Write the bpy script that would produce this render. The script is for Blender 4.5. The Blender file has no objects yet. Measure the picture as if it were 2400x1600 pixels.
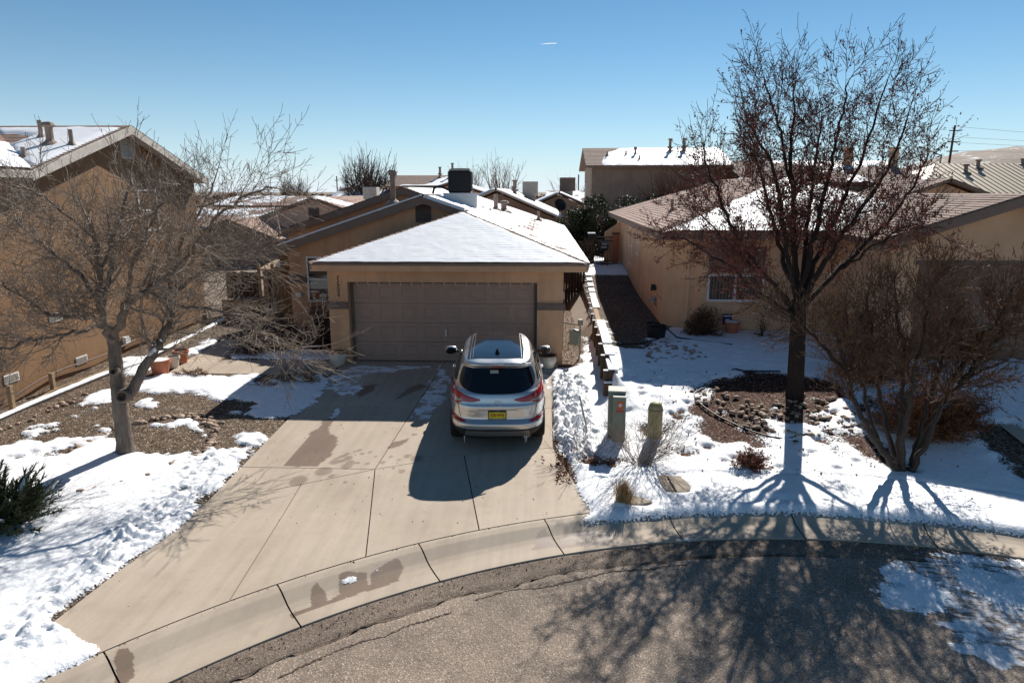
import bpy, bmesh, math, random
import numpy as np
from mathutils import Vector, Matrix, Euler, noise as mnoise
from mathutils.bvhtree import BVHTree
random.seed(11)
RNG = np.random.default_rng(5)
SC = bpy.context.scene
COL = SC.collection
# ------------------------------------------------------------------ camera, sky, sun, exposure
CAM_H = 4.38
cam_d = bpy.data.cameras.new('camera'); cam = bpy.data.objects.new('camera', cam_d); COL.objects.link(cam)
cam.location = (0, 0, CAM_H)
cam.rotation_euler = Euler((math.radians(90 - 12.35), 0, math.radians(2.4)))
cam_d.sensor_width = 36; cam_d.lens = 24.0; cam_d.clip_end = 30000; cam_d.clip_start = .05
SC.camera = cam
SUN_AZ, SUN_EL = 18.2, 36.4        # sun stands behind the houses, a little to the right
world = bpy.data.worlds.new('World'); SC.world = world; world.use_nodes = True
wn = world.node_tree.nodes; wl = world.node_tree.links
bg = wn['Background']; bg.inputs['Strength'].default_value = .052
sky = wn.new('ShaderNodeTexSky'); sky.sky_type = 'NISHITA'; sky.sun_disc = False
sky.sun_elevation = math.radians(SUN_EL); sky.sun_rotation = math.radians(SUN_AZ)
sky.altitude = 1600; sky.air_density = 1.0; sky.dust_density = 0.0; sky.ozone_density = 3.0
tint = wn.new('ShaderNodeMix'); tint.data_type = 'RGBA'; tint.blend_type = 'MULTIPLY'; tint.inputs[0].default_value = 1.0; tint.inputs[7].default_value = (.58, .95, 1.02, 1)
wl.new(sky.outputs['Color'], tint.inputs[6])
# pale winter haze that thickens towards the horizon, the same all round
_tc = wn.new('ShaderNodeTexCoord'); _sx = wn.new('ShaderNodeSeparateXYZ'); wl.new(_tc.outputs['Generated'], _sx.inputs[0])
_m1 = wn.new('ShaderNodeMath'); _m1.operation = 'MULTIPLY'; _m1.inputs[1].default_value = -1 / .085; wl.new(_sx.outputs['Z'], _m1.inputs[0])
_m2 = wn.new('ShaderNodeMath'); _m2.operation = 'EXPONENT'; _m2.use_clamp = True; wl.new(_m1.outputs[0], _m2.inputs[0])
_hz = wn.new('ShaderNodeMix'); _hz.data_type = 'RGBA'; _hz.inputs[7].default_value = (9.6, 10.6, 11.4, 1); wl.new(_m2.outputs[0], _hz.inputs[0]); wl.new(tint.outputs[2], _hz.inputs[6]); wl.new(_hz.outputs[2], bg.inputs['Color'])
sun_d = bpy.data.lights.new('sun', 'SUN'); sun_d.energy = 4.4; sun_d.angle = math.radians(.5); sun_d.color = (1, .955, .89)
sun = bpy.data.objects.new('sun', sun_d); COL.objects.link(sun)
_a, _e = math.radians(SUN_AZ), math.radians(SUN_EL)
SUN_DIR = Vector((math.sin(_a) * math.cos(_e), math.cos(_a) * math.cos(_e), math.sin(_e)))
sun.rotation_euler = SUN_DIR.to_track_quat('Z', 'Y').to_euler(); sun.location = SUN_DIR * 60
vs = SC.view_settings; vs.view_transform = 'Standard'; vs.look = 'None'; vs.exposure = 0.72; vs.gamma = 1.0; vs.use_curve_mapping = False
SC.render.engine = 'CYCLES'; SC.cycles.max_bounces = 6; SC.cycles.use_denoising = True; SC.cycles.sample_clamp_indirect = 6

# ------------------------------------------------------------------ helpers
class MB:
    """collects faces; build() links them as ONE mesh object"""
    def __init__(s): s.v = []; s.f = []; s.m = []
    def add(s, vs, fs, mi=0):
        b = len(s.v); s.v += [tuple(p) for p in vs]; s.f += [[i + b for i in f] for f in fs]; s.m += [mi] * len(fs); return s
    def box(s, x0, x1, y0, y1, z0, z1, mi=0, M=None):
        vs = [(x, y, z) for z in (z0, z1) for y in (y0, y1) for x in (x0, x1)]
        if M is not None: vs = [tuple(M @ Vector(p)) for p in vs]
        return s.add(vs, [(0, 2, 3, 1), (4, 5, 7, 6), (0, 1, 5, 4), (2, 6, 7, 3), (1, 3, 7, 5), (0, 4, 6, 2)], mi)
    def quad(s, a, b, c, d, mi=0): return s.add([a, b, c, d], [(0, 1, 2, 3)], mi)
    def poly(s, pts, mi=0): return s.add(pts, [tuple(range(len(pts)))], mi)
    def prism(s, pts, off, mi=0):
        n = len(pts); off = Vector(off); q = [tuple(Vector(p) + off) for p in pts]
        return s.add(list(pts) + q, [tuple(range(n))[::-1], tuple(range(n, 2 * n))] + [(i, (i + 1) % n, n + (i + 1) % n, n + i) for i in range(n)], mi)
    def tube(s, pts, rad, n=6, mi=0, cap=True):
        P = [Vector(p) for p in pts]; k = len(P)
        R = rad if hasattr(rad, '__len__') else [rad] * k
        vs = []; up = None
        for i in range(k):
            d = (P[min(i + 1, k - 1)] - P[max(i - 1, 0)])
            if d.length < 1e-9: d = Vector((0, 0, 1))
            d.normalize()
            if up is None: up = d.orthogonal()
            else:
                up = up - d * up.dot(d)
                if up.length < 1e-6: up = d.orthogonal()
            up.normalize(); w = d.cross(up)
            for j in range(n):
                a = 2 * math.pi * j / n
                vs.append(P[i] + (up * math.cos(a) + w * math.sin(a)) * R[i])
        fs = [(i * n + j, i * n + (j + 1) % n, (i + 1) * n + (j + 1) % n, (i + 1) * n + j) for i in range(k - 1) for j in range(n)]
        if cap and n > 3: fs += [tuple(range(n))[::-1], tuple(range((k - 1) * n, k * n))]
        return s.add(vs, fs, mi)
    def lathe(s, prof, n=20, c=(0, 0, 0), mi=0):
        vs = [(c[0] + r * math.cos(2 * math.pi * j / n), c[1] + r * math.sin(2 * math.pi * j / n), c[2] + z) for r, z in prof for j in range(n)]
        fs = [(i * n + j, i * n + (j + 1) % n, (i + 1) * n + (j + 1) % n, (i + 1) * n + j) for i in range(len(prof) - 1) for j in range(n)]
        return s.add(vs, fs, mi)
    def build(s, name, mats, parent=None, smooth=False, kind=None, M=None, bevel=0):
        me = bpy.data.meshes.new(name)
        vs = s.v if M is None else [tuple(M @ Vector(p)) for p in s.v]
        me.from_pydata(vs, [], s.f)
        if not isinstance(mats, (list, tuple)): mats = [mats]
        for m in mats: me.materials.append(m)
        if len(mats) > 1: me.polygons.foreach_set('material_index', s.m)
        if smooth: me.polygons.foreach_set('use_smooth', [True] * len(me.polygons))
        me.update()
        o = bpy.data.objects.new(name, me); COL.objects.link(o)
        if parent is not None: o.parent = parent
        if kind: o['kind'] = kind
        if bevel:
            b = o.modifiers.new('b', 'BEVEL'); b.width = bevel; b.segments = 2; b.limit_method = 'ANGLE'
        return o
def fastmesh(name, V, F, mats, parent=None, kind=None, smooth=True, attrs=None):
    me = bpy.data.meshes.new(name); V = np.asarray(V, np.float32); F = np.asarray(F, np.int32)
    me.vertices.add(len(V)); me.vertices.foreach_set('co', V.ravel())
    k = F.shape[1]; me.loops.add(F.size); me.loops.foreach_set('vertex_index', F.ravel())
    me.polygons.add(len(F)); me.polygons.foreach_set('loop_start', np.arange(0, F.size, k, dtype=np.int32))
    me.polygons.foreach_set('loop_total', np.full(len(F), k, np.int32))
    me.polygons.foreach_set('use_smooth', np.full(len(F), smooth))
    me.update(calc_edges=True); me.validate()
    for n, a in (attrs or {}).items():
        at = me.attributes.new(n, 'FLOAT', 'POINT'); at.data.foreach_set('value', np.asarray(a, np.float32))
    for m in (mats if isinstance(mats, (list, tuple)) else [mats]): me.materials.append(m)
    o = bpy.data.objects.new(name, me); COL.objects.link(o)
    if parent is not None: o.parent = parent
    if kind: o['kind'] = kind
    return o
def grid_faces(nx, ny):
    i, j = np.meshgrid(np.arange(nx - 1), np.arange(ny - 1), indexing='ij'); a = (i * ny + j).ravel()
    return np.c_[a, a + ny, a + ny + 1, a + 1]
def tag(o, label, cat, group=None):
    o['label'] = label; o['category'] = cat
    if group: o['group'] = group
    return o
def thing(name, label, cat, loc=(0, 0, 0), rz=0, group=None):
    o = bpy.data.objects.new(name, None); COL.objects.link(o); o.location = loc; o.rotation_euler = (0, 0, rz); o.empty_display_size = .2
    return tag(o, label, cat, group)
def dup(root, loc, rz=0, label=None, scale=None):
    r = root.copy(); COL.objects.link(r); r.location = loc; r.rotation_euler = (0, 0, rz)
    if label: r['label'] = label
    if scale: r.scale = (scale,) * 3 if not hasattr(scale, '__len__') else scale
    for ch in list(root.children):
        c = ch.copy(); COL.objects.link(c); c.parent = r
        for gch in ch.children:
            d = gch.copy(); COL.objects.link(d); d.parent = c
    return r
_T = RNG.random((8, 256, 256))
def vn(x, y, s=0):
    x = np.asarray(x, float); y = np.asarray(y, float); t = _T[s % 8]
    xi = np.floor(x).astype(int); yi = np.floor(y).astype(int); fx = x - xi; fy = y - yi
    fx = fx * fx * (3 - 2 * fx); fy = fy * fy * (3 - 2 * fy)
    a = t[xi % 256, yi % 256]; b = t[(xi + 1) % 256, yi % 256]; c = t[xi % 256, (yi + 1) % 256]; d = t[(xi + 1) % 256, (yi + 1) % 256]
    return (a * (1 - fx) + b * fx) * (1 - fy) + (c * (1 - fx) + d * fx) * fy - .5
def fbm(x, y, f=1., o=4, s=0): return sum(vn(x * f * 2 ** i + 17.3 * i, y * f * 2 ** i + 5.1 * i, s + i) / 2 ** i for i in range(o))
def inpoly(x, y, P):
    r = np.zeros(np.shape(x), bool); n = len(P)
    for i in range(n):
        x0, y0 = P[i]; x1, y1 = P[(i + 1) % n]
        if y0 == y1: continue
        c = (y0 > y) != (y1 > y)
        r ^= c & (x < (x1 - x0) * (y - y0) / (y1 - y0) + x0)
    return r
def ss(t): t = np.clip(t, 0, 1); return t * t * (3 - 2 * t)
def gd(y): return np.where(y > 17.2, 0, np.where(y > 9.4, -.045 * (17.2 - y), -.351 - .02 * (9.4 - y)))
KC = (3.7, -1.3)
def rk(x, y): return np.hypot(x - KC[0], y - KC[1])
def g(x, y):
    """height of the finished ground"""
    x = np.asarray(x, float); y = np.asarray(y, float)
    k = ss((y - 13) / 2.0); a = .9 + .68 * k; b = 2.1 - .46 * k
    return gd(y) + (.6 * ss((rk(x, y) - 11.6) / 6) + .45 * ss((y - 24) / 9)) * ss((x - a) / (b - a))
def G(x, y): return float(g(x, y))
def onG(x, y, dz=0): return (x, y, G(x, y) + dz)

# ------------------------------------------------------------------ materials
def NT(name):
    m = bpy.data.materials.new(name); m.use_nodes = True; nt = m.node_tree
    return m, nt, nt.nodes, nt.links, nt.nodes['Principled BSDF']
def nd(N, t, **k):
    n = N.new(t)
    for a, b in k.items():
        if a in n.inputs.keys(): n.inputs[a].default_value = b
        else: setattr(n, a, b)
    return n
def mixc(N, L, fac, a, b, mode='MIX'):
    m = N.new('ShaderNodeMix'); m.data_type = 'RGBA'; m.blend_type = mode
    for sock, v in ((m.inputs[0], fac), (m.inputs[6], a), (m.inputs[7], b)):
        if isinstance(v, bpy.types.NodeSocket): L.new(v, sock)
        elif hasattr(v, '__len__'): sock.default_value = tuple(v)[:3] + (1,)
        else: sock.default_value = v
    return m.outputs[2]
def ramp(N, L, src, stops):
    r = N.new('ShaderNodeValToRGB'); e = r.color_ramp.elements
    while len(e) < len(stops): e.new(.5)
    for i, (p, c) in enumerate(stops):
        e[i].position = p; e[i].color = (c, c, c, 1) if not hasattr(c, '__len__') else tuple(c)[:3] + (1,)
    L.new(src, r.inputs[0]); return r.outputs[0]
def coord(N, kind='Object'): return N.new('ShaderNodeTexCoord').outputs[kind]
def bumpn(N, L, B, h, strength, dist=.01, prev=None):
    b = nd(N, 'ShaderNodeBump', Strength=strength, Distance=dist); L.new(h, b.inputs['Height'])
    if prev is not None: L.new(prev, b.inputs['Normal'])
    L.new(b.outputs[0], B.inputs['Normal']); return b.outputs[0]
def mat(name, col, rough=.8, metal=0., var=.12, vs=3., bs=0, bstr=.3, bdist=.01, spec=.3, coat=0., objvar=0., stretch=None, stain=0.):
    m, nt, N, L, B = NT(name)
    B.inputs['Roughness'].default_value = rough; B.inputs['Metallic'].default_value = metal
    B.inputs['Specular IOR Level'].default_value = spec; B.inputs['Coat Weight'].default_value = coat; B.inputs['Coat Roughness'].default_value = .05
    c = coord(N)
    if stretch:
        mp = nd(N, 'ShaderNodeMapping'); mp.inputs['Scale'].default_value = stretch; L.new(c, mp.inputs[0]); c = mp.outputs[0]
    nz = nd(N, 'ShaderNodeTexNoise', Scale=vs, Detail=6., Roughness=.65); L.new(c, nz.inputs['Vector'])
    lo = [k * (1 - var) for k in col]; hi = [min(1, k * (1 + var)) for k in col]
    out = ramp(N, L, nz.outputs['Fac'], [(.3, lo), (.7, hi)])
    if stain:
        for sc_, f_, st_ in (((2.2, 2.2, .28), 1.0, stain), ((.5, .5, .5), 1.6, stain * .8), ((5, 5, 1.6), 1.0, stain * .25)):
            mp2 = nd(N, 'ShaderNodeMapping'); mp2.inputs['Scale'].default_value = sc_; L.new(c, mp2.inputs[0]); n5 = nd(N, 'ShaderNodeTexNoise', Scale=f_, Detail=7., Roughness=.65); L.new(mp2.outputs[0], n5.inputs['Vector'])
            out = mixc(N, L, 1., out, ramp(N, L, n5.outputs['Fac'], [(.30, 1 - st_), (.52, 1.), (.75, 1 + st_ * .3)]), 'MULTIPLY')
    if objvar:
        oi = N.new('ShaderNodeObjectInfo'); r = ramp(N, L, oi.outputs['Random'], [(0, 1 - objvar), (1, 1 + objvar)])
        out = mixc(N, L, 1., out, r, 'MULTIPLY')
    L.new(out, B.inputs['Base Color'])
    if bs:
        n2 = nd(N, 'ShaderNodeTexNoise', Scale=bs, Detail=4.); L.new(c, n2.inputs['Vector']); bumpn(N, L, B, n2.outputs['Fac'], bstr, bdist)
    return m
def attr_mat(name, cells):
    pass
M = {}
M['stucco'] = mat('stucco_tan', (.66, .39, .225), .9, var=.09, vs=1.2, bs=90, bstr=.5, bdist=.012, stain=.16)
M['stucco_brown'] = mat('stucco_brown', (.275, .158, .082), .92, var=.20, vs=.9, bs=55, bstr=.9, bdist=.02, stain=.16)
M['stucco_peach'] = mat('stucco_peach', (.74, .46, .275), .9, var=.08, vs=1.0, bs=80, bstr=.5, bdist=.012, stain=.16)
M['stucco_grey'] = mat('stucco_grey_brown', (.30, .22, .165), .9, var=.08, vs=.8, stain=.16)
M['stucco_rose'] = mat('stucco_rose', (.66, .45, .33), .9, var=.06, vs=.8)
M['trim'] = mat('trim_brown', (.17, .125, .10), .8, var=.1, vs=6, bs=80)
M['fascia'] = mat('fascia_brown', (.23, .165, .125), .75, var=.1, vs=5, bs=40, bstr=.15)
M['door'] = mat('garage_door_paint', (.38, .255, .195), .55, var=.06, vs=2.5, bs=60, bstr=.12)
M['white'] = mat('white_paint', (.78, .77, .74), .5, var=.05, vs=8)
M['offwhite'] = mat('weathered_white_board', (.55, .50, .43), .75, var=.2, vs=7, bs=30)
M['black'] = mat('black_plastic', (.014, .014, .015), .45, var=.1, vs=6)
M['dark'] = mat('dark_interior', (.02, .018, .016), .9)
M['gap'] = mat('dirt_in_joints', (.07, .05, .037), .95, var=.3, vs=30)
M['timber'] = mat('weathered_timber', (.10, .065, .045), .9, var=.35, vs=12, bs=40, bstr=.5, stretch=(1, 1, 5))
M['timber_pale'] = mat('sun_bleached_timber', (.36, .25, .15), .9, var=.3, vs=14, bs=40, bstr=.5, stretch=(1, 1, 4))
M['board'] = mat('fence_board_wood', (.30, .205, .12), .85, var=.25, vs=9, bs=30, objvar=.25, stretch=(6, 6, 1))
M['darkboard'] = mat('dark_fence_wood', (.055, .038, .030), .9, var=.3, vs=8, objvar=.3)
M['bgtwig'] = mat('background_twig', (.10, .072, .055), .9, var=.3)
M['terra'] = mat('terracotta', (.42, .15, .08), .8, var=.18, vs=8, bs=50, bstr=.1)
M['glaze'] = mat('cream_glaze', (.62, .58, .50), .22, var=.1, vs=7, spec=.5)
M['glazerim'] = mat('brown_glaze', (.22, .11, .05), .35, var=.2, vs=9)
M['soil'] = mat('potting_soil', (.05, .035, .025), .95, var=.3, vs=40, bs=60)
M['metal'] = mat('galvanised_steel', (.45, .46, .47), .42, metal=.85, var=.12, vs=6)
M['metal_dull'] = mat('dull_painted_metal', (.33, .30, .26), .6, metal=.2, var=.15, vs=8)
M['pipe'] = mat('weathered_vent_pipe', (.27, .20, .16), .7, var=.2, vs=9)
M['tan_metal'] = mat('tan_metal_roofing', (.52, .42, .30), .5, metal=.1, var=.06, vs=2)
M['green'] = mat('utility_green_paint', (.205, .235, .185), .5, var=.1, vs=4, bs=50, bstr=.08)
M['green_top'] = mat('faded_green_top', (.44, .43, .35), .6, var=.12, vs=7)
M['yellow'] = mat('faded_yellow_plastic', (.36, .30, .14), .6, var=.16, vs=9)
M['orange'] = mat('orange_sticker', (.60, .11, .03), .5, var=.1, vs=30)
M['red'] = mat('red_lettering', (.50, .05, .02), .5)
M['blue'] = mat('dark_blue_print', (.012, .018, .12), .5)
M['bark'] = mat('grey_bark', (.17, .135, .11), .95, var=.4, vs=14, bs=28, bstr=.9, bdist=.03, stretch=(1, 1, .3))
M['twig'] = mat('pale_twig_bark', (.25, .195, .15), .8, var=.3, vs=5)
M['cut'] = mat('old_pruning_cut', (.09, .06, .045), .9, var=.4, vs=20)
M['bark_dark'] = mat('dark_bark', (.034, .024, .02), .95, var=.4, vs=16, bs=30, bstr=.8, bdist=.02, stretch=(1, 1, .3))
M['twig_dark'] = mat('dark_twig_bark', (.085, .048, .038), .85, var=.35, vs=5)
M['bark_shrub'] = mat('grey_shrub_bark', (.05, .038, .031), .95, var=.35, vs=14, bs=25, bstr=.6)
M['twig_shrub'] = mat('brown_shrub_twig', (.135, .068, .040), .9, var=.35, vs=6)
M['seed'] = mat('dry_seed_spike', (.165, .095, .05), .95, var=.45, vs=9)
M['leaf_red'] = mat('dry_red_leaf', (.29, .085, .05), .75, var=.6, vs=4)
M['leaf_rust'] = mat('rust_leaf', (.26, .105, .04), .85, var=.6, vs=5)
M['leaf_dark'] = mat('dark_evergreen_leaf', (.040, .050, .020), .5, var=.55, vs=3)
M['leaf_brownish'] = mat('winter_brown_leaf', (.085, .052, .03), .85, var=.55, vs=5)
M['juniper'] = mat('juniper_needle', (.085, .088, .034), .8, var=.55, vs=4)
M['straw'] = mat('straw_grass', (.42, .28, .13), .85, var=.35, vs=8)
M['drytwig'] = mat('dry_grey_twig', (.24, .18, .14), .9, var=.35, vs=8)
M['rust_twig'] = mat('rust_brown_twig', (.15, .065, .035), .9, var=.4, vs=8)
M['stone'] = mat('river_stone', (.36, .26, .19), .8, var=.25, vs=9, bs=30, bstr=.2, objvar=.35)
M['flag'] = mat('flagstone', (.30, .245, .19), .9, var=.25, vs=6, bs=30, bstr=.4)
M['chrome'] = mat('chrome', (.75, .75, .77), .15, metal=1., var=.02)
M['hillm'] = None

def glass_mat(name, col=(.012, .014, .016), rough=.04, spec=.5):
    m, nt, N, L, B = NT(name); B.inputs['Base Color'].default_value = col + (1,); B.inputs['Roughness'].default_value = rough
    B.inputs['Specular IOR Level'].default_value = spec; B.inputs['Coat Weight'].default_value = .3; B.inputs['Coat Roughness'].default_value = .02
    nz = nd(N, 'ShaderNodeTexNoise', Scale=1.5); L.new(coord(N), nz.inputs['Vector']); bumpn(N, L, B, nz.outputs['Fac'], .04, .02)
    return m
M['glass'] = glass_mat('window_glass'); M['carglass'] = glass_mat('tinted_car_glass', (.004, .004, .005), .03)
M['roofglass'] = glass_mat('panoramic_roof_glass', (.012, .016, .022), .12)

def snow_mat(name='snow', rough=1.):
    m, nt, N, L, B = NT(name); c = coord(N)
    a = nd(N, 'ShaderNodeTexNoise', Scale=2.5, Detail=5.); L.new(c, a.inputs['Vector'])
    sc_ = ramp(N, L, a.outputs['Fac'], [(.3, (.84, .845, .86)), (.7, (.90, .90, .905))])
    gv = nd(N, 'ShaderNodeTexVoronoi', Scale=9.); L.new(c, gv.inputs['Vector']); gn = nd(N, 'ShaderNodeTexNoise', Scale=1.1, Detail=4.); L.new(c, gn.inputs['Vector']); gm = nd(N, 'ShaderNodeMath', operation='MULTIPLY'); L.new(ramp(N, L, gv.outputs['Distance'], [(.07, 1.), (.13, 0.)]), gm.inputs[0]); L.new(ramp(N, L, gn.outputs['Fac'], [(.5, 0.), (.62, .8 * rough)]), gm.inputs[1])
    L.new(mixc(N, L, gm.outputs[0], sc_, (.30, .22, .16)), B.inputs['Base Color'])
    B.inputs['Roughness'].default_value = .6; B.inputs['Specular IOR Level'].default_value = .25
    n = nd(N, 'ShaderNodeTexNoise', Scale=14., Detail=6., Roughness=.6); L.new(c, n.inputs['Vector'])
    p = bumpn(N, L, B, n.outputs['Fac'], .38 * (.15 + .85 * rough), .05)
    n = nd(N, 'ShaderNodeTexNoise', Scale=90., Detail=3.); L.new(c, n.inputs['Vector']); bumpn(N, L, B, n.outputs['Fac'], .35 * (.3 + .7 * rough), .008, p)
    return m
M['snow'] = snow_mat(); M['roof_snow'] = snow_mat('roof_snow', 0.)
def ground_snow():
    """snow that thins to a speckle of stones showing through along its melting margins (attribute cover)"""
    m = snow_mat('ground_snow'); nt = m.node_tree; N = nt.nodes; L = nt.links; c = coord(N); at = nd(N, 'ShaderNodeAttribute', attribute_name='cover')
    n = nd(N, 'ShaderNodeTexNoise', Scale=26., Detail=5., Roughness=.6); L.new(c, n.inputs['Vector']); a = nd(N, 'ShaderNodeMath', operation='MULTIPLY_ADD'); L.new(n.outputs['Fac'], a.inputs[0]); a.inputs[1].default_value = 1.25; L.new(at.outputs['Fac'], a.inputs[2])
    tr = N.new('ShaderNodeBsdfTransparent'); mx = N.new('ShaderNodeMixShader'); L.new(ramp(N, L, a.outputs[0], [(.95 / 2.4, 0.), (1.12 / 2.4, 1.)]), mx.inputs[0])
    sc = nd(N, 'ShaderNodeMath', operation='MULTIPLY'); sc.inputs[1].default_value = 1 / 2.4; L.new(a.outputs[0], sc.inputs[0]); rp = mx.inputs[0].links[0].from_node; L.new(sc.outputs[0], rp.inputs[0])
    L.new(tr.outputs[0], mx.inputs[1]); L.new(N['Principled BSDF'].outputs[0], mx.inputs[2]); L.new(mx.outputs[0], N['Material Output'].inputs[0]); return m
M['ground_snow'] = ground_snow()

def gravel_mat(name='gravel', scale=31.):
    """small stones; attribute 'mulch' turns them into red brown bark mulch"""
    m, nt, N, L, B = NT(name); c = coord(N)
    wz = nd(N, 'ShaderNodeTexNoise', Scale=12., Detail=2.); L.new(c, wz.inputs['Vector'])
    add = nd(N, 'ShaderNodeVectorMath', operation='MULTIPLY_ADD'); L.new(wz.outputs['Color'], add.inputs[0]); add.inputs[1].default_value = (.03,) * 3; L.new(c, add.inputs[2])
    v = nd(N, 'ShaderNodeTexVoronoi', Scale=scale); L.new(add.outputs[0], v.inputs['Vector'])
    sep = N.new('ShaderNodeSeparateColor'); L.new(v.outputs['Color'], sep.inputs[0])
    gcol = ramp(N, L, sep.outputs[0], [(0, (.06, .038, .025)), (.22, (.22, .150, .098)), (.42, (.10, .068, .048)), (.6, (.30, .215, .145)), (.8, (.17, .118, .08)), (.92, (.44, .35, .26)), (1, (.58, .49, .39))])
    mcol = ramp(N, L, sep.outputs[1], [(0, (.045, .02, .013)), (.35, (.13, .048, .028)), (.6, (.07, .032, .022)), (.8, (.22, .085, .048)), (.93, (.32, .18, .11)), (1, (.50, .40, .31))])
    at = nd(N, 'ShaderNodeAttribute', attribute_name='mulch')
    col = mixc(N, L, at.outputs['Fac'], gcol, mcol)
    big = nd(N, 'ShaderNodeTexNoise', Scale=.9, Detail=5.); L.new(c, big.inputs['Vector'])
    col = mixc(N, L, 1., col, ramp(N, L, big.outputs['Fac'], [(.3, .78), (.7, 1.12)]), 'MULTIPLY')
    dist = ramp(N, L, v.outputs['Distance'], [(.25, 1.), (.75, .35)])
    L.new(mixc(N, L, 1., col, dist, 'MULTIPLY'), B.inputs['Base Color'])
    B.inputs['Roughness'].default_value = .9; B.inputs['Specular IOR Level'].default_value = .2
    bumpn(N, L, B, dist, .9, .02)
    return m
M['gravel'] = gravel_mat()

def concrete_mat(name='concrete'):
    """attributes: wet (darker, shinier), frost (thin ice and snow residue)"""
    m, nt, N, L, B = NT(name); c = coord(N)
    a = nd(N, 'ShaderNodeTexNoise', Scale=.8, Detail=8., Roughness=.6); L.new(c, a.inputs['Vector'])
    base = ramp(N, L, a.outputs['Fac'], [(.25, (.375, .30, .225)), (.45, (.44, .36, .277)), (.6, (.47, .387, .30)), (.78, (.51, .425, .335))])
    sp = nd(N, 'ShaderNodeTexNoise', Scale=5.5, Detail=9., Roughness=.75); L.new(c, sp.inputs['Vector'])
    base = mixc(N, L, 1., base, ramp(N, L, sp.outputs['Fac'], [(.30, .84), (.42, .97), (.6, 1.0), (.75, 1.06)]), 'MULTIPLY')
    mp = nd(N, 'ShaderNodeMapping'); mp.inputs['Scale'].default_value = (7, .5, 1); mp.inputs['Rotation'].default_value = (0, 0, .05); L.new(c, mp.inputs[0])
    st = nd(N, 'ShaderNodeTexNoise', Scale=1., Detail=5.); L.new(mp.outputs[0], st.inputs['Vector']); base = mixc(N, L, 1., base, ramp(N, L, st.outputs['Fac'], [(.3, .92), (.6, 1.03)]), 'MULTIPLY')
    pv = nd(N, 'ShaderNodeTexVoronoi', Scale=2.3); L.new(c, pv.inputs['Vector']); base = mixc(N, L, ramp(N, L, pv.outputs['Distance'], [(.012, 1.), (.03, 0.)]), base, (.10, .07, .05))
    f = nd(N, 'ShaderNodeTexNoise', Scale=120., Detail=2.); L.new(c, f.inputs['Vector'])
    base = mixc(N, L, 1., base, ramp(N, L, f.outputs['Fac'], [(.3, .90), (.7, 1.06)]), 'MULTIPLY')
    oi = N.new('ShaderNodeObjectInfo'); base = mixc(N, L, 1., base, ramp(N, L, oi.outputs['Random'], [(0, .95), (1, 1.04)]), 'MULTIPLY')
    w = nd(N, 'ShaderNodeAttribute', attribute_name='wet'); fr = nd(N, 'ShaderNodeAttribute', attribute_name='frost')
    wn_ = nd(N, 'ShaderNodeTexNoise', Scale=11., Detail=5.); L.new(c, wn_.inputs['Vector']); wm = nd(N, 'ShaderNodeMath', operation='MULTIPLY_ADD'); L.new(wn_.outputs['Fac'], wm.inputs[0]); wm.inputs[1].default_value = .3; L.new(w.outputs['Fac'], wm.inputs[2])
    wf = ramp(N, L, wm.outputs[0], [(.40, 0.), (.60, .62), (1.05, .8), (1.2, 1.)])
    base = mixc(N, L, wf, base, mixc(N, L, 1., base, (.50, .44, .41), 'MULTIPLY'))
    n3 = nd(N, 'ShaderNodeTexNoise', Scale=9., Detail=7., Roughness=.7); L.new(c, n3.inputs['Vector'])
    mm = nd(N, 'ShaderNodeMath', operation='ADD'); L.new(fr.outputs['Fac'], mm.inputs[0]); L.new(n3.outputs['Fac'], mm.inputs[1])
    ff = ramp(N, L, mm.outputs[0], [(.88, 0.), (1.15, 1.)])
    base = mixc(N, L, ff, base, (.82, .83, .85))
    L.new(base, B.inputs['Base Color'])
    L.new(ramp(N, L, wf, [(0, .82), (1, .45)]), B.inputs['Roughness']); B.inputs['Specular IOR Level'].default_value = .25
    bumpn(N, L, B, f.outputs['Fac'], .12, .004)
    return m
M['concrete'] = concrete_mat()

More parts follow.
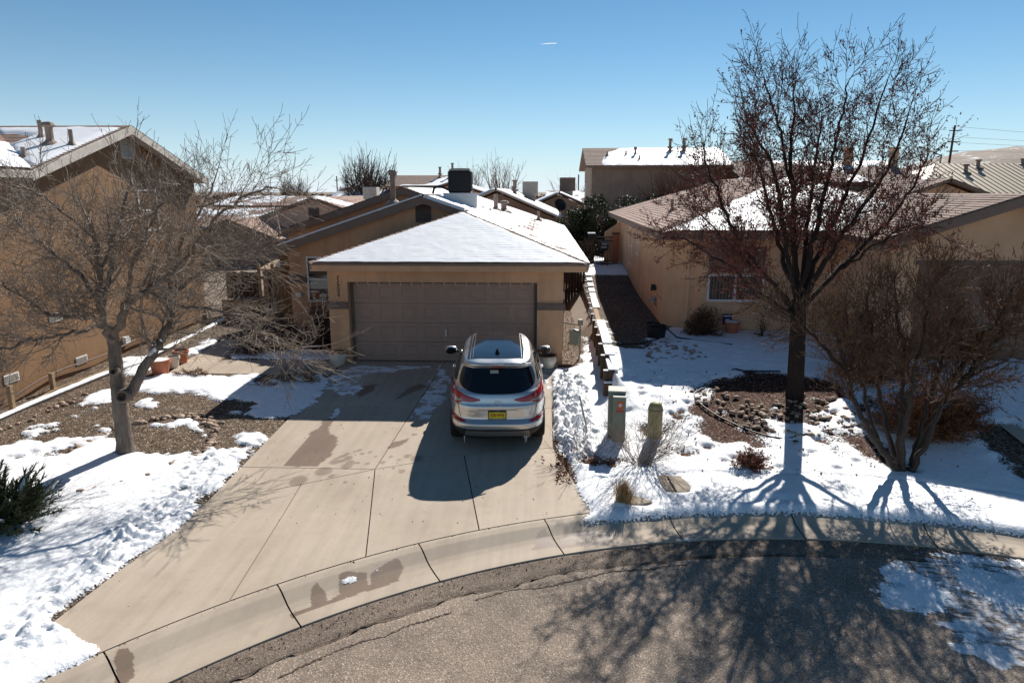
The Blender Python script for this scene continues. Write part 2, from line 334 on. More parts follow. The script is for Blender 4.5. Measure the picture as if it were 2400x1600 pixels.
def asphalt_mat():
    m, nt, N, L, B = NT('asphalt'); c = coord(N)
    v = nd(N, 'ShaderNodeTexVoronoi', Scale=85.); L.new(c, v.inputs['Vector'])
    sep = N.new('ShaderNodeSeparateColor'); L.new(v.outputs['Color'], sep.inputs[0])
    col = ramp(N, L, sep.outputs[0], [(0, (.165, .125, .095)), (.5, (.255, .195, .148)), (.8, (.32, .25, .193)), (.94, (.41, .33, .26)), (1, (.60, .51, .42))])
    b = nd(N, 'ShaderNodeTexNoise', Scale=.7, Detail=6.); L.new(c, b.inputs['Vector'])
    col = mixc(N, L, 1., col, ramp(N, L, b.outputs['Fac'], [(.3, .72), (.5, .95), (.7, 1.12)]), 'MULTIPLY')
    b2 = nd(N, 'ShaderNodeTexNoise', Scale=3.5, Detail=8., Roughness=.7); L.new(c, b2.inputs['Vector']); col = mixc(N, L, 1., col, ramp(N, L, b2.outputs['Fac'], [(.32, .76), (.5, 1.0), (.7, 1.08)]), 'MULTIPLY')
    e = nd(N, 'ShaderNodeAttribute', attribute_name='edge')
    col = mixc(N, L, e.outputs['Fac'], col, mixc(N, L, 1., col, (.55, .52, .5), 'MULTIPLY'))
    fr = nd(N, 'ShaderNodeAttribute', attribute_name='frost'); mp = nd(N, 'ShaderNodeMapping'); mp.inputs['Scale'].default_value = (1, 2.6, 1); mp.inputs['Rotation'].default_value = (0, 0, .55); L.new(c, mp.inputs[0])
    fn = nd(N, 'ShaderNodeTexNoise', Scale=6., Detail=9., Roughness=.72); L.new(mp.outputs[0], fn.inputs['Vector']); ad = nd(N, 'ShaderNodeMath', operation='ADD'); L.new(fr.outputs['Fac'], ad.inputs[0]); L.new(fn.outputs['Fac'], ad.inputs[1])
    col = mixc(N, L, ramp(N, L, fr.outputs['Fac'], [(.05, 0.), (.4, .55)]), col, mixc(N, L, 1., col, (.5, .48, .47), 'MULTIPLY'))
    col = mixc(N, L, ramp(N, L, ad.outputs[0], [(.82, 0.), (1.12, .9)]), col, (.80, .81, .83))
    L.new(col, B.inputs['Base Color']); B.inputs['Roughness'].default_value = .85; B.inputs['Specular IOR Level'].default_value = .3
    bumpn(N, L, B, v.outputs['Distance'], .45, .010); return m
M['asphalt'] = asphalt_mat()

def shingle_mat(name, col):
    m, nt, N, L, B = NT(name); c = coord(N)
    n = nd(N, 'ShaderNodeTexNoise', Scale=3., Detail=6.); L.new(c, n.inputs['Vector'])
    mp = nd(N, 'ShaderNodeMapping'); mp.inputs['Scale'].default_value = (3.2, 3.2, 9); L.new(c, mp.inputs[0])
    v = nd(N, 'ShaderNodeTexVoronoi', Scale=1.6); L.new(mp.outputs[0], v.inputs['Vector'])
    sep = N.new('ShaderNodeSeparateColor'); L.new(v.outputs['Color'], sep.inputs[0])
    a = ramp(N, L, n.outputs['Fac'], [(.3, [k * .82 for k in col]), (.7, [k * 1.15 for k in col])])
    a = mixc(N, L, 1., a, ramp(N, L, sep.outputs[0], [(0, .84), (1, 1.14)]), 'MULTIPLY')
    L.new(a, B.inputs['Base Color']); B.inputs['Roughness'].default_value = .92
    f = nd(N, 'ShaderNodeTexNoise', Scale=160.); L.new(c, f.inputs['Vector']); bumpn(N, L, B, f.outputs['Fac'], .4, .006); return m
M['shingle'] = shingle_mat('brown_shingle', (.235, .155, .118)); M['shingle_red'] = shingle_mat('reddish_shingle', (.32, .205, .155)); M['shingle_dark'] = shingle_mat('dark_brown_shingle', (.10, .07, .055))
# ================================================================== GROUND
DRV = [(-5.17, 17.4), (-5.17, 9.0), (-5.55, 6.6), (-5.85, 4.7), (-2.0, 7.0), (.84, 9.5), (.54, 10.68), (.27, 11.8), (.28, 16.0), (.5, 17.4)]
WALKS = [[(-9.35, 16.15), (-5.2, 16.15), (-5.2, 17.42), (-8.6, 17.42), (-8.65, 22.3), (-10.3, 22.3), (-9.5, 18.7)]]
def g_far(x, y): return g(x, y) * (1 - ss((np.asarray(y, float) - 60) / 60))
def axis(dense0, dense1, n, far, m=26):
    a = np.linspace(dense0, dense1, n); q = np.geomspace(1.2, far, m)
    return np.r_[dense0 - q[::-1], a, dense1 + q]
xs = axis(-60, 60, 160, 9000); ys = axis(-14, 120, 170, 16000)
X, Y = np.meshgrid(xs, ys, indexing='ij')
Z = g_far(X, Y); near = (X > -12.6) & (X < 10.1) & (Y > 4.4) & (Y < 20.1); Z = Z - np.where(near | (rk(X, Y) < 11.6), .55, 0)
Z = Z + np.where(Y > 200, fbm(X, Y, .004, 3, 2) * 3 - (Y > 200) * 2.0, 0)
def dirt_mat():
    m, nt, N, L, B = NT('dry_scrub_ground'); c = coord(N)
    a = nd(N, 'ShaderNodeTexNoise', Scale=.05, Detail=9., Roughness=.7); L.new(c, a.inputs['Vector'])
    col = ramp(N, L, a.outputs['Fac'], [(.3, (.12, .085, .06)), (.55, (.22, .165, .12)), (.62, (.20, .15, .11)), (.68, (.75, .74, .74))])
    L.new(col, B.inputs['Base Color']); B.inputs['Roughness'].default_value = .95; return m
M['dirt'] = dirt_mat()
fastmesh('ground', np.c_[X.ravel(), Y.ravel(), Z.ravel()], grid_faces(*X.shape), M['dirt'], kind='structure')

MULCH = [
 [(2.95,13.91),(3.3,14.24),(4.09,14.79),(4.82,15.12),(5.37,14.8),(6.4,14.72),(6.24,13.8),(5.92,13.49),(5.44,13.81),(4.95,13.51),(4.36,13.5),(3.76,13.6),(3.65,13.36),(3.69,12.85),(3.3,12.72),(3.06,12.93),(2.5,13.01),(2.51,13.25),(3.04,13.4),(3.14,13.6)],
 [(3.41,12.84),(3.65,12.57),(3.89,12.62),(4.35,12.52),(4.53,12.2),(4.6,11.95),(4.16,11.89),(3.94,12.03),(3.66,11.97),(3.07,11.84),(3.21,12.12),(3.08,12.27)],
 [(2.29,11.45),(2.56,11.78),(2.8,11.58),(3.01,11.59),(2.63,11.38)], [(3.21,11.15),(3.49,11.35),(3.89,11.33),(4.16,11.38),(3.77,11.11),(3.46,10.95),(3.25,11.0)],
 [(.6,11.3),(1.01,11.67),(1.46,11.39),(2.09,11.34),(1.82,11.05),(.97,11.07),(.67,11.18)], [(.25,12.32),(.34,12.32),(.43,11.58),(.57,11.11),(.66,10.56),(.58,10.4),(.36,11.29)],
 [(5.76,14.72),(6.3,14.64),(6.53,14.12),(6.76,13.29),(6.88,12.94),(6.72,12.61),(6.55,12.83),(6.52,13.41),(6.06,14.01),(6.1,13.5),(6.14,13.18),(5.88,13.25),(5.86,13.81),(5.49,13.94)],
 [(4.6,12.31),(5.73,12.2),(6.0,11.89),(6.4,11.93),(6.32,11.44),(5.98,11.4),(5.47,11.44),(5.92,11.65),(5.59,11.85),(5.0,12.0)]]
BARE = MULCH + [[(1.08,12.9),(1.38,12.74),(1.36,12.24),(1.21,12.49)], [(1.7,12.58),(2.11,12.55),(2.31,12.41),(2.31,11.87),(1.73,11.93)],
 [(6.62,11.24),(6.92,11.34),(6.86,11.15),(6.63,11.11)], [(8.28,12.82),(8.6,12.74),(8.9,12.31),(9.2,11.6),(9.4,11.14),(8.09,10.64),(8.01,10.89),(7.91,11.37),(7.97,12.14),(7.9,12.39)],
 [(7.0,10.92),(7.21,10.82),(7.33,10.64),(7.14,10.55),(6.99,10.77)],
 [(.5,36),(1.55,36),(1.52,26),(1.46,21),(1.36,19),(1.18,17.4),(.95,16.9),(.45,16.75)], [(1.95,40),(1.8,16.9),(2.05,16.3),(2.6,16.45),(3.0,17.9),(3.35,18.6),(3.75,18.9),(4.2,34)]]
# near yard, fine
xs = np.arange(-12.6, 10.11, .06); ys = np.arange(4.4, 20.1, .06)
X, Y = np.meshgrid(xs, ys, indexing='ij')
Z = g(X, Y) + .02 * fbm(X, Y, 6, 2, 1) + .012 * fbm(X, Y, 16, 2, 3)
hard = (rk(X, Y) < 11.25) | inpoly(X, Y, DRV) | inpoly(X, Y, WALKS[0]) | ((X > -5.4) & (X < .55) & (Y > 17.3))
Z = np.where(hard, g(X, Y) - .11, Z)
Wx = X + .22 * fbm(X, Y, 2.2, 4, 0); Wy = Y + .22 * fbm(X, Y, 2.2, 4, 4)
mul = np.zeros(X.shape)
for P in MULCH: mul = np.maximum(mul, inpoly(Wx, Wy, P))
mul = np.maximum(mul, ((X > 2.2) & (X < 8.0) & (rk(X, Y) > 12.0) & (Y < 16)).astype(float) * .75)
F = grid_faces(*X.shape); keep = ~(hard.ravel()[F].all(1) & (rk(X, Y).ravel()[F] < 10.9).all(1))
fastmesh('gravel_yard', np.c_[X.ravel(), Y.ravel(), Z.ravel()], F[keep], M['gravel'], kind='structure', attrs={'mulch': mul.ravel()})
# side yards, coarser
for nm, (x0, x1, y0, y1) in {'side_yard_gravel': (.3, 4.6, 20.0, 37), 'courtyard_gravel': (-12.6, -5.2, 20.0, 37)}.items():
    xs = np.arange(x0, x1, .1); ys = np.arange(y0, y1, .1); X, Y = np.meshgrid(xs, ys, indexing='ij')
    fastmesh(nm, np.c_[X.ravel(), Y.ravel(), (g(X, Y) + .012 + .02 * fbm(X, Y, 6, 2, 1)).ravel()], grid_faces(*X.shape), M['gravel'], kind='structure')

# ---- road, kerb
ROADSNOW = [[(4.53,8.41),(4.65,8.52),(4.86,8.55),(4.91,8.43),(5.04,8.04),(5.12,7.51),(4.18,7.47),(4.18,7.65),(4.34,7.87),(4.56,8.1),(4.5,8.28)],[(4.51,7.23),(4.59,7.26),(5.1,7.26),(5.09,7.1),(4.65,7.16)],[(4.55,6.87),(4.67,6.91),(5.05,6.89),(5.08,6.6),(4.89,6.45),(4.77,6.57),(4.59,6.64)],[(5.49,8.39),(5.98,8.37),(7.4,8.35),(7.2,7.35),(5.81,7.43),(5.56,7.45),(5.44,7.79)],[(5.04,8.76),(5.56,8.78),(7.3,8.52),(7.3,8.4),(5.65,8.6)]]
def polar(r, a): return np.array([KC[0] + r * math.cos(a), KC[1] + r * math.sin(a)])
def ztop(x, y): return gd(y) + 0.004
rr = np.r_[np.linspace(.01, 7, 22), np.linspace(7.1, 10.375, 66)]; aa = np.linspace(math.radians(15), math.radians(185), 420)
R_, A_ = np.meshgrid(rr, aa, indexing='ij'); X = KC[0] + R_ * np.cos(A_); Y = KC[1] + R_ * np.sin(A_)
Z = -.351 - .02 * (9.4 - Y) - .112 + .035 * ss((10.4 - R_) / 5) + .006 * fbm(X, Y, 5, 2)
wob = 9.98 + .09 * fbm(A_ * 14, A_ * 3, 1, 4, 2)
edge = np.clip((R_ - wob) / .05, 0, 1); crack = np.exp(-((R_ - wob) / .022) ** 2)
Z = Z - .03 * crack + .008 * edge
frost = np.zeros(X.shape); _fx = X + .12 * fbm(X, Y, 3, 3, 1); _fy = Y + .12 * fbm(X, Y, 3, 3, 2)
for P in ROADSNOW + [[(5.0, 8.6), (7.4, 8.6), (7.4, 6.4), (5.1, 6.5), (4.6, 7.0), (5.0, 7.5)]]: frost = np.maximum(frost, inpoly(_fx, _fy, P) * (.55 if len(P) != 6 else .40))
frost = np.maximum(frost, .16 * np.exp(-((R_ - 10.25) / .10) ** 2))
fastmesh('road', np.c_[X.ravel(), Y.ravel(), Z.ravel()], grid_faces(*X.shape), M['asphalt'], kind='structure', attrs={'edge': np.clip(edge * .7 + crack, 0, 1).ravel(), 'frost': frost.ravel()})
ctrs = []
for k in range(3):                        # long open cracks in the asphalt along the gutter
    V = []; n = 260; a0, a1 = [(92, 134), (100, 117), (119, 131)][k]
    for i in range(n):
        a = math.radians(a0 + (a1 - a0) * i / (n - 1)); w = .004 + .012 * abs(float(fbm(i * .13, k * 9., 1, 3, 3))) * 2
        r = (9.98 if k == 0 else 9.80 if k == 1 else 9.72) + .09 * float(fbm(a * 14 + k * 5, a * 3, 1, 4, 2)) + .03 * float(vn(i * .35, k * 3.3, 2))
        for s in (-1, 1):
            p = polar(r + s * w, a); V.append((p[0], p[1], -.351 - .02 * (9.4 - p[1]) - .112 + .035 * float(ss((10.4 - r) / 5)) + .004))
    ctrs.append((V, [(2 * i, 2 * i + 1, 2 * i + 3, 2 * i + 2) for i in range(n - 1)]))
mb = MB()
for V, Fq in ctrs: mb.add(V, Fq)
o = mb.build('asphalt_crack', M['gap'], bpy.data.objects['road']); o['kind'] = 'stuff'

WETK = [[(-2.94,7.08),(-2.75,7.21),(-2.82,7.49),(-2.77,7.6),(-2.64,7.49),(-2.56,7.32),(-2.46,7.5),(-2.56,7.79),(-2.44,7.87),(-2.19,7.92),(-2.16,7.69),(-2.12,7.73),(-2.15,7.92),(-2.05,8.05),(-1.87,8.22),(-1.75,8.1),(-1.77,7.82),(-1.96,7.67),(-2.32,7.44),(-2.64,7.19),(-2.89,7.0)],
 [(-.11,8.62),(-.04,8.97),(.07,9.12),(.17,8.93),(.23,8.7)], [(.23,8.7),(.21,8.84),(.57,9.14),(1.09,9.11),(1.13,8.78),(.32,8.66)],
 [(-4.47,6.15),(-4.49,6.29),(-4.38,6.3),(-4.27,6.19),(-4.18,5.99),(-4.18,5.86),(-4.24,5.81)]]
WETD = [[(-4.42,10.97),(-4.43,11.65),(-4.45,12.45),(-4.37,12.89),(-4.45,13.09),(-4.29,13.31),(-4.19,13.23),(-4.18,12.78),(-4.11,12.53),(-3.9,12.29),(-3.76,11.88),(-3.73,11.45),(-3.85,10.97)],
 [(-2.77,11.8),(-2.73,12.09),(-2.51,12.29),(-2.47,12.16),(-2.54,11.96),(-2.73,11.78)],
 [(-4.14,14.68),(-4.16,15.28),(-3.83,15.52),(-3.83,15.03),(-4.01,14.6)], [(-3.22,14.31),(-3.08,15.14),(-2.87,15.54),(-2.63,15.33),(-2.88,14.98)]]
SPOTS = [(-3.99,10.44,.098),(-3.68,10.81,.098),(-3.49,10.63,.037),(-3.34,11.01,.073),(-3.49,11.23,.044),(-3.4,11.36,.054),(-3.51,11.46,.037),(-3.56,11.4,.034),(-3.32,11.18,.054),(-3.3,11.71,.034),(-3.07,11.62,.029),(-2.92,11.42,.029),(-2.36,11.47,.054),(-2.5,11.31,.034),(-2.18,11.37,.073),(-2.33,10.83,.049),(-2.51,10.96,.034),(-2.75,11.18,.037),(-2.66,11.43,.02),(-3.6,11.17,.061),(-3.62,11.33,.03),(-3.18,11.55,.03),(-3.36,11.63,.02),(-3.48,11.54,.025),(-3.01,11.11,.03),(-3.21,10.42,.025),(-2.42,12.48,.04),(-3.19,11.16,.03)]
FROST = [[(-5.07,15.9),(-5.06,16.71),(-4.73,17.04),(-4.17,16.96),(-2.73,16.89),(-2.68,16.58),(-3.3,16.6),(-4.01,16.53),(-4.28,16.12),(-4.23,15.46),(-4.21,14.51),(-4.32,14.51),(-4.35,14.84),(-4.61,14.66),(-4.96,14.98)],
 [(-2.55,16.38),(-2.42,17.24),(-2.14,16.01),(-2.07,14.58),(-2.33,13.81),(-2.38,13.31),(-2.6,13.3),(-2.67,14.41),(-2.56,15.25)], [(-4.42,13.22),(-4.3,13.95),(-4.2,13.89),(-4.19,13.23)], [(-.1,17.2),(.45,17.2),(.3,16),(.1,15.2)]]
def wetness(X, Y, polys, spots=()):
    wx = X + .05 * fbm(X, Y, 4, 3, 1); wy = Y + .05 * fbm(X, Y, 4, 3, 5); w = np.zeros(X.shape)
    for P in polys: w = np.maximum(w, inpoly(wx, wy, P))
    for a, b, r in spots: w = np.maximum(w, np.clip(1.35 - np.hypot((wx - a) * 1.0, (wy - b) * .75) / max(r, .03) * .7, 0, .75))
    return w
prof = [(11.215, .0), (11.16, .002), (11.05, -.012), (10.95, -.045), (10.85, -.078), (10.75, -.094), (10.6, -.098), (10.45, -.092), (10.375, -.092), (10.372, -.16)]
pr = np.interp(np.linspace(0, len(prof) - 1, 56), range(len(prof)), [p[0] for p in prof]); pz = np.interp(np.linspace(0, len(prof) - 1, 56), range(len(prof)), [p[1] for p in prof])
a0 = math.radians(20); mb = MB(); nn = 300
V = []
for i in range(nn):
    a = math.radians(20 + 160 * i / (nn - 1))
    for r, dz in ((11.22, -.03), (10.9, -.09), (10.37, -.125)):
        p = polar(r, a); V.append((p[0], p[1], float(gd(p[1])) + dz))
kb = fastmesh('kerb', V, grid_faces(nn, 3), M['gap'], kind='structure')
for k in range(-1, 9):
    A1 = 137.9 - 9.7 * k; A0 = A1 - 9.7
    aa = np.radians(np.linspace(A0 + .05, A1 - .05, 110)); R_, A_ = np.meshgrid(pr, aa, indexing='ij')
    X = KC[0] + R_ * np.cos(A_); Y = KC[1] + R_ * np.sin(A_); Z = gd(Y) + pz[:, None] + .004
    fr = np.zeros(X.shape)
    if k >= 3: fr = np.where(R_ > 11.0, .25, 0)
    fastmesh('kerb_segment', np.c_[X.ravel(), Y.ravel(), Z.ravel()], grid_faces(*X.shape)[:, ::-1], M['concrete'], kb, attrs={'wet': wetness(X, Y, WETK).ravel(), 'frost': fr.ravel()})

# ---- driveway slabs
def arcpt(a): p = polar(11.235, math.radians(a)); return (p[0], p[1])
def ang(x, y): return math.degrees(math.atan2(y - KC[1], x - KC[0]))
_n = 40; _u = np.linspace(0, 1, _n); _b = np.array([arcpt(147.0 + (ang(.82, 9.6) - 147.0) * u) for u in _u]); _t = np.c_[-5.15 + 5.4 * _u, np.full(_n, 12.2)]; _t0 = np.c_[-5.15 + 5.6 * _u, np.full(_n, 17.43)]
_rows = [_t0] + [_t + (_b - _t) * w for w in np.linspace(0, 1, 16)]; _v = np.concatenate([np.c_[q, g(np.minimum(q[:, 0], .5), q[:, 1]) - .024] for q in _rows]); drv = fastmesh('driveway', _v, [(i, i + 1, i + 1 + _n, i + _n) for k in range(16) for i in range(k * _n, k * _n + _n - 1)], M['gap'], kind='structure')
def pl(P, n):
    P = np.array(P, float); d = np.r_[0, np.cumsum(np.hypot(*np.diff(P, axis=0).T))]
    t = np.linspace(0, d[-1], n); return np.c_[np.interp(t, d, P[:, 0]), np.interp(t, d, P[:, 1])]
def slab(top, bot, name='slab', parent=None, wets=WETD, spots=SPOTS, res=.045, dz=.0):
    """ruled patch between two polylines, shrunk a little for the joint"""
    L = max(np.hypot(*(np.array(top[0]) - top[-1])), np.hypot(*(np.array(bot[0]) - bot[-1]))); H = np.hypot(*(np.mean(top, 0) - np.mean(bot, 0)))
    n = max(6, int(L / res)); m = max(6, int(H / res)); T, Bq = pl(top, n), pl(bot, n); v = np.linspace(0, 1, m)[None, :, None]
    P = T[:, None] * (1 - v) + Bq[:, None] * v
    c = P.reshape(-1, 2).mean(0); gap = .009
    P = P.copy(); ex = (T[-1] - T[0]) / max(1e-6, np.hypot(*(T[-1] - T[0]))); ev = (Bq.mean(0) - T.mean(0)); ev /= np.hypot(*ev)
    P[0] += ex * gap; P[-1] -= ex * gap; P[:, 0] += ev * gap; P[:, -1] -= ev * gap
    X, Y = P[..., 0], P[..., 1]; Z = g(np.minimum(X, .55), Y) + dz
    rim = np.zeros(X.shape, bool); rim[0] = rim[-1] = True; rim[:, 0] = rim[:, -1] = True
    fr = np.zeros(X.shape); wx = X + .3 * fbm(X, Y, 2.5, 3, 1); wy = Y + .3 * fbm(X, Y, 2.5, 3, 2)
    for F_ in FROST: fr = np.maximum(fr, inpoly(wx, wy, F_) * (.47 + .30 * fbm(X, Y * 2.2, 3, 4, 5)))
    V = np.c_[X.ravel(), Y.ravel(), Z.ravel()]; Fq = grid_faces(*X.shape)[:, ::-1]
    # side skirts so each slab has thickness
    ring = [i * m for i in range(n)] + [(n - 1) * m + j for j in range(1, m)] + [i * m + m - 1 for i in range(n - 2, -1, -1)] + [j for j in range(m - 2, 0, -1)]
    b0 = len(V); V = np.r_[V, V[ring] - [0, 0, .05]]; k = len(ring)
    Fs = np.array([(ring[i], ring[(i + 1) % k], b0 + (i + 1) % k, b0 + i) for i in range(k)])
    wet = wetness(X, Y, wets, spots)
    return fastmesh(name, V, np.r_[Fq, Fs], M['concrete'], parent or drv, attrs={'wet': np.r_[wet.ravel(), wet.ravel()[ring]], 'frost': np.r_[fr.ravel(), fr.ravel()[ring]]}, smooth=False)
aJ3, aJ1, aJ4, aR = ang(-3.7, 7.18), ang(-2.3, 8.2), ang(-.85, 8.98), ang(.84, 9.49)
slab([(-5.17, 17.43), (-2.49, 17.43)], [(-5.17, 13.92), (-2.68, 13.9)])
slab([(-5.17, 13.92), (-2.68, 13.9)], [(-5.17, 10.91), (-2.82, 10.91)])
slab([(-2.49, 17.43), (.5, 17.43)], [(-2.68, 13.9), (.27, 14.03)])
slab([(-2.68, 13.9), (.27, 14.03)], [(-2.82, 10.91), (-1.35, 11.56), (.26, 11.93)])
slab([(-5.17, 10.91), (-2.82, 10.91)], [(-5.17, 9.62), (-3.9, 10.30), (-2.82, 10.905)])
slab([(-5.17, 9.62), (-3.9, 10.30)], [arcpt(t) for t in np.linspace(147.3, aJ3, 30)])
slab([(-3.9, 10.30), (-2.82, 10.905)], [arcpt(t) for t in np.linspace(aJ3, aJ1, 20)])
slab([(-2.82, 10.91), (-1.35, 11.56)], [arcpt(t) for t in np.linspace(aJ1, aJ4, 20)])
slab([(-1.35, 11.56), (.26, 11.93)], [arcpt(t) for t in np.linspace(aJ4, aR, 20)])
wk = fastmesh('walkway', [(x, y, float(g(x, y)) - .03) for x, y in [(-9.3, 16.2), (-5.25, 16.2), (-9.3, 17.4), (-5.25, 17.4)]], [(0, 1, 3, 2)], M['gap'], kind='structure')
for T_, B_ in (([(-7.0, 17.42), (-5.2, 17.42)], [(-7.0, 16.15), (-5.2, 16.15)]), ([(-8.45, 17.42), (-7.0, 17.42)], [(-8.45, 16.15), (-7.0, 16.15)]), ([(-9.42, 17.42), (-8.45, 17.42)], [(-9.3, 16.15), (-8.45, 16.15)]),
               ([(-9.6, 19.6), (-8.55, 19.6)], [(-9.42, 17.42), (-8.5, 17.42)]), ([(-10.2, 22.4), (-8.6, 22.4)], [(-9.6, 19.6), (-8.55, 19.6)])):
    slab(T_, B_, 'slab', wk, [], [], .1)
# pavement to the right of the driveway, mostly under snow, and the neighbour's driveway
aa = np.radians(np.linspace(30, 100, 200)); R_, A_ = np.meshgrid(np.linspace(11.23, 12.25, 12), aa, indexing='ij'); X = KC[0] + R_ * np.cos(A_); Y = KC[1] + R_ * np.sin(A_)
fastmesh('pavement', np.c_[X.ravel(), Y.ravel(), (gd(Y) + .006).ravel()], grid_faces(*X.shape)[:, ::-1], M['concrete'], kind='structure')
X, Y = np.meshgrid(np.linspace(8.55, 14.5, 60), np.linspace(9.3, 16.05, 60), indexing='ij'); X = X + .35 * (16 - Y) * np.linspace(.15, 1, 60)[:, None] * .3
fastmesh('neighbour_driveway', np.c_[X.ravel(), Y.ravel(), (g(X, Y) + .03).ravel()], grid_faces(*X.shape), M['concrete'], kind='structure')

# ================================================================== SNOW COVER
def blur(m, k):
    for ax in (0, 1):
        for _ in range(2):
            c = np.cumsum(np.pad(m, [(k + 1, k) if a == ax else (0, 0) for a in (0, 1)], mode='edge'), ax)
            m = (np.take(c, np.arange(2 * k + 1, c.shape[ax]), ax) - np.take(c, np.arange(0, c.shape[ax] - 2 * k - 1), ax)) / (2 * k + 1)
    return m
def ragged(m, X, Y, k=5, amp=.62, f=5., bias=.5):
    s = blur(m.astype(float), k); q = fbm(X, Y, f, 4, 3) * .8 + fbm(X, Y, f * 2.6, 3, 6) * .8
    return (s + amp * q * np.clip(1.35 - np.abs(s - .5) * 1.6, .2, 1)) > bias
def snow_patch(name, X, Y, m, thick, base, clump=0, k=2, bumpy=.008):
    m0 = m.astype(float); m = blur(m0, k); cov = .45 * m + .55 * blur(m0, k + 3)
    h = thick * (m - .24) / .76 + bumpy * fbm(X, Y, 7, 4, 3) * np.clip(m * 1.4, 0, 1) + .012 * fbm(X, Y, 1.6, 3, 6) * m
    cl = np.abs(fbm(X, Y, 5.5, 3, 5)) + .6 * np.abs(fbm(X, Y, 13, 2, 2))
    h = h + clump * (cl * .19 - .03) * m
    V = np.c_[X.ravel(), Y.ravel(), (base + h).ravel()]
    F = grid_faces(*X.shape); keep = (m.ravel()[F] > .05).any(1); F = F[keep]
    u, inv = np.unique(F, return_inverse=True)
    return fastmesh(name, V[u], inv.reshape(-1, 4), M['ground_snow'], kind='stuff', attrs={'cover': cov.ravel()[u]})
SNOW_L = [
 [(-13,11.0),(-9.57,11.02),(-9.07,11.0),(-8.83,11.07),(-8.62,11.18),(-8.49,11.31),(-8.49,11.64),(-8.39,11.83),(-8.36,12.06),(-8.32,12.41),(-7.67,11.41),(-7.4,11.27),(-7.08,11.33),(-6.67,11.28),(-6.55,11.1),(-6.33,11.19),(-6.35,11.44),(-5.93,11.09),(-5.95,11.33),(-5.86,11.61),(-5.56,11.68),(-5.2,11.55),(-5.28,11.18),(-5.26,10.82),(-5.21,10.37),(-5.29,10.12),(-5.47,9.91),(-5.4,9.58),(-5.2,9.55),(-5.19,8.9),(-5.62,6.7),(-4.75,6.28),(-4.6,6.15),(-5.6,4.6),(-13,4.4)],
 [(-11.2,11.3),(-9.97,11.52),(-9.94,11.81),(-9.66,11.92),(-9.52,11.93),(-9.35,11.67),(-9.16,11.67),(-9.15,11.94),(-8.57,12.11),(-8.6,11.8),(-8.75,11.69),(-9.01,11.35),(-9.29,11.28),(-9.51,11.14),(-9.64,11.1),(-11.2,11.0)],
 [(-10.12,14.14),(-9.99,14.95),(-9.45,14.17),(-9.63,13.68)], [(-9.08,14.18),(-8.68,14.18),(-8.3,13.93),(-8.3,13.7),(-8.78,13.68)], [(-8.48,13.17),(-8.43,13.46),(-8.36,13.43),(-8.42,13.13)],
 [(-11.12,17.2),(-10.93,17.7),(-10.4,17.56),(-9.85,16.57),(-9.95,15.97),(-10.32,15.95)],
 [(-9.32,14.65),(-9.61,15.51),(-9.53,16.12),(-8.73,16.14),(-7.8,15.81),(-6.89,16.08),(-7.05,15.26),(-6.27,15.63),(-5.97,15.99),(-5.32,16.12),(-5.21,15.67),(-4.95,14.81),(-5.05,14.04),(-5.22,13.23),(-5.59,13.32),(-6.05,13.38),(-5.98,13.82),(-6.7,14.45),(-6.88,14.25),(-7.35,14.34),(-7.32,14.63),(-8.31,14.69),(-8.99,14.66)],
 [(-8.11,12.65),(-7.81,12.87),(-7.5,13.03),(-7.0,12.78),(-6.41,12.31),(-6.42,12.2),(-7.03,12.55),(-7.49,12.84),(-7.8,12.58)], [(-5.7,11.94),(-5.6,12.3),(-5.22,12.53),(-5.25,11.61),(-5.42,11.81)],
 [(-9.93,13.5),(-9.68,13.51),(-9.3,12.85),(-9.58,13.0)], [(-9.82,12.6),(-9.69,12.71),(-9.33,12.54),(-9.45,12.45)], [(-10.07,12.2),(-10.09,12.5),(-9.74,12.44),(-9.72,12.21)], [(-8.9,12.39),(-8.87,12.62),(-8.68,12.75),(-8.66,12.52),(-8.76,12.31)],
 [(-9.85,17.91),(-9.93,19.42),(-10.86,23.5),(-9.59,22.98),(-9.42,20.28),(-9.56,18.84),(-9.56,17.68)], [(-8.38,17.45),(-8.39,18.4),(-7.4,18.2),(-6.6,19.2),(-5.5,19.5),(-5.5,17.45)]]
BARE_L = [[(-6.43,10.15),(-6.26,10.37),(-5.99,10.48),(-5.92,10.4),(-6.1,10.13),(-6.34,10.08)],[(-5.97,9.99),(-5.76,10.04),(-5.62,10.15),(-5.52,10.05),(-5.64,9.82)],[(-5.41,9.62),(-5.22,10.12),(-5.17,9.53)]]
xs = np.arange(-12.5, -4.2, .03); ys = np.arange(4.6, 20.0, .03); X, Y = np.meshgrid(xs, ys, indexing='ij')
amp = np.where((X > -5.7) & (Y < 10) & (X < -5.0), .03, .12)
wx = X + amp * fbm(X, Y, 3.2, 5, 0); wy = Y + amp * 1.6 * fbm(X, Y, 3.2, 5, 4)
m = np.zeros(X.shape, bool)
for P in SNOW_L: m |= inpoly(wx, wy, P)
for P in BARE_L: m &= ~inpoly(wx, wy, P)
m &= ~((fbm(X, Y, 3.0, 4, 6) > .62) & (Y > 10.5))
m |= (fbm(X, Y, 2.2, 5, 2) > .78) & (X > -10.6) & (X < -5.3) & (Y < 15.5) & (Y > 10.5)
m = np.where((X > -6.0) & (Y < 9.6), m, ragged(m, X, Y, 5, 1.0, 4.5, .38)); m |= (fbm(X, Y, 2.6, 6, 2) > .52) & (X > -10.6) & (X < -5.3) & (Y < 15.5) & (Y > 10.8) & (np.hypot(X + 7.2, Y - 11.9) > .9); m &= ~(inpoly(X, Y, WALKS[0])); m &= ~((X > -5.18) & (Y > 9.2) & (Y < 13)); m &= rk(X, Y) > 11.2; m &= ~((X > -5.42) & (Y > 17.1))
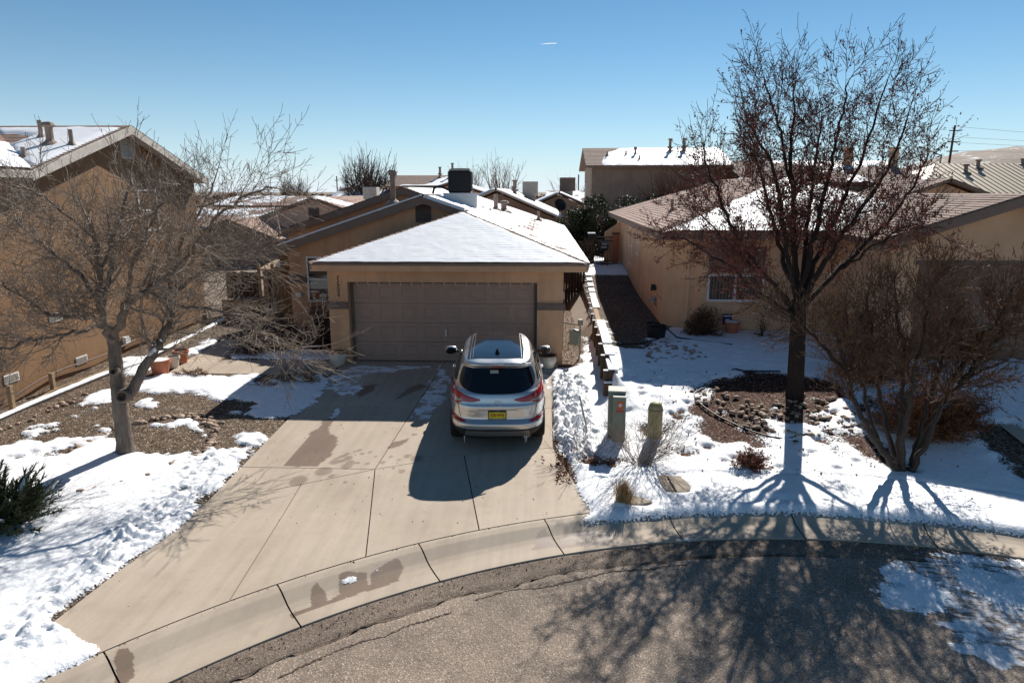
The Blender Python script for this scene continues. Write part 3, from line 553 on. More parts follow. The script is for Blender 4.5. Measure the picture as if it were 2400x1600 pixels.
cl = np.exp(-((X + 5.75 - .08 * np.maximum(0, 9 - Y)) / .42) ** 2) * (Y < 11.9) * ss((Y - 5.8) / .8)
snow_patch('snow_left_yard', X, Y, m, .045, g(X, Y) + .004, cl * np.where(Y > 9.3, .55, .85), 1)
# right yard
xs = np.arange(.2, 13.2, .032); ys = np.arange(8.8, 20.05, .032); X, Y = np.meshgrid(xs, ys, indexing='ij')
amp = np.where(rk(X, Y) < 11.7, .03, .12)
wx = X + amp * fbm(X, Y, 3.0, 5, 1); wy = Y + amp * 1.5 * fbm(X, Y, 3.0, 5, 5)
m = rk(X, Y) + .05 * fbm(X, Y, 4, 4, 2) > 10.98
m &= ~((X < .33 + .06 * fbm(X, Y, 4, 3, 2)) & (Y > 11.4)); m &= ~inpoly(X, Y, DRV) | (Y > 17)
for P in BARE: m &= ~inpoly(wx, wy, P)
m &= ~((fbm(X, Y, 3.4, 5, 3) > .55) & (X > 2.2) & (Y > 10.9) & (Y < 15.5))
m |= (fbm(X, Y, 3.8, 4, 6) > .70) & (X > 2.3) & (rk(X, Y) > 12)
m &= ~inpoly(wx, wy, [(3.2, 9.98), (4.2, 10.03), (4.2, 9.95), (3.2, 9.9)])
m &= ~((X < .62) & (Y > 16.9)); m &= ~((X > 3.5) & (Y > 19.0)); m &= ~((X > 8.5) & (Y + .12 * fbm(X, Y, 2, 4) < 12.6 - .14 * (X - 8.5))); m &= ~((X > 7.9) & (Y > 15.7))
m &= ~inpoly(wx, wy, [(1.94,10.7),(2.04,10.74),(2.38,10.74),(2.45,10.37),(2.39,10.18),(2.02,10.2)]); m &= ~inpoly(wx, wy, [(1.35,10.05),(1.75,9.98),(1.78,9.75),(1.4,9.72)])
zone = np.exp(-(((X - 4.15) / 2.75) ** 2 + ((Y - 12.95) / 1.9) ** 2) * 1.25) * (Y < 15.6)
patchy = fbm(X, Y * 1.25, 1.5, 5, 2) + .45 * fbm(X, Y, 7, 3, 5) > -.95 + 1.22 * zone
s_ = blur(m.astype(float), 7) * (.30 + .70 * (1 - zone)) + .62 * zone * (fbm(X, Y * 1.25, 1.1, 5, 2) + .42)
q_ = fbm(X, Y, 4.5, 4, 3) * .8 + fbm(X, Y, 11.7, 3, 6) * .9
m = np.where((rk(X, Y) < 11.9) | (X < 1.0), m, (s_ + 1.1 * q_ * np.clip(1.3 - np.abs(s_ - .5) * 1.7, .18, 1) > np.where((Y > 15.2) | (X > 8.2), .40, .44)) & patchy); kz = np.interp(rk(X, Y), pr[::-1], pz[::-1])
edge_line = np.exp(-((rk(X, Y) - 12.2) / .05) ** 2)
dents = np.zeros(X.shape)
for _ in range(150):
    a = random.uniform(1.7, 6.5); b = random.uniform(12.9, 17.5) if random.random() < .6 else random.uniform(11, 15)
    dents = np.maximum(dents, np.exp(-(((X - a) / .09) ** 2 + ((Y - b) / .06) ** 2)))
cl = ss((1.25 - X + .1 * fbm(X, Y, 2, 2)) / .35) * ss((16.6 - Y) / .8) * ss((Y - 10.8) / .6)
base = np.where(X < 1.62, g(np.minimum(X, 1.5), Y), g(np.maximum(X, 1.66), Y)) if False else g(X, Y)
snow_patch('snow_right_yard', X, Y, m, .05, base + np.where(rk(X, Y) < 11.215, kz, 0) - .055 * dents - .02 * edge_line + .012 + np.where(X > 8.2, .03, 0), cl * 1.5)
# side yard behind, courtyard and road patches
xs = np.arange(.3, 4.2, .08); ys = np.arange(20, 36, .08); X, Y = np.meshgrid(xs, ys, indexing='ij')
wx = X + .1 * fbm(X, Y, 3, 3, 1); m = (wx > 1.5) & (wx < 1.62) | ((X < 1.55) & (wx > 1.32) & (Y < 23)) | ((Y > 29.3) & (wx > 1.6) & (fbm(X, Y, 1.2, 3, 2) > -.25))
snow_patch('snow_side_yard', X, Y, m, .05, g(X, Y) + .02)
xs = np.arange(3.9, 8.0, .03); ys = np.arange(6.2, 9.0, .03); X, Y = np.meshgrid(xs, ys, indexing='ij'); m = np.zeros(X.shape, bool)
wx = X + .07 * fbm(X, Y, 4, 5, 0); wy = Y + .07 * fbm(X, Y, 4, 5, 4)
for P in ROADSNOW: m |= inpoly(wx, wy, P)
m = ragged(m & (fbm(X, Y * 1.6, 2.2, 4, 6) > -.22), X, Y, 5, 1.3, 6., .55); m &= ~((fbm(X, Y * 4, 2.5, 4, 3) > .30) & (X > 5.3) & (Y < 8.4))
RZ = -.351 - .02 * (9.4 - Y) - .112 + .035 * ss((10.4 - rk(X, Y)) / 5)
snow_patch('snow_on_road', X, Y, m, .012, RZ + .004, 0, 1, .003)
for a, b, r in ((-2.42, 7.72, .13), (-2.06, 7.97, .06), (2.1, 8.95, .14)):
    xs = np.arange(a - .3, a + .3, .02); ys = np.arange(b - .25, b + .25, .02); X, Y = np.meshgrid(xs, ys, indexing='ij')
    z = gd(Y) + np.interp(rk(X, Y), pr[::-1], pz[::-1]) + .006
    snow_patch('snow_scrap', X, Y, np.hypot(X - a, (Y - b) * 2.2 - (X - a)) + .16 * fbm(X, Y, 14, 4) < r * .8, .010, z, 0, 1, .004)
# ================================================================== BUILDINGS
def clip2(P, a, b, c):
    """keep a*s+b*t<=c of a convex 2-D polygon"""
    out = []; n = len(P)
    for i in range(n):
        p, q = P[i], P[(i + 1) % n]; dp = a * p[0] + b * p[1] - c; dq = a * q[0] + b * q[1] - c
        if dp <= 0: out.append(p)
        if dp * dq < 0: k = dp / (dp - dq); out.append((p[0] + (q[0] - p[0]) * k, p[1] + (q[1] - p[1]) * k))
    return out
def frame_of(poly, e):
    O = Vector(poly[0]); e = Vector(e).normalized()
    n = Vector((0, 0, 0))
    for i in range(len(poly)):
        a, b = Vector(poly[i]), Vector(poly[(i + 1) % len(poly)]); n += a.cross(b)
    n.normalize()
    if n.z < 0: n = -n
    t = n.cross(e)
    if t.z < 0: t = -t
    return O, e, t, n
def roof_deck(poly, name, rm, em, parent, e=(1, 0, 0), exposure=.15, lift=.014, thick=.14, tabs=0, kind=None):
    """a roof plane: deck with thickness, real overlapping shingle courses on top"""
    O, e, t, n = frame_of(poly, e); mb = MB()
    mb.prism([tuple(Vector(p) - n * .012) for p in poly], -n * thick, 1)
    P = [((Vector(p) - O).dot(e), (Vector(p) - O).dot(t)) for p in poly]
    t0 = min(p[1] for p in P); t1 = max(p[1] for p in P); k = max(1, int((t1 - t0) / exposure)); ex = (t1 - t0) / k
    for i in range(k):
        a, b = t0 + i * ex, t0 + (i + 1) * ex; Q = clip2(clip2(P, 0, 1, b), 0, -1, -a)
        if len(Q) < 3: continue
        spans = [None]
        if tabs:
            s0, s1 = min(q[0] for q in Q), max(q[0] for q in Q); off = (i % 2) * tabs * .5 + random.random() * .04
            cuts = np.arange(s0 - off, s1 + tabs, tabs); spans = list(zip(cuts[:-1] + .004, cuts[1:] - .004))
        for sp in spans:
            q = Q if sp is None else clip2(clip2(Q, 1, 0, sp[1]), -1, 0, -sp[0])
            if len(q) < 3: continue
            lf = lift * (1 if sp is None else random.uniform(.75, 1.25))
            top = [O + e * s + t * u + n * (.002 + lf * (1 - (u - a) / ex)) for s, u in q]; mb.poly([tuple(p) for p in top])
            low = [j for j, (s, u) in enumerate(q) if abs(u - a) < 1e-5]
            if len(low) == 2:
                A, B_ = top[low[0]], top[low[1]]; mb.quad(tuple(A), tuple(B_), tuple(B_ - n * (lf + .008)), tuple(A - n * (lf + .008)))
    return mb.build(name, [rm, em], parent, kind=kind)
def roof_snow(poly, parent, maskf, e=(1, 0, 0), res=.08, thick=.045, ripple=.0, inset=.0, name='roof_snow'):
    O, e, t, n = frame_of(poly, e)
    P = [((Vector(p) - O).dot(e), (Vector(p) - O).dot(t)) for p in poly]
    s0, s1 = min(p[0] for p in P), max(p[0] for p in P); t0, t1 = min(p[1] for p in P), max(p[1] for p in P)
    S, T = np.meshgrid(np.linspace(s0 - res, s1 + res, int((s1 - s0) / res) + 3), np.linspace(t0 - .02, t1 + res, int((t1 - t0) / res) + 3), indexing='ij')
    ins = inpoly(S, T, P) | (inpoly(S, T + .03, P)); m = ins & (maskf(S - s0, T - t0, (s1 - s0), (t1 - t0)) > 0)
    mm = blur(m.astype(float), 1); h = thick * (mm - .3) / .7 + .008 * fbm(S, T, 4, 3, 2) * mm
    if ripple: h = h + ripple * (np.sin((T - t0) / .15 * 6.283 + .8 * fbm(S, T, 1.5, 2)) * .5) * mm
    h = np.where(ins, h + .014, np.minimum(h, -.03)); h = np.where(m | ins, h, -.05)
    V = np.array(O)[None] + S.ravel()[:, None] * np.array(e) + T.ravel()[:, None] * np.array(t) + h.ravel()[:, None] * np.array(n)
    F = grid_faces(*S.shape); keep = (mm.ravel()[F] > .1).any(1) & ins.ravel()[F].any(1); F = F[keep]
    if not len(F): return
    u, inv = np.unique(F, return_inverse=True)
    return fastmesh(name, V[u], inv.reshape(-1, 4), M['roof_snow'], parent, kind='stuff')
def text_obj(txt, name, m, parent, loc, rot, size, depth=.006, shear=0., bold=0., align='CENTER', sx=1.):
    cu = bpy.data.curves.new(name, 'FONT'); cu.body = txt; cu.size = size; cu.extrude = depth; cu.shear = shear; cu.offset = bold; cu.align_x = align; cu.align_y = 'CENTER'; cu.resolution_u = 3
    to = bpy.data.objects.new(name + '_tmp', cu); COL.objects.link(to); bpy.context.view_layer.update()
    me = bpy.data.meshes.new_from_object(to); bpy.data.objects.remove(to); bpy.data.curves.remove(cu)
    me.materials.clear(); me.materials.append(m); me.name = name
    o = bpy.data.objects.new(name, me); COL.objects.link(o); o.parent = parent; o.location = loc; o.rotation_euler = rot; o.scale = (sx, 1, 1); return o
def wall_with_hole(mb, x0, x1, z0, z1, y0, y1, holes):
    """wall slab in the xz plane with rectangular holes (hx0,hx1,hz0,hz1), non overlapping in x"""
    x = x0
    for hx0, hx1, hz0, hz1 in sorted(holes):
        if hx0 > x: mb.box(x, hx0, y0, y1, z0, z1)
        if hz0 > z0: mb.box(hx0, hx1, y0, y1, z0, hz0)
        if hz1 < z1: mb.box(hx0, hx1, y0, y1, hz1, z1)
        x = hx1
    if x < x1: mb.box(x, x1, y0, y1, z0, z1)
def window(parent, x0, x1, z0, z1, y, frame_m, glass_m, style='hung', depth=.07, T=None, blinds=False):
    """a window in the xz plane, glass set back; parts: window > pane, sash"""
    f = MB(); w = .055
    f.box(x0, x0 + w, y - .02, y + depth, z0, z1); f.box(x1 - w, x1, y - .02, y + depth, z0, z1); f.box(x0 + w, x1 - w, y - .02, y + depth, z1 - w, z1); f.box(x0 + w, x1 - w, y - .025, y + depth, z0, z0 + w)
    fo = f.build('window', frame_m, parent, M=T, bevel=.004)
    p = MB(); p.box(x0 + w, x1 - w, y + .035, y + .045, z0 + w, z1 - w); p.build('pane', glass_m, fo, M=T)
    s = MB()
    if style == 'hung': s.box(x0 + w, x1 - w, y - .005, y + .03, (z0 + z1) / 2 - .022, (z0 + z1) / 2 + .022)
    if style == 'slider': s.box((x0 + x1) / 2 - .025, (x0 + x1) / 2 + .025, y - .005, y + .03, z0 + w, z1 - w)
    if s.v: s.build('sash', frame_m, fo, M=T)
    if blinds:
        b = MB(); k = int((x1 - x0) / .09)
        for i in range(k):
            xa = x0 + w + (x1 - x0 - 2 * w) * i / k; b.box(xa, xa + .06, y + .022, y + .03, z0 + w, z1 - w)
        b.build('blind', M['trim'], fo, M=T)
    return fo
def louvre_vent(parent, x0, x1, z0, z1, y, m, n=9, T=None):
    f = MB(); f.box(x0, x0 + .03, y - .03, y + .02, z0, z1); f.box(x1 - .03, x1, y - .03, y + .02, z0, z1); f.box(x0 + .03, x1 - .03, y - .03, y + .02, z1 - .03, z1); f.box(x0 + .03, x1 - .03, y - .03, y + .02, z0, z0 + .03)
    fo = f.build('gable_vent', m, parent, M=T); b = MB(); b.box(x0 + .03, x1 - .03, y + .005, y + .015, z0 + .03, z1 - .03); b.build('vent_back', M['dark'], fo, M=T)
    for i in range(n):
        z = z0 + .03 + (z1 - z0 - .06) * i / n; s = MB(); d = (z1 - z0 - .06) / n
        s.add([(x0 + .03, y - .025, z), (x1 - .03, y - .025, z), (x1 - .03, y, z + d * .75), (x0 + .03, y, z + d * .75), (x0 + .03, y - .02, z - .006), (x1 - .03, y - .02, z - .006), (x1 - .03, y + .005, z + d * .7), (x0 + .03, y + .005, z + d * .7)], [(0, 1, 2, 3), (7, 6, 5, 4), (0, 4, 5, 1), (2, 6, 7, 3)])
        s.build('slat', m, fo, M=T)
    return fo
def roof_pipe(parent, x, y, z, h, r=.05, cap=0, m=None, flash=True):
    mb = MB(); mb.tube([(x, y, z - .25), (x, y, z + h)], r, 10)
    if cap == 1: mb.lathe([(r * 1.0, h - .12), (r * 1.7, h - .12), (r * 1.7, h), (r * 1.9, h), (r * 1.5, h + .05), (0, h + .06)], 10, (x, y, z))
    if cap == 2: mb.lathe([(r, h - .1), (r * 1.9, h - .05), (r * 1.4, h + .02), (0, h + .05)], 10, (x, y, z))
    if cap == 3: mb.lathe([(r, h * .25), (r * 1.9, h * .30), (r * 2.0, h * .40), (r, h * .46)], 10, (x, y, z)); mb.lathe([(r * 1.5, h - .05), (r * 1.5, h + .03), (0, h + .04)], 10, (x, y, z))
    if flash: mb.lathe([(r * 3.2, -.06), (r * 2.6, .02), (r * 1.3, .10), (r * 1.05, .14)], 10, (x, y, z))
    return mb.build('vent_pipe', m or M['pipe'], parent, smooth=False)
def pl_mask(polys, amp=.25, f=1.2, sc=1.):
    def fn(S, T, W, H):
        wx = S + amp * fbm(S, T, f, 4, 0); wy = T + amp * fbm(S, T, f, 4, 4); m = np.zeros(S.shape, bool)
        for P in polys: m |= inpoly(wx, wy, [(a * W, b * H) for a, b in P])
        return m.astype(float)
    return fn
FULL = lambda S, T, W, H: np.ones(S.shape)

# ------------------------------------------------------------------ the tan house in the middle
hs = thing('tan_house', 'single storey tan stucco house with snowy hip roof over a brown garage door', 'house', (0, 0, 0))
mb = MB()
wall_with_hole(mb, -5.45, .58, -.1, 2.5, 17.2, 17.42, [(-4.94, -.08, -.1, 2.13)])
mb.box(-5.45, -5.25, 17.42, 22.0, -.1, 2.5); mb.box(.38, .58, 17.42, 36, -.1, 2.52)
wall_with_hole(mb, -8.2, -5.46, -.1, 2.36, 22.0, 22.2, [(-7.64, -6.3, .84, 2.33)])
mb.prism([(-8.2, 22.0, 2.36), (-1.3, 22.0, 2.36), (-1.3, 22.0, 3.25), (-3.7, 22.0, 4.05), (-8.2, 22.0, 2.56)], (0, .2, 0))
mb.box(-8.2, -8.0, 22.2, 36, -.1, 2.6)
mb.prism([(-9.75, 26.3, -.1), (-1, 26.3, -.1), (-1, 26.3, 3.0), (-5.2, 26.3, 4.36), (-9.75, 26.3, 2.85)], (0, .2, 0)); mb.box(-9.75, -9.5, 26.5, 36, -.1, 2.85)
mb.box(-8.0, .38, 35.8, 36, -.1, 2.5)
mb.build('wall', M['stucco'], hs)
# roof planes
FL, FR, AP = (-5.8, 16.85, 2.64), (1.19, 16.85, 2.64), (-2.3, 20.35, 3.807)
r1 = roof_deck([FL, FR, AP], 'roof', M['shingle'], M['fascia'], hs)
r2 = roof_deck([(1.19, 16.85, 2.64), (1.19, 21.7, 2.64), (-2.3, 21.7, 3.803), (-2.3, 20.35, 3.803)], 'roof', M['shingle'], M['fascia'], hs, (0, 1, 0), tabs=.33)
r3 = roof_deck([(1.19, 21.702, 2.64), (1.19, 36.3, 2.64), (-3.7, 36.3, 4.27), (-3.7, 21.702, 4.27)], 'roof', M['shingle'], M['fascia'], hs, (0, 1, 0), tabs=.33)
r4 = roof_deck([(-5.8, 16.85, 2.64), (-2.3, 20.35, 3.807), (-2.3, 21.95, 3.807), (-5.8, 21.95, 2.64)], 'roof', M['shingle'], M['fascia'], hs, (0, 1, 0))
r5 = roof_deck([(-8.46, 21.7, 2.69), (-3.705, 21.7, 4.268), (-3.705, 36.3, 4.268), (-8.46, 36.3, 2.69)], 'roof', M['shingle'], M['fascia'], hs, (0, 1, 0))
r6 = roof_deck([(-10.05, 26.0, 2.93), (-5.2, 26.0, 4.55), (-5.2, 36.4, 4.55), (-10.05, 36.4, 2.93)], 'roof', M['shingle'], M['fascia'], hs, (0, 1, 0))
r7 = roof_deck([(-5.195, 26.0, 4.55), (-3.2, 26.0, 3.87), (-3.2, 36.4, 3.87), (-5.195, 36.4, 4.55)], 'roof', M['shingle'], M['fascia'], hs, (0, 1, 0))
def hipmask(S, T, W, H): return np.where((T < .97 * H) & (np.abs(S - W / 2) < (1 - T / H) * W / 2 - .09 - .05 * fbm(S, T, 5, 3, 1)), 1., 0.)
roof_snow([FL, FR, AP], r1, hipmask, res=.04, thick=.05, ripple=.0045)
def rightmask(S, T, W, H):
    a = T / H + .10 * (S / W) + .03 * fbm(S, T, 1.5, 4, 2); q = fbm(S, T, 2.5, 5, 4)
    d = fbm(S * 3.03, T * 6.6, 1., 3, 5); b = (a < .10 + .03 * q) | ((a < .28) & (d > -.12)) | ((a > .42 + .05 * q) & (a < .72 + .05 * q) & (d > -.45)) | ((a >= .72) & (a < .86) & (d > -.02)) | (a > .86) | (d > .22)
    return np.where(b, 1., 0.)
roof_snow([(1.19, 16.85, 2.64), (1.19, 21.7, 2.64), (-2.3, 21.7, 3.803), (-2.3, 20.35, 3.803)], r2,
          lambda S, T, W, H: np.where((S > T * .95 + .16 + .10 * fbm(S, T, 4, 3, 2)) & ((T / H < .09) | (T / H > .62 + .1 * fbm(S, T, 2, 4, 1)) | (fbm(S * 3.03, T * 6.6, 1., 3, 5) > .0)), 1., 0.), (0, 1, 0), res=.06, thick=.025)
roof_snow([(1.19, 21.702, 2.64), (1.19, 36.3, 2.64), (-3.7, 36.3, 4.27), (-3.7, 21.702, 4.27)], r3, rightmask, (0, 1, 0), res=.08, thick=.03)
roof_snow([(-5.195, 26.0, 4.55), (-3.2, 26.0, 3.87), (-3.2, 36.4, 3.87), (-5.195, 36.4, 4.55)], r7, lambda S, T, W, H: np.where(S > .5 + .5 * fbm(S, T, 2, 3), 1., 0.), (0, 1, 0), res=.1)
mb = MB(); mb.tube([(-8.44, 21.68, 2.715), (-3.75, 21.68, 4.285)], .028, 6); mb.tube([(-3.65, 21.68, 4.28), (-2.4, 21.68, 3.86)], .028, 6); mb.build('snow_ridge', M['snow'], r5, kind='stuff')
# hip and ridge caps
def caps(a, b, parent, m, w=.13, n=None):
    a, b = Vector(a), Vector(b); n = n or int((b - a).length / .2); d = (b - a) / n; sd = d.cross(Vector((0, 0, 1))).normalized() * w; mb = MB()
    for i in range(n):
        p, q = a + d * i, a + d * (i + 1.12); u = Vector((0, 0, .035)); v = Vector((0, 0, .018)); lo = Vector((0, 0, -.022))
        mb.add([tuple(p + u), tuple(p + sd + lo), tuple(q + sd + lo), tuple(q + v), tuple(q - sd + lo), tuple(p - sd + lo)], [(0, 1, 2, 3), (0, 3, 4, 5)])
    return mb.build('ridge_caps', m, parent, kind='stuff')
caps((-5.8, 16.85, 2.65), AP, r4, M['shingle_red']); caps((1.19, 16.85, 2.65), AP, r2, M['shingle']); caps((-2.3, 20.35, 3.81), (-2.3, 21.7, 3.81), r2, M['shingle'])
caps((-3.7, 21.75, 4.28), (-3.7, 25.9, 4.28), r3, M['shingle'])
# fascias and soffits
mb = MB(); mb.box(-5.78, 1.17, 16.87, 16.90, 2.44, 2.60); mb.box(-5.78, 1.17, 16.9, 17.2, 2.455, 2.475); mb.box(1.14, 1.17, 16.9, 36.2, 2.44, 2.58); mb.box(.58, 1.14, 17.2, 36.2, 2.455, 2.475); mb.box(-5.78, -5.75, 16.9, 21.7, 2.44, 2.58); mb.box(-5.75, -5.45, 17.2, 21.9, 2.455, 2.475)
mb.build('fascia', M['stucco'], hs)
mb = MB()
for (x0, z0, x1, z1, y) in ((-8.46, 2.66, -3.7, 4.24, 21.68), (-3.7, 4.24, -2.35, 3.79, 21.68), (-10.05, 2.90, -5.2, 4.52, 25.98), (-5.2, 4.52, -3.25, 3.86, 25.98)):
    mb = MB(); mb.prism([(x0, y, z0), (x1, y, z1), (x1, y, z1 - .23), (x0, y, z0 - .23)], (0, .035, 0)); mb.build('bargeboard', M['fascia'], hs)
    mb = MB(); mb.prism([(x0, y + .035, z0 - .16), (x1, y + .035, z1 - .16), (x1, y + .3, z1 - .16), (x0, y + .3, z0 - .16)], (0, 0, -.012)); mb.build('soffit', M['fascia'], hs)
mb = MB(); mb.box(-5.50, -4.945, 17.14, 17.6, 1.44, 1.61); mb.build('band_trim', M['trim'], hs); mb = MB(); mb.box(-.075, .63, 17.14, 17.9, 1.44, 1.61); mb.build('band_trim', M['trim'], hs)
mb = MB(); mb.box(-8.26, -7.66, 21.93, 22.01, 1.46, 1.72); mb.build('band_trim', M['trim'], hs)
# garage door
gdv = MB(); gdv.box(-4.95, -.07, 17.50, 17.53, .0, 2.14); gdo = gdv.build('garage_door', M['door'], hs)
mb = MB(); mb.box(-4.94, -4.86, 17.43, 17.5, 0, 2.13); mb.box(-.16, -.08, 17.43, 17.5, 0, 2.13); mb.box(-4.86, -.16, 17.43, 17.5, 2.06, 2.13); mb.build('door_frame', M['trim'], gdo)
for k in range(4):
    mb = MB(); z0, z1 = .012 + k * .513, .012 + k * .513 + .503; x0, x1 = -4.86, -.16; y = 17.462; n = 8; w = (x1 - x0) / n
    mb.box(x0, x1, y + .016, y + .03, z0, z1)
    for i in range(n):
        a, b = x0 + i * w, x0 + (i + 1) * w
        for q, (ins, yy) in enumerate(((.0, y), (.085, y), (.10, y + .012), (.14, y + .012), (.16, y + .002))):
            cur = [(a + ins, yy, z0 + min(ins, .5)), (b - ins, yy, z0 + min(ins, .5)), (b - ins, yy, z1 - ins), (a + ins, yy, z1 - ins)]
            if q == 0: prev = cur; continue
            bq = len(mb.v); mb.add(prev + cur, [(j, (j + 1) % 4, 4 + (j + 1) % 4, 4 + j) for j in range(4)]); prev = cur
        mb.add(prev, [(0, 1, 2, 3)])
    mb.add([(x0, y, z0), (x1, y, z0), (x1, y + .02, z0), (x0, y + .02, z0), (x0, y, z1), (x1, y, z1), (x1, y + .02, z1), (x0, y + .02, z1)], [(0, 3, 2, 1), (4, 5, 6, 7)])
    mb.build('door_panel', M['door'], gdo)
mb = MB(); mb.box(-4.86, -.16, 17.47, 17.5, -.0, .012); mb.build('door_seal', M['black'], gdo)
mb = MB(); mb.box(-2.485, -2.445, 17.44, 17.465, .68, .86); mb.tube([(-2.465, 17.43, .80), (-2.465, 17.46, .80)], .03, 8); mb.build('handle', M['metal'], gdo)
for i in range(17):
    x = -4.75 + i * .284; mb = MB(); mb.box(x - .008, x + .008, 17.405, 17.425, 2.06, 2.10); mb.add([(x, 17.40, 2.03), (x + .03, 17.40, 2.0), (x + .035, 17.41, 2.005), (x + .005, 17.41, 2.04)], [(0, 1, 2, 3), (3, 2, 1, 0)]); mb.build('light_clip', M['white'], hs)
mb = MB(); mb.tube([(-4.80 + i * .142, 17.405, 2.075 - (i % 2) * .012) for i in range(34)], .004, 4); mb.build('light_string', M['offwhite'], hs)
for i, d in enumerate('11204'):
    text_obj(d, 'house_number', M['black'], hs, (-5.19, 17.19, 2.24 - i * .117), (math.pi / 2, 0, 0), .155, .006, .22, .003, sx=.85)
window(hs, -7.64, -6.3, .84, 2.33, 22.0, M['white'], M['glass'])
mb = MB(); mb.box(-7.5, -7.2, 22.13, 22.15, 1.58, 2.28); mb.build('curtain', mat('pale_curtain', (.30, .34, .33), .9), hs)
louvre_vent(hs, -4.0, -3.5, 3.42, 4.0, 21.99, M['trim'], 11)
mb = MB(); mb.box(-8.02, -7.84, 21.9, 22.0, 1.0, 1.14); mb.tube([(-7.93, 21.88, 1.07), (-7.93, 21.91, 1.07)], .05, 10); mb.build('flood_light', M['white'], hs, bevel=.01)
# roof furniture that belongs to the roof
roof_pipe(r3, -1.82, 27.9, 3.66, .62, .085, 0); roof_pipe(r3, -1.55, 28.9, 3.57, .42, .12, 2); roof_pipe(r3, -.12, 31.7, 3.10, .42, .06, 0)
roof_pipe(r5, -5.02, 23.5, 4.02, 1.02, .085, 1)
for bx in ((-2.25, -2.12, 25.9, 26.0, 3.74, 3.84), (-2.0, -1.87, 26.0, 26.1, 3.66, 3.76)): mb = MB(); mb.box(*bx); mb.build('roof_vent', M['trim'], r3)
# gas meter, conduit and electric box on the right wall
mb = MB(); mb.box(.585, .66, 18.3, 18.55, 1.15, 1.75); mb.build('electric_box', M['offwhite'], hs, bevel=.01)
mt = thing('gas_meter', 'grey gas meter on pipes beside the garage wall and gravel strip', 'gas meter', (.60, 17.75, 0))
mb = MB(); mb.box(.18, .42, -.08, .10, .42, .74); mb.lathe([(0, 0), (.12, 0), (.14, .04), (.14, .1), (0, .12)], 12, (.30, .0, .72)); mb.build('meter_body', M['green'], mt, bevel=.02)
mb = MB(); mb.tube([(0.02, .35, .95), (.42, .02, .95), (.46, 0, .9), (.46, 0, .15), (.40, -.02, -.1)], .022, 8); mb.tube([(.01, .3, 1.5), (.01, .3, .2)], .02, 6); mb.tube([(.46, 0, .95), (.46, 0, 1.10)], .07, 8); mb.build('meter_pipe', M['metal_dull'], mt)

# ------------------------------------------------------------------ two storey brown house on the left
lh = thing('brown_house', 'two storey brown stucco house with snowy gable roof at the left edge', 'house', (0, 0, 0))
mb = MB(); X0 = -11.55
mb.box(X0 - .25, X0, 10.6, 22.85, -.9, 4.62); mb.prism([(X0, 15.1, 4.62), (X0, 22.85, 4.62), (X0, 22.85, 4.72), (X0, 19.0, 5.98), (X0, 15.1, 4.72)], (-.25, 0, 0)); mb.box(-24, X0 - .25, 22.6, 22.85, -.9, 4.7); mb.box(-24, X0 - .25, 10.6, 10.85, -.9, 4.7)
mb.build('wall', M['stucco_brown'], lh)
l1 = roof_deck([(-11.2, 15.0, 4.85), (-11.2, 19.0, 6.15), (-15.1, 19.0, 6.15)], 'roof', M['shingle_red'], M['offwhite'], lh)
l2 = roof_deck([(-11.2, 23.15, 4.80), (-11.2, 19.005, 6.15), (-24, 19.005, 6.15), (-24, 23.15, 4.80)], 'roof', M['shingle_red'], M['offwhite'], lh)
l3 = roof_deck([(-11.2, 15.0, 4.85), (-11.2, 10.4, 4.85), (-15.1, 10.4, 6.15), (-15.1, 19.0, 6.15)], 'roof', M['shingle_red'], M['offwhite'], lh, (0, 1, 0))
roof_deck([(-19, 10.4, 4.85), (-15.105, 10.4, 6.15), (-15.105, 19.0, 6.15), (-19, 15, 4.85)], 'roof', M['shingle_red'], M['offwhite'], lh, (0, 1, 0))
roof_snow([(-11.2, 15.0, 4.85), (-11.2, 19.0, 6.15), (-15.1, 19.0, 6.15)], l1, lambda S, T, W, H: np.where((T < H * .93 + .1 * fbm(S, T, 2, 3)) & ~(((S - W * .25) / 1.05) ** 2 + ((T - H * .62) / .75) ** 2 < 1 + .6 * fbm(S, T, 1.5, 4, 2)) & (S < W - .15), 1., 0.), res=.07)
roof_snow([(-11.2, 15.0, 4.85), (-11.2, 10.4, 4.85), (-15.1, 10.4, 6.15), (-15.1, 19.0, 6.15)], l3, lambda S, T, W, H: np.where(T < H * .55 + .3 * fbm(S, T, 1.5, 3), 1., 0.), (0, 1, 0), res=.08)
mb = MB()
for y0, z0, y1, z1 in ((15.0, 4.82, 19.0, 6.12), (23.15, 4.77, 19.0, 6.12)): mb = MB(); mb.prism([(-11.18, y0, z0), (-11.18, y1, z1), (-11.18, y1, z1 - .2), (-11.18, y0, z0 - .2)], (-.035, 0, 0)); mb.build('bargeboard', M['offwhite'], lh)
mb = MB(); mb.box(-11.30, -11.17, 10.4, 15.02, 4.68, 4.84); mb.build('gutter', M['offwhite'], lh)
T_ = Matrix(((0, -1, 0, X0), (1, 0, 0, 0), (0, 0, 1, 0), (0, 0, 0, 1)))       # local x -> world y, local -y -> world +x
louvre_vent(lh, 18.95, 19.5, 5.28, 5.82, -.0, M['offwhite'], 8, T_)
window(lh, 19.5, 20.5, 3.25, 4.45, -.0, M['white'], M['glass'], T=T_, depth=.03)
for y, z in ((16.25, .24), (15.55, 1.45), (13.95, .40)):
    f = MB(); f.box(y - .21, y + .21, -.02, .0, z - .09, z + .10); fo = f.build('wall_vent', M['white'], lh, M=T_)
    for i in range(7): s = MB(); s.box(y - .19 + i * .054, y - .15 + i * .054, -.025, -.02, z - .07, z + .08); s.build('slat', M['metal_dull'], fo, M=T_)
mb = MB(); mb.box(18.0, 18.22, -.1, 0, .25, .45); mb.build('outlet_cover', M['white'], lh, M=T_)
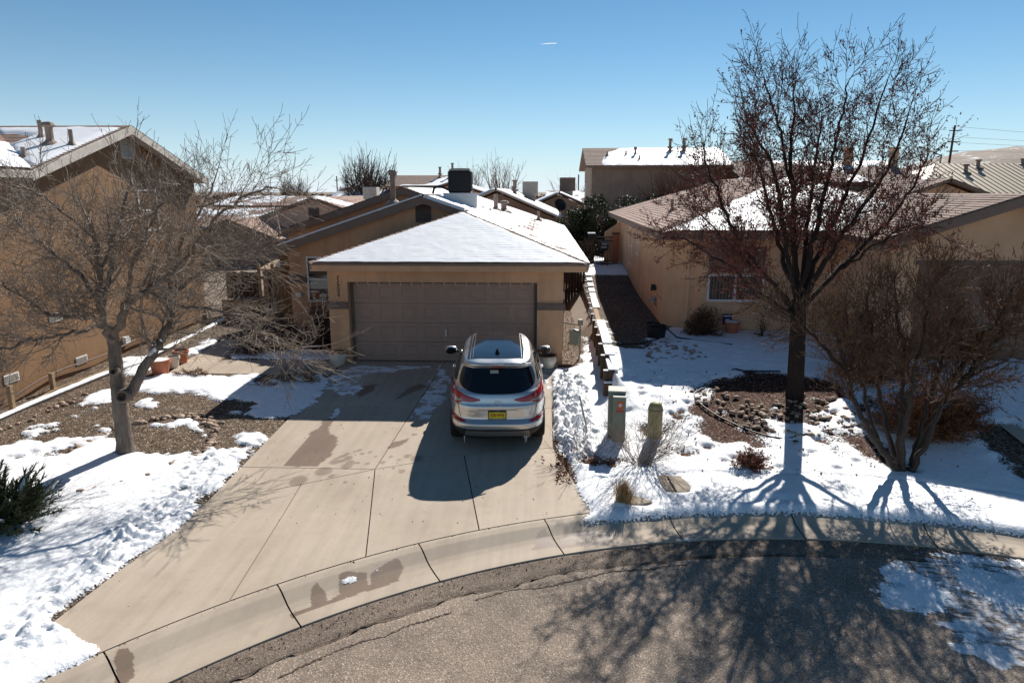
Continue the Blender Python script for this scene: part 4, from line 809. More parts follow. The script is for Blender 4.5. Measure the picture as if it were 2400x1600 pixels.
for u, (x, y, h, c) in enumerate(((-12.75, 17.6, .46, 0), (-12.1, 17.0, .52, 2), (-11.5, 16.9, .40, 0), (-12.0, 15.9, .25, 0))): roof_pipe(l1, x, y, 4.85 + .325 * (y - 15), h, .05 if c == 0 else .09, c)

# ------------------------------------------------------------------ peach house on the right
NX, NY, NR = 3.5, 18.75, -math.radians(1.26)
nh = thing('peach_house', 'single storey peach stucco house with hip roof behind the red leaved tree', 'house', (NX, NY, 0), NR)
mb = MB()
mb.box(0, .22, .9, 16.7, .1, 3.22); mb.prism([(0, .9, .1), (.9, 0, .1), (1.0, .15, .1), (.22, .9, .1)], (0, 0, 3.12))
wall_with_hole(mb, .9, 4.6, .1, 3.22, 0, .22, [(1.15 - .5, 2.4, .85, 2.2)] if False else [(1.05, 2.55, 1.45, 2.2)])
mb.box(4.45, 4.67, -2.85, .0, .0, 3.22); wall_with_hole(mb, 4.67, 9.55, .0, 3.22, -2.85, -2.63, [(5.1, 9.2, 0., 2.78)]); mb.prism([(4.45, -2.85, 3.22), (9.55, -2.85, 3.22), (7.0, -2.85, 4.15)], (0, .2, 0)); mb.box(9.3, 9.55, -2.63, 16, 0, 3.2); mb.box(.22, 9.3, 16.4, 16.7, .1, 3.2)
mb.build('wall', M['stucco_peach'], nh)
E0, HF = 3.36, 4.6
a, b_, c_, d_ = (-.42, -.6, E0), (8.78, -.6, E0), (4.18, 4.0, E0 + HF / 3), (4.18, 12.6, E0 + HF / 3)
n1 = roof_deck([a, b_, c_], 'roof', M['shingle_red'], M['fascia'], nh)
n2 = roof_deck([a, c_, d_, (-.42, 17.2, E0)], 'roof', M['shingle_red'], M['fascia'], nh, (0, 1, 0), tabs=.33)
roof_deck([b_, c_, d_, (8.78, 17.2, E0)], 'roof', M['shingle_red'], M['fascia'], nh, (0, 1, 0)); roof_deck([(-.42, 17.2, E0), d_, (8.78, 17.2, E0)], 'roof', M['shingle_red'], M['fascia'], nh)
n3 = roof_deck([(4.0, -3.2, 3.34), (7.0, -3.2, 4.34), (7.0, 2.4, 4.34), (4.0, -.55, 3.34)], 'roof', M['shingle'], M['fascia'], nh, (0, 1, 0), tabs=.33); roof_deck([(10.0, -3.2, 3.34), (7.005, -3.2, 4.34), (7.005, 2.4, 4.34), (10.0, 2.4, 3.34)], 'roof', M['shingle'], M['fascia'], nh, (0, 1, 0))
caps(a, c_, n2, M['shingle_red'])
roof_snow([a, b_, c_], n1, lambda S, T, W, H: np.where((np.abs(S - W / 2) < (1 - T / H) * W / 2 - .25 - .12 * fbm(S, T, 3, 3)) & (S < W * .80), 1., 0.), res=.07, thick=.05)
roof_snow([(10.0, -3.2, 3.34), (7.005, -3.2, 4.34), (7.005, 2.4, 4.34), (10.0, 2.4, 3.34)], n3, lambda S, T, W, H: np.where(T < H * .8, 1., 0.), (0, 1, 0), res=.12)
roof_pipe(n2, .75, 4.6, E0 + .36, .42, .05)
mb = MB(); mb.box(-.40, 8.7, -.58, -.55, E0 - .2, E0 - .03); mb.box(-.40, -.37, -.55, 17.1, E0 - .2, E0 - .03); mb.box(-.37, 0, -.55, 17.1, E0 - .185, E0 - .165); mb.box(0, 8.6, -.55, 0, E0 - .185, E0 - .165); mb.build('fascia', M['fascia'], nh)
mb = MB()
for x0, z0, x1, z1 in ((4.0, 3.31, 7.0, 4.31), (10.0, 3.31, 7.0, 4.31)): mb = MB(); mb.prism([(x0, -3.22, z0), (x1, -3.22, z1), (x1, -3.22, z1 - .22), (x0, -3.22, z0 - .22)], (0, .035, 0)); mb.build('bargeboard', M['fascia'], nh); mb = MB(); mb.prism([(x0, -3.18, z0 - .15), (x1, -3.18, z1 - .15), (x1, -2.85, z1 - .15), (x0, -2.85, z0 - .15)], (0, 0, -.012)); mb.build('soffit', M['fascia'], nh)
for bx in ((.88, 4.44, -.05, 0, 1.18, 1.38), (.88, 4.44, -.035, 0, .68, .74), (-.035, 0, .9, 2.2, 1.30, 1.36)): mb = MB(); mb.box(*bx); mb.build('band_trim', M['stucco_peach'], nh)
w_ = window(nh, 1.05, 2.55, 1.45, 2.2, 0, M['white'], M['glass'], 'slider', blinds=True)
scr = MB(); scr.box(1.05, 2.55, -.012, -.004, 2.24, 2.95); so = scr.build('window_screen', mat('screen_mesh', (.17, .125, .095), .9), w_)
for q in range(12): mb = MB(); mb.box(1.08 + q * .122, 1.08 + q * .122 + .05, -.02, -.0125, 2.27, 2.92); mb.build('slat', mat('tan_slat', (.24, .17, .125), .8) if q == 0 else bpy.data.materials['tan_slat'], so)
mb = MB(); mb.tube([(.52, -.22, 3.2), (.52, -.10, 3.05), (.52, -.1, .78), (.52, -.2, .68)], .045, 8); mb.build('downspout', M['stucco_peach'], nh)
TL = Matrix(((0, 1, 0, 0), (-1, 0, 0, 0), (0, 0, 1, 0), (0, 0, 0, 1)))      # local x -> -y ; faces -x
for y0, y1, z0, z1 in ((9.3, 10.4, 1.45, 2.95), (7.15, 7.9, 2.05, 2.95)): window(nh, -y1, -y0, z0, z1, 0., M['white'], M['glass'], T=TL, depth=.02)
mb = MB(); mb.prism([(-.02, 2.1, 1.45), (-.02, 2.4, 1.5), (-.14, 2.35, 1.52), (-.18, 2.15, 1.42)], (0, 0, .09)); mb.build('dryer_vent', M['black'], nh)
mb = MB(); mb.prism([(-.0, 2.0, .98), (-.0, 2.3, .98), (-.0, 2.3, 1.22), (-.0, 2.0, 1.22)], (-.06, 0, 0)); mb.prism([(-.06, 2.0, 1.22), (-.06, 2.3, 1.22), (-.2, 2.33, 1.12), (-.2, 1.97, 1.12)], (0, 0, -.02)); mb.build('exhaust_hood', M['metal_dull'], nh)
mb = MB(); mb.box(-.75, 0, 14.5, 14.7, .5, 2.5); mb.prism([(-.75, 14.5, 2.5), (0, 14.5, 2.5), (0, 14.5, 3.0)], (0, .2, 0)); mb.build('wing_wall', M['stucco_peach'], nh)
d2 = mat('dark_brown_door', (.22, .135, .095), .6); gd2 = MB(); gd2.box(5.1, 9.2, -2.70, -2.68, 0, 2.78); gdo2 = gd2.build('garage_door', d2, nh)
for k in range(4): mb = MB(); mb.box(5.12, 9.18, -2.72, -2.70, .1 + k * .67, .1 + k * .67 + .65); mb.build('door_panel', d2, gdo2)
mb = MB(); mb.box(5.02, 9.28, -2.88, -2.85, 2.78, 2.88); mb.build('door_trim', M['trim'], gdo2)

# ------------------------------------------------------------------ houses behind
def far_house(name, label, x0, x1, y0, y1, z0, eave, rise, axis, wm, rm, snow=(), over=.4, rz=0, windows=(), pipes=(), vents=(), em=None, exposure=.3, group='houses in the streets behind', cooler=None):
    cx, cy = (x0 + x1) / 2, (y0 + y1) / 2; h = thing(name, label, 'house', (cx, cy, 0), rz, group); w, d = (x1 - x0) / 2, (y1 - y0) / 2; em = em or M['fascia']
    mb = MB(); ze = eave - .12
    mb.box(-w, w, -d, d, z0, ze)
    if axis == 'x':
        for sx in (-w, w - .2): mb.prism([(sx, -d, ze), (sx, d, ze), (sx, 0, ze + rise * d / (d + over))], (.2, 0, 0))
        P1 = [(-w - over, -d - over, eave), (w + over, -d - over, eave), (w + over, 0, eave + rise), (-w - over, 0, eave + rise)]; P2 = [(-w - over, d + over, eave), (w + over, d + over, eave), (w + over, .003, eave + rise), (-w - over, .003, eave + rise)]; e = (1, 0, 0)
    else:
        for sy in (-d, d - .2): mb.prism([(-w, sy, ze), (w, sy, ze), (0, sy, ze + rise * w / (w + over))], (0, .2, 0))
        P1 = [(w + over, -d - over, eave), (w + over, d + over, eave), (0, d + over, eave + rise), (0, -d - over, eave + rise)]; P2 = [(-w - over, -d - over, eave), (-w - over, d + over, eave), (-.003, d + over, eave + rise), (-.003, -d - over, eave + rise)]; e = (0, 1, 0)
    mb.build('wall', wm, h)
    for k, P in enumerate((P1, P2)):
        r = roof_deck(P, 'roof', rm, em, h, e, exposure)
        for kk, fn in snow:
            if kk == k: roof_snow(P, r, fn, e, .12, .06)
        for kk, px, py, ph, pr_, cap in pipes:
            if kk == k:
                zz = eave + rise * (1 - abs(py) / (d + over)) if axis == 'x' else eave + rise * (1 - abs(px) / (w + over))
                roof_pipe(r, px, py, zz, ph, pr_, cap)
    for side, u0, u1, wz0, wz1 in windows:
        T = {'f': Matrix.Translation((0, -d, 0)), 'l': Matrix.Translation((-w, 0, 0)) @ TL, 'r': Matrix.Translation((w, 0, 0)) @ Matrix(((0, -1, 0, 0), (1, 0, 0, 0), (0, 0, 1, 0), (0, 0, 0, 1)))}[side]
        window(h, u0, u1, wz0, wz1, -.04, M['white'], M['glass'], T=T, depth=.05)
    for u0, u1, vz0, vz1, vm in vents: louvre_vent(h, u0, u1, vz0, vz1, -d - .005, vm, 6)
    return h
def nm(th, f=.5, s=0, g0=0.): return lambda S, T, W, H: np.where(fbm(S, T, f, 4, s) + g0 * (T / H - .5) > th, 1., 0.)
far_house('two_storey_house', 'tall two storey brown house with long snowy roof behind the peach house', 3.1, 11.2, 43.4, 50.5, .3, 5.95, 1.25, 'x', M['stucco_grey'], M['shingle'],
          [(0, lambda S, T, W, H: np.where((S > 1.1 + 1.4 * (T / H) ** 2 * (1 + .8 * fbm(S, T, .8, 3))) & (T > .08 + .1 * fbm(S, T, 2, 3)) & (T < H * (.97 - .1 * fbm(S, T, .7, 2))), 1., 0.))], pipes=[(0, 1.1, -1.0, .8, .09, 3), (0, 2.0, -.9, .8, .09, 3), (0, -3.0, -2.0, .3, .05, 0), (0, -1.8, -1.8, .3, .05, 0), (0, -1.2, -1.7, .45, .06, 1), (0, -1.1, -2.9, .3, .05, 0)], windows=[('l', -2.6, -1.8, 3.6, 5.0)], group=None)
far_house('low_beige_house', 'beige house with square gable vent seen over the left roof edge', -19.2, -10.6, 45, 58, -.5, 2.45, 1.62, 'y', M['stucco_rose'], M['shingle_red'], [(0, lambda S, T, W, H: np.where((np.abs(S - 3.2 + (T - 2.8)) < 1.3 + .4 * fbm(S, T, 1, 3)) & (T > 1.2), 1., 0.))], over=.25, vents=[(-.35, .35, 2.65, 3.4, M['trim'])])
far_house('dark_gable_house', 'brown house with snow edged gable and white vent right behind the cooler', -6.2, .85, 41.5, 56, .3, 2.95, 1.66, 'y', M['stucco_grey'], M['shingle'], [(0, lambda S, T, W, H: np.where(T < H * .95, 1., 0.)), (1, nm(-.1))], over=.35, vents=[(-.32 - .2, .32 - .2, 3.3, 4.0, M['white'])], pipes=[(0, 1.0, -4.6, .9, .12, 3), (0, 1.6, -2.6, .3, .06, 0), (0, .6, 3.0, .4, .07, 1)], em=M['offwhite'])
far_house('ridge_house', 'far two storey house with snow patch above the vent pipe of the middle roof', -14.4, -7.6, 66, 74, .3, 4.9, 1.1, 'x', M['stucco'], M['shingle'], [(0, lambda S, T, W, H: np.where((np.abs(S - 4.6 - .6 * T) < 1.4 + .8 * fbm(S, T, .7, 3)) | (T < .5 + .3 * fbm(S, T, 1, 2)) & (S > 1.5), 1., 0.))], pipes=[(0, 1.0, -1.0, 1.0, .11, 3), (0, 2.2, -.7, 1.3, .11, 3)])
far_house('small_gable_house', 'small far gabled house in front of the ridge house', -10.6, -4.6, 60, 67, .3, 4.2, 1.1, 'y', M['stucco'], M['shingle'], [(0, nm(.0))])
far_house('low_far_house', 'low far house with flat snowy roof left of the ridge house', -19.8, -14.9, 66, 74, .3, 3.7, 1.15, 'x', M['stucco'], M['shingle'], [(0, nm(-.1, .4, 2, -.7))])
far_house('grey_gable_house', 'dark gabled house half hidden by the bare left tree', -21.5, -16.0, 41, 50, -.4, 1.6, 1.2, 'y', M['stucco_grey'], M['shingle_red'], [(1, nm(.1))])
far_house('wide_roof_house', 'low house with wide brown roof behind the bare left tree branches', -29, -20, 48, 58, -.4, 2.0, 1.2, 'x', M['stucco_rose'], M['shingle_red'], [(0, nm(.12, .5))])
far_house('left_far_house', 'far low house with white snow strip on its ridge at left', -36, -24, 76, 86, -.4, 2.9, 1.0, 'x', M['stucco'], M['shingle_red'], [(0, nm(.02, .4, 1, .8))])
far_house('white_roof_house', 'far house with bright snowy roof between beige house and tree', -24, -17.5, 70, 80, -.4, 3.1, 1.15, 'y', M['stucco_rose'], M['shingle_red'], [(0, nm(-.1)), (1, nm(.1))])
far_house('distant_snow_roof_house', 'distant house with half snowy roof left of the two storey house', 6.2, 9.0, 88, 96, .3, 4.3, 1.2, 'x', M['stucco'], M['shingle'], [(0, lambda S, T, W, H: np.where(S > .9 + .5 * fbm(S, T, .7, 3), 1., 0.))])
far_house('row_house', 'distant low house with snowy slope behind the dark gable house', -1.0, 4.2, 62, 74, .3, 3.1, 1.3, 'y', M['stucco_grey'], M['shingle'], [(0, nm(-.15)), (1, nm(-.1))])
far_house('far_row_house', 'distant low house farthest along the row behind the cooler', 1.0, 6.6, 84, 94, .3, 3.2, 1.3, 'x', M['stucco_grey'], M['shingle'], [(0, nm(.0))])
far_house('brown_roof_house', 'brown roofed house with square chimneys behind the red leaved tree', 11.8, 21, 40, 50, .4, 4.9, 1.35, 'x', M['stucco_grey'], M['shingle'], [(0, nm(.1, .35, 3))], group=None)
far_house('rose_house', 'tan house with gable under the corner of the metal roof', 16.5, 21.8, 34, 42, .4, 3.9, 1.1, 'y', M['stucco_peach'], M['shingle'], (), group=None)
# chimneys that belong to the brown roofed house
_bh = bpy.data.objects['brown_roof_house']
for x in (2.2, 4.9): mb = MB(); mb.box(x - .2, x + .2, -1.5, -1.1, 5.6, 6.9); mb.box(x - .25, x + .25, -1.55, -1.05, 6.9, 7.0); mb.build('chimney', M['stucco_peach'], _bh)
# metal roofed house at the right edge
mh = thing('metal_roof_house', 'house with tan standing seam metal roof at the right edge', 'house', (0, 0, 0))
mb = MB(); mb.box(24.6, 44, 45.4, 56, .3, 4.15); mb.build('wall', M['stucco_peach'], mh)
P = [(24.0, 45, 4.28), (44, 45, 4.28), (44, 50.5, 6.3), (27.5, 50.5, 6.3)]
mb = MB(); mb.prism(P, (0, 0, -.12)); mb.prism([(24.0, 56, 4.28), (44, 56, 4.28), (44, 50.51, 6.3), (27.5, 50.51, 6.3)], (0, 0, -.12)); mb.prism([(24.0, 45, 4.27), (27.5, 50.5, 6.29), (24.0, 56, 4.27)], (0, 0, -.12)); mr = mb.build('roof', M['tan_metal'], mh)
for i in range(48):
    x = 24.4 + i * .40; f = min(1., max(.03, (x - 24.0) / 3.5)); mb = MB(); mb.prism([(x - .025, 45, 4.285), (x + .025, 45, 4.285), (x + .025, 45 + 5.5 * f, 4.285 + 2.02 * f), (x - .025, 45 + 5.5 * f, 4.285 + 2.02 * f)], (0, 0, .04)); mb.build('seam', M['tan_metal'], mr)
for x, y, h, r in ((28.6, 48.7, .55, .12), (29.9, 49.6, .55, .12), (33.3, 50.3, .4, .1), (35.2, 50.4, .5, .1)): roof_pipe(mr, x, y, 4.28 + 2.02 * (y - 45) / 5.5, h, r, 2)
# ---- roof coolers (stand on roofs)
ck = thing('rooftop_cooler', 'black boxy cooler on a silver curb on the snowy middle roof', 'roof cooler', (-2.86, 24.7, 0), .04)
zc = 2.64 + (1.19 + 2.86) / 3
mb = MB(); mb.add([(-.56, -.5, 4.32), (.56, -.5, 4.32), (.56, .5, 4.32), (-.56, .5, 4.32), (-.56, -.5, 3.95), (.56, -.5, 3.72), (.56, .5, 3.72), (-.56, .5, 3.95)], [(0, 1, 2, 3), (0, 4, 5, 1), (1, 5, 6, 2), (2, 6, 7, 3), (3, 7, 4, 0)]); mb.box(-.58, .58, -.52, .52, 4.30, 4.34); mb.build('curb', M['metal'], ck)
mb = MB(); mb.box(-.40, .40, -.42, .42, 4.34, 5.10); mb.build('cabinet', M['black'], ck, bevel=.05)
for i in range(15):
    z = 4.42 + i * .043; mb = MB(); mb.box(-.41, .41, -.445, -.418, z, z + .026); mb.box(.398, .425, -.41, .41, z, z + .026); mb.build('slat', M['black'], ck)
mb = MB()
mb.prism([(-.36, -.38, 5.1), (.36, -.38, 5.1), (.36, .38, 5.1), (-.36, .38, 5.1)], (0, 0, .05)); mb.lathe([(.34, .05), (.34, .08), (.30, .08)], 20, (0, 0, 5.1)); mb.build('top_grille', M['metal_dull'], ck)
mb = MB(); mb.tube([(-1.0, .1, 4.32), (-.95, .1, 4.5), (-.8, .1, 4.58), (-.6, .05, 4.52), (-.38, 0, 4.42)], .04, 8); mb.build('cooler_hose', M['black'], ck)
def swamp(name, label, x, y, z, s, m): 
    t = thing(name, label, 'roof cooler', (x, y, z)); mb = MB(); mb.box(-s, s, -s, s, .25, .25 + 1.75 * s); o = mb.build('cabinet', m, t, bevel=.03); mb = MB(); mb.box(-s * .7, s * .7, -s * .7, s * .7, -.5, .25); mb.build('curb', M['metal_dull'], t)
    for i in range(9): q = MB(); q.box(-s * .9 + i * s * .2, -s * .9 + i * s * .2 + s * .12, -s - .015, -s, .3, .2 + 1.7 * s); q.build('slat', m, o)
swamp('beige_roof_cooler', 'beige boxy swamp cooler on the roof of the beige house', -11.9, 48.5, 3.6, .48, M['offwhite'])
swamp('pale_roof_cooler', 'pale swamp cooler on the snowy slope right of the black cooler', -.75, 47.5, 3.9, .52, mat('pale_cooler_paint', (.42, .37, .32), .6))
swamp('dark_roof_cooler', 'small dark cooler on a distant roof right of the pale cooler', 2.6, 70, 4.2, .75, M['trim'])
# ================================================================== CAR
def build_car():
    t = thing('parked_car', 'silver compact SUV parked nose first in front of the garage door', 'car')
    paint = bpy.data.materials.new('silver_paint'); paint.use_nodes = True; B = paint.node_tree.nodes['Principled BSDF']
    B.inputs['Base Color'].default_value = (.62, .615, .60, 1); B.inputs['Metallic'].default_value = .82; B.inputs['Roughness'].default_value = .27; B.inputs['Coat Weight'].default_value = .6; B.inputs['Coat Roughness'].default_value = .04
    N = paint.node_tree.nodes; L = paint.node_tree.links
    nz = nd(N, 'ShaderNodeTexNoise', Scale=1.2, Detail=6.); L.new(coord(N), nz.inputs['Vector']); L.new(ramp(N, L, nz.outputs['Fac'], [(.3, .25), (.7, .38)]), B.inputs['Roughness'])
    clad = mat('car_cladding', (.022, .022, .023), .6, var=.15, bs=80, bstr=.1); tyre = mat('tyre_rubber', (.018, .017, .016), .85, var=.3, vs=10, bs=40)
    lens = bpy.data.materials.new('red_lens'); lens.use_nodes = True; b2 = lens.node_tree.nodes['Principled BSDF']; b2.inputs['Base Color'].default_value = (.34, .008, .010, 1); b2.inputs['Roughness'].default_value = .12; b2.inputs['Coat Weight'].default_value = .8
    clear = mat('clear_lens', (.33, .31, .29), .12, var=.2, vs=30, coat=.8); skid = mat('grey_skid_plate', (.20, .19, .18), .45, metal=.5)
    zk = [.20, .28, .36, .43, .50, .555, .575, .61, .66, .80, .86, .885, .92, .95, 1.0, 1.06, 1.10, 1.20, 1.46, 1.485, 1.50, 1.545, 1.575, 1.60, 1.625, 1.645, 1.655]
    yr = [.22, .12, .05, .015, .0, .0, .03, .075, .085, .080, .085, .105, .120, .128, .142, .165, .20, .275, .50, .47, .43, .41, .46, .62, .95, 1.45, 1.85]
    zf = [.2, .3, .6, .8, .9, .98, 1.05, 1.1, 1.55, 1.60, 1.63, 1.65, 1.655]; yf = [4.2, 4.4, 4.47, 4.43, 4.3, 4.0, 3.72, 3.55, 2.85, 2.65, 2.4, 2.15, 1.95]
    zw = [.2, .30, .40, .55, .75, .9, 1.0, 1.06, 1.12, 1.3, 1.48, 1.55, 1.60, 1.63, 1.648, 1.655]; ww = [.80, .88, .92, .93, .925, .92, .895, .872, .845, .775, .69, .64, .56, .44, .26, .1]
    zz = np.r_[np.arange(.2, 1.56, .011), np.arange(1.56, 1.6551, .004)]
    def sm(a, k=3): return np.convolve(np.pad(a, k, mode='edge'), np.ones(2 * k + 1) / (2 * k + 1), 'valid')
    Yr, Yf, Wd = sm(np.interp(zz, zk, yr), 1), sm(np.interp(zz, zf, yf), 6), sm(np.interp(zz, zw, ww), 4)
    nth = 220; th = np.linspace(0, 2 * np.pi, nth, endpoint=False); V = []
    for z, a, b, w in zip(zz, Yr, Yf, Wd):
        ym = a + (b - a) * .5; c, s = np.cos(th), np.sin(th)
        nr = 4.6 if z < 1.1 else 4.2; nf = 3.4
        n = np.where(s < 0, nr, nf); x = w * np.sign(c) * np.abs(c) ** (2 / n); y = ym + np.where(s < 0, ym - a, b - ym) * np.sign(s) * np.abs(s) ** (2 / n)
        V.append(np.c_[x, y, np.full(nth, z)])
    K = len(zz); V = np.concatenate(V); i, j = np.meshgrid(np.arange(K - 1), np.arange(nth), indexing='ij'); a = (i * nth + j).ravel(); b = (i * nth + (j + 1) % nth).ravel()
    F = np.c_[a, b, b + nth, a + nth]
    bvh = BVHTree.FromPolygons([Vector(p) for p in V], [tuple(f) for f in F] + [tuple(range((K - 1) * nth, K * nth))])
    cen = V[F].mean(1); inw = np.zeros(len(F), bool)
    for wy in (.86, 3.53): inw |= (np.hypot(cen[:, 1] - wy, cen[:, 2] - .335) < .385) & (np.abs(cen[:, 0]) > .5)
    low = cen[:, 2] < .445
    body = fastmesh('body', V, F[~inw & ~low], paint, t); fastmesh('cladding', V, F[~inw & low], clad, t)
    mb = MB(); mb.box(-.72, .72, .35, 4.1, .22, 1.0); mb.build('underbody', M['dark'], t)
    def patch(poly, view, m, name, parent=t, off=.004, res=.018, mirror=False, smooth=True):
        """a panel cut to an outline and wrapped on the body, a little proud of it"""
        for sgn in ((1, -1) if mirror else (1,)):
            P = [(u * (sgn if view in 'rt' else 1), v) for u, v in poly]; us = [p[0] for p in P]; vs_ = [p[1] for p in P]; bm = bmesh.new()
            loop = []
            for k in range(len(P)):
                A, Bq = P[k], P[(k + 1) % len(P)]; q = max(1, int(math.hypot(Bq[0] - A[0], Bq[1] - A[1]) / res))
                loop += [(A[0] + (Bq[0] - A[0]) * w / q, A[1] + (Bq[1] - A[1]) * w / q) for w in range(q)]
            bm.faces.new([bm.verts.new((u, v, 0)) for u, v in loop])
            for ax, lo, hi in ((0, min(us), max(us)), (1, min(vs_), max(vs_))):
                k = int((hi - lo) / res)
                for w in range(1, k):
                    co = [0, 0, 0]; no = [0, 0, 0]; co[ax] = lo + (hi - lo) * w / k; no[ax] = 1
                    bmesh.ops.bisect_plane(bm, geom=bm.verts[:] + bm.edges[:] + bm.faces[:], plane_co=co, plane_no=no, dist=1e-6)
            bmesh.ops.triangulate(bm, faces=[f for f in bm.faces if len(f.verts) > 4])
            for v in bm.verts:
                u, w = v.co.x, v.co.y
                if view == 'r': o_, d_ = Vector((u, -2, w)), Vector((0, 1, 0))
                elif view == 'f': o_, d_ = Vector((u, 7, w)), Vector((0, -1, 0))
                elif view == 't': o_, d_ = Vector((u, w, 4)), Vector((0, 0, -1))
                else: o_, d_ = Vector((3 * sgn, u, w)), Vector((-sgn, 0, 0))
                h, n, _, _ = bvh.ray_cast(o_, d_)
                if h is None:
                    h, n, _, _ = bvh.find_nearest(Vector((u, .5, w)) if view == 'r' else o_ + d_ * 2)
                if n.dot(d_) > 0: n = -n
                v.co = h + n * off
            me = bpy.data.meshes.new(name); bm.to_mesh(me); bm.free(); me.materials.append(m)
            me.polygons.foreach_set('use_smooth', [smooth] * len(me.polygons)); o = bpy.data.objects.new(name, me); COL.objects.link(o); o.parent = parent; last = o
        return last
    def rnd(P, k=3):
        for _ in range(k):
            Q = []
            for i in range(len(P)):
                a, b = P[i], P[(i + 1) % len(P)]; Q += [(a[0] * .75 + b[0] * .25, a[1] * .75 + b[1] * .25), (a[0] * .25 + b[0] * .75, a[1] * .25 + b[1] * .75)]
            P = Q
        return P
    G_ = M['carglass']
    rg = patch(rnd([(-.60, 1.462), (.60, 1.462), (.655, 1.40), (.70, 1.24), (.68, 1.17), (.52, 1.095), (.2, 1.065), (-.2, 1.065), (-.52, 1.095), (-.68, 1.17), (-.70, 1.24), (-.655, 1.40)], 2), 'r', G_, 'rear_window', res=.025)
    patch([(-.13, 1.375), (.02, 1.375), (.02, 1.425), (-.13, 1.425)], 'r', M['green_top'], 'window_sticker', rg, .007, .03)
    # tail lights
    TLp = [(.905, 1.10), (.80, 1.115), (.70, 1.075), (.31, .985), (.30, .96), (.44, .93), (.62, .925), (.74, .875), (.83, .875), (.915, .94)]
    for s in (1, -1):
        P = [(u * s, v) for u, v in TLp]; tl = patch(P, 'r', lens, 'tail_light', off=.010, res=.02)
        patch([(u * s, v) for u, v in [(.60, .945), (.73, .975), (.88, .985), (.87, .95), (.80, .912), (.74, .905), (.66, .937)]], 'r', clear, 'lamp_lens', tl, .013, .02)
        for A, Bq in zip(P, P[1:] + P[:1]):
            pass
        patch([(u * s, v) for u, v in [(.905, .665), (.70, .625), (.58, .595), (.56, .58), (.64, .57), (.78, .575), (.905, .615)]], 'r', lens, 'reflector', off=.008, res=.02)
        # dark shut lines
        patch([(u * s, v) for u, v in [(.725, 1.13), (.733, 1.13), (.725, .9), (.665, .62), (.657, .62), (.717, .9)]], 'r', M['black'], 'shut_line', off=.0025, res=.03)
    patch([(-.66, .618), (.66, .618), (.66, .611), (-.66, .611)], 'r', M['black'], 'shut_line', off=.0025, res=.03)
    patch([(-.72, .452), (.72, .452), (.72, .432), (-.72, .432)], 'r', M['black'], 'shut_line', off=.003, res=.03)
    patch([(-.56, .43), (.56, .43), (.60, .30), (-.60, .30)], 'r', skid, 'skid_plate', off=.012, res=.03)
    patch([(-.34, .795), (.34, .795), (.24, .632), (-.24, .632)], 'r', mat('silver_recess', (.66, .66, .66), .3, metal=.7), 'plate_recess', off=.003, res=.03)
    patch([(-.35, .803), (.35, .803), (.35, .795), (-.35, .795)], 'r', M['black'], 'shut_line', off=.004, res=.03)
    # number plate
    mb = MB(); mb.box(-.165, .165, .055, .07, .632, .792); np_ = mb.build('number_plate', M['black'], t, bevel=.004)
    mb = MB(); mb.box(-.148, .148, .051, .055, .652, .77); mb.build('plate_face', mat('plate_yellow', (.62, .52, .03), .4, var=.08), np_)
    text_obj('030\u00b7WHJ', 'plate_text', mat('plate_red', (.30, .02, .01), .5), np_, (0, .0505, .712), (math.pi / 2, 0, 0), .082, .0008, 0, .002, sx=.78)
    text_obj('NEW MEXICO', 'plate_frame_text', M['white'], np_, (0, .054, .780), (math.pi / 2, 0, 0), .014, .0005)
    mb = MB(); mb.box(-.09, .09, .053, .055, .637, .645); mb.build('plate_frame_text', M['metal_dull'], np_)
    # emblem: oval ring with a slanted H
    em = MB(); k = 28
    yy = lambda z: float(np.interp(z, zz, Yr)) - .012
    em.tube([(.074 * math.cos(2 * math.pi * i / k), yy(.915 + .037 * math.sin(2 * math.pi * i / k)), .915 + .037 * math.sin(2 * math.pi * i / k)) for i in range(k + 1)], .0055, 6)
    for x0 in (-.034, .020): em.tube([(x0, yy(.892), .892), (x0 + .018, yy(.938), .938)], .006, 5)
    em.tube([(-.026, yy(.910), .910), (.030, yy(.920), .920)], .005, 5); em.build('emblem', M['chrome'], t)
    for s_, z_ in (('TUCSON', .76), ('LIMITED', .725)): text_obj(s_, 'badge', M['chrome'], t, (-.475, .066, z_), (math.pi / 2, 0, 0), .034, .002, .1, .001, sx=1.15)
    # roof
    patch([(-.49, .66), (-.2, .63), (.2, .63), (.49, .66), (.50, 1.2), (.49, 2.3), (.44, 2.80), (-.44, 2.80), (-.49, 2.3), (-.50, 1.2)], 't', M['roofglass'], 'panoramic_roof', off=.004, res=.05)
    for s in (-1, 1):
        patch([(s * .505, .68), (s * .55, .70), (s * .55, 2.6), (s * .505, 2.6)], 't', M['black'], 'roof_strip', off=.006, res=.05)
        patch([(s * .448, .70), (s * .456, .70), (s * .456, 2.6), (s * .448, 2.6)], 't', skid, 'roof_seam', off=.006, res=.05)
    h_, _, _, _ = bvh.ray_cast(Vector((0, .98, 4)), Vector((0, 0, -1))); mb = MB(); zb = h_.z
    mb.add([(-.045, .86, zb), (.045, .86, zb), (.03, 1.08, zb + .01), (-.03, 1.08, zb + .01), (-.004, .93, zb + .085), (.004, .93, zb + .085)], [(0, 1, 5, 4), (1, 2, 5), (2, 3, 4, 5), (3, 0, 4)]); mb.build('antenna', M['black'], t)
    # side glass, arches, mirrors, handles, windscreen
    patch(rnd([(.62, 1.20), (.95, 1.42), (1.5, 1.485), (2.4, 1.49), (2.9, 1.38), (3.35, 1.15), (2.9, 1.10), (1.2, 1.13), (.8, 1.16)], 1), 's', G_, 'side_window', mirror=True, res=.05)
    for y in (1.45, 2.32): patch([(y, 1.12), (y + .07, 1.12), (y + .05, 1.47), (y - .02, 1.47)], 's', M['black'], 'window_pillar', off=.007, mirror=True, res=.05)
